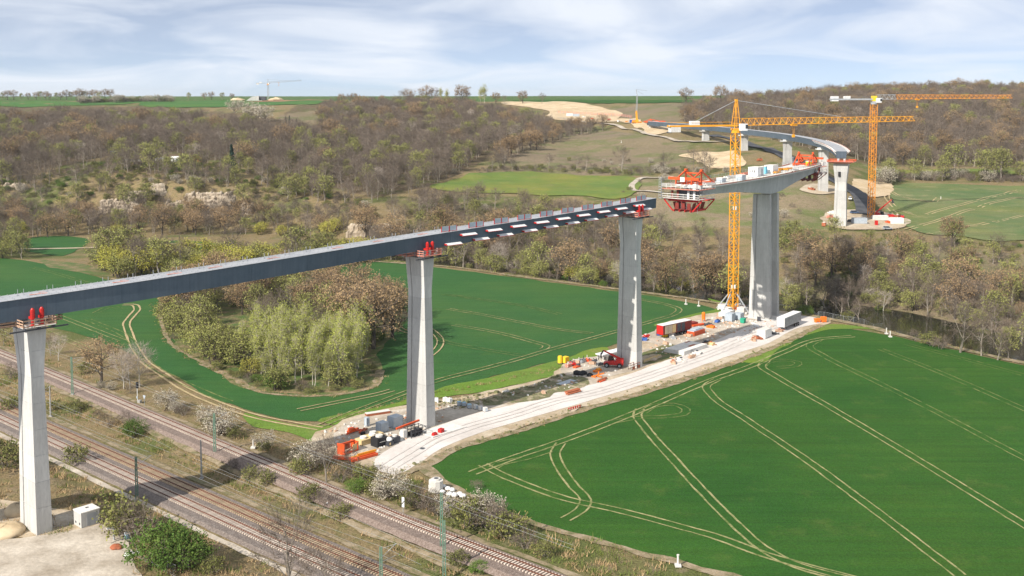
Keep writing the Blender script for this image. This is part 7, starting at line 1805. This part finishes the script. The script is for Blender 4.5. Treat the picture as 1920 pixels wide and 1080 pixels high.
item('white_barrel', 'pale barrel beside the olive bush near the turning area', 'barrel', 239, 1012, 0, [('barrel', M_TEAL, [('t', (0, 0, .1), (0, 0, .9), .45)]), ('lid', M_WHITE, [('o', (0, 0, .95), .45, .4)])], z=.1)
def fence(pts, label, h=1.9, step=3.4, m=M_GREY):
    W = [GT(a, b) for a, b in pts]; r = thing('mesh_fence', label, 'fence', W[0])
    q = catmull([(p.x, p.y) for p in W], step)
    for a, b_ in zip(q[:-1], q[1:]):
        za, zb = Tz(*a) - W[0].z, Tz(*b_) - W[0].z
        A, B_ = Vector((a[0] - W[0].x, a[1] - W[0].y, za)), Vector((b_[0] - W[0].x, b_[1] - W[0].y, zb)); up = Vector((0, 0, 1))
        mb = MB(); mb.tube(A, A + up * h, .04, n=5); mb.build('fence_post', m, r)
        mb = MB(); mb.tube(A + up * h * .97, B_ + up * h * .97, .025, n=4); mb.tube(A + up * .15, B_ + up * .15, .025, n=4)
        for k in range(1, 9): c = A.lerp(B_, k / 9); mb.tube(c + up * .15, c + up * h * .97, .008, n=3, cap=False)
        for k in range(1, 4): mb.tube(A + up * h * k / 4, B_ + up * h * k / 4, .008, n=3, cap=False)
        mb.build('fence_panel', m, r)
fence([(1456, 580), (1480, 584), (1510, 588), (1545, 596), (1600, 606), (1655, 618)], 'wire mesh construction fence along the river behind the twin-walled pier')
fence([(256, 1046), (285, 1062), (330, 1084)], 'wire mesh fence in front of the bright green bushes')
fence([(100, 990), (128, 985), (150, 975)], 'construction fence between the closest pier and the utility box')

# ================================================================== beyond the river
def car(px, py, rz, m, label):
    v = GT(px, py); r = thing('parked_car', label, 'car', (v.x, v.y, v.z + .4), rz)
    mb = MB(); mb.loft([[(-2.1, -.85, .3), (2.1, -.85, .3), (2.1, .85, .3), (-2.1, .85, .3)], [(-2.2, -.88, .7), (2.15, -.88, .65), (2.15, .88, .65), (-2.2, .88, .7)], [(-2.0, -.85, 1.0), (2.0, -.85, .85), (2.0, .85, .85), (-2.0, .85, 1.0)]]); mb.build('body', m, r)
    mb = MB(); mb.loft([[(-1.9, -.8, .95), (1.0, -.8, .92), (1.0, .8, .92), (-1.9, .8, .95)], [(-1.6, -.65, 1.55), (.4, -.65, 1.55), (.4, .65, 1.55), (-1.6, .65, 1.55)]]); c_ = mb.build('cabin_glass', M_GLASS, r)
    mb = MB(); mb.box((-.6, 0, 1.58), (1.9, 1.25, .05)); mb.build('roof', m, c_)
    for x in (-1.3, 1.35):
        for y in (-.82, .82):
            mb = MB(); mb.tube((x, y - .1, .32), (x, y + .1, .32), .32, n=10); mb.build('wheel', M_BLACK, r)
M_NAVY = mat('navy_car', (0.05, 0.09, 0.17), (0.06, 0.10, 0.19), rough=.3, spec=.6)
car(1602, 402, R(10), M_NAVY, 'dark blue car parked behind the flared pier')
car(1594, 376, R(70), M_WHITE, 'white car on the shoulder of the asphalt road')
car(1664, 432, R(5), M_GREY, 'grey car parked at the river side of the far site')
container('site_cabin', 'white site cabin at the right end of the far site', 'cabin', 1680, 420, R(5), 6.0, 3.0, 2.6, M_WHITE, M_WHITE)
container('site_cabin', 'white and grey low cabin behind the flat-top crane', 'cabin', 1650, 414, R(8), 7.0, 2.6, 2.2, M_CONCW, M_WHITE)
container('scaffold_container', 'blue-grey steel container right of the flared pier', 'container', 1611, 420, R(5), 6.5, 2.6, 2.6, M_PANEL, M_GREY)
container('red_box_container', 'upright red box beside the flat-top crane base', 'container', 1643, 424, R(5), 1.0, 1.0, 2.2, M_RED, M_RED)
for k, (px, py, m, lb_) in enumerate([(1670, 408, M_RED, 'red machine in front of the far wheat field'), (1684, 409, M_RUST, 'rusty material at the edge of the far wheat field'), (1692, 410, M_RED, 'red material right of the rusty one'), (1668, 420, M_ORED, 'orange barrier beside the white site cabin'), (1596, 418, M_DARK, 'dark machine at the foot of the flared pier'), (1560, 402, M_CONCW, 'pale rubble left of the flared pier'), (1556, 410, M_WOODR, 'reddish boards left of the flared pier'), (1545, 424, M_RUST, 'red-brown boards below the flared pier'), (1570, 352, M_CONCW, 'pale rubble beside the partly hidden pier'), (1520, 357, M_RUST, 'rusty rail pieces in front of the partly hidden pier'),
        (1110, 224, M_ORED, 'orange machine on the far sand yard, leftmost'), (1142, 226, M_RED, 'red machine on the far sand yard'), (1160, 229, M_WHITE, 'white van-like box on the far sand yard'), (1175, 230, M_ORANGE, 'orange material on the far sand yard'), (1095, 221, M_WHITE, 'white boxes at the left of the far sand yard'), (1256, 250, M_DARK, 'dark machine below the stubby pier'), (1425, 302, M_RUST, 'rusty formwork left of the pier by the asphalt road')]):
    item('material_pile', lb_, 'material', px, py, k * .6, [('crate', m, [('b', (0, 0, .7), (2.6, 1.6, 1.4)), ('b', (1.6, .5, .5), (1.4, 1.3, .9))]), ('rod', (M_DARK, M_CONCW)[k % 2], [('m', (-1.8, -.8, .3), (2.0, .8, .9), .2), ('b', (-.4, 0, 1.5), (1.0, .8, .4))])])
for px, py, m, lb_ in ((1068, 218, M_WHITE, 'white site cabin at the left end of the far sand yard'), (1080, 219, M_PANEL, 'grey site cabin right of the leftmost white cabin'), (1188, 231, M_BLUE, 'blue and white container beside the far drilling rig')):
    container('site_cabin', lb_, 'cabin', px, py, R(0), 7.0, 2.8, 2.8, m, M_CONCW)
sb = GT(1120, 221)
r = thing('guard_fence', 'long grey guard fence along the far sand yard', 'fence', (sb.x, sb.y, sb.z))
ln = [GT(px, py) for px, py in ((1045, 213), (1080, 215), (1120, 217), (1160, 219), (1185, 223))]
for a, b_ in zip(ln[:-1], ln[1:]):
    n = 6
    for k in range(n):
        c, d = a.lerp(b_, k / n) - sb, a.lerp(b_, (k + 1) / n) - sb
        mb = MB(); mb.box((c.x, c.y, c.z + 1.6), (.3, .3, 3.2)); mb.build('fence_post', M_GREY, r)
        mb = MB()
        for h in (1.2, 2.0, 2.9): mb.beam(c + Vector((0, 0, h)), d + Vector((0, 0, h)), .12, .3)
        mb.build('fence_rail', M_WOODR, r)
v = GT(1194, 232)
r = thing('mobile_crane', 'mobile crane with orange base boom and thin grey mast at the far abutment', 'mobile crane', v)
mb = MB(); mb.box((0, 0, 1.2), (9, 2.8, 1.4)); mb.box((-3, 0, 2.4), (2.4, 2.6, 1.6)); mb.build('carrier', M_YEL2, r)
for x in (-3.5, -1.8, 1.8, 3.5):
    for y in (-1.3, 1.3): mb = MB(); mb.tube((x, y - .2, .6), (x, y + .2, .6), .6, n=10); mb.build('wheel', M_BLACK, r)
mb = MB(); mb.box((0, 0, 2.8), (3, 2.6, 1.8)); mb.beam((0, 0, 3), (-.6, 0, 11), 1.5, 1.5); mb.beam((-.5, 0, 10), (-.4, 0, 12), 1.2, 1.2); mb.build('boom_base', M_YEL, r)
mb = MB(); lattice(mb, (-.4, 0, 11.5), (.2, 0, 26), 1.1, 1.1, 1.8, .22, .14, Vector((1, 0, 0))); mb.beam((.2, 0, 26), (-.9, 0, 31), .5); mb.tube((-.9, 0, 31), (9, 2, 30), .1, n=4); mb.tube((-.4, 0, 30), (6, 1, 26.5), .1, n=4); mb.build('boom_mast', M_GREY, r)
# bridge works on the left skyline
v = GT(482, 189)
r = thing('bridge_abutment', 'pale concrete structure under construction on the left skyline', 'abutment', v)
mb = MB(); mb.loft([[(-14, -4, 0), (8, -4, 0), (8, 4, 0), (-14, 4, 0)], [(-6, -4, 5.5), (3, -4, 6.5), (3, 4, 6.5), (-6, 4, 5.5)]]); mb.build('concrete_wall', M_CONC, r)
mb = MB(); mb.box((8, -1, 3), (9, 6, 5.0)); mb.build('dark_frame', M_DARK, r)
mb = MB(); mb.blob((-26, 0, 0), 10, 3, squash=.4); mb.blob((24, 2, 0), 11, 4, squash=.42); mb.build('earth_bank', M_SAND, r)
sheet('bare_soil', outline([(455, 190.5), (500, 189), (560, 188.2), (615, 188.2), (612, 189.6), (540, 190.5), (480, 191.5)], 15, .5, 'T', seed=80), mat('bare_soil', (0.23, 0.13, 0.07), (0.30, 0.18, 0.10), scale=.05), grid=25, on='T', off=.6)
# garden sheds on the bluff
for px, py, rz, m, rf, lb_ in ((328, 303, .3, M_WHITE, M_WHITE, 'white-roofed garden shed above the rocky bluff'), (300, 305, .1, M_CONCW, M_GREY, 'grey garden shed left of the white-roofed one'), (238, 308, .2, M_CONCW, M_TEAL, 'pale garden shed at the left of the bluff gardens'), (255, 310, .5, M_CREAM, M_CONCW, 'cream garden hut between the pale and grey sheds'), (372, 303, 0, M_RUST, M_DRED, 'small red hut beside the white birch on the bluff'), (517, 258, .2, M_WHITE, M_CONCW, 'small white hut in the wood below the conifers'), (215, 292, .1, M_DARK, M_DARK, 'dark shed at the wood edge above the bluff'), (52, 300, .2, M_WHITE, M_GREY, 'pale roof among the trees at the left')):
    v = GT(px, py); r = thing('garden_shed', lb_, 'shed', v, rz)
    mb = MB(); mb.box((0, 0, 1.1), (5, 3.5, 2.6)); mb.build('wall', m, r)
    mb = MB(); mb.loft([[(-2.7, -2.0, 2.4), (2.7, -2.0, 2.4), (2.7, 2.0, 2.4), (-2.7, 2.0, 2.4)], [(-2.7, -.1, 3.4), (2.7, -.1, 3.4), (2.7, .1, 3.4), (-2.7, .1, 3.4)]]); mb.build('roof', rf, r)
    mb = MB(); mb.box((-.8, -1.77, .9), (.9, .05, 1.8)); mb.build('door', M_DARK, r)
    mb = MB(); mb.box((1.2, -1.77, 1.4), (1.0, .05, .8)); mb.build('window', M_GLASS, r)
# ================================================================== air: faint haze over the valley
mb = MB(); mb.box((0, 4400, 57), (16000, 9400, 130)); hz = mb.build('haze', mat('haze_surface', (1, 1, 1)))
hm = bpy.data.materials.new('haze_air'); hm.use_nodes = True
nt = hm.node_tree
for n in list(nt.nodes): nt.nodes.remove(n)
o_ = nt.nodes.new('ShaderNodeOutputMaterial'); pv = nt.nodes.new('ShaderNodeVolumePrincipled')
pv.inputs['Color'].default_value = (0.86, 0.92, 1.0, 1); pv.inputs['Density'].default_value = 0.000045; pv.inputs['Anisotropy'].default_value = 0.2
nt.links.new(pv.outputs[0], o_.inputs['Volume'])
hz.data.materials.clear(); hz.data.materials.append(hm)
tag(hz, 'faint bluish haze hanging over the whole valley', 'haze', kind='stuff')
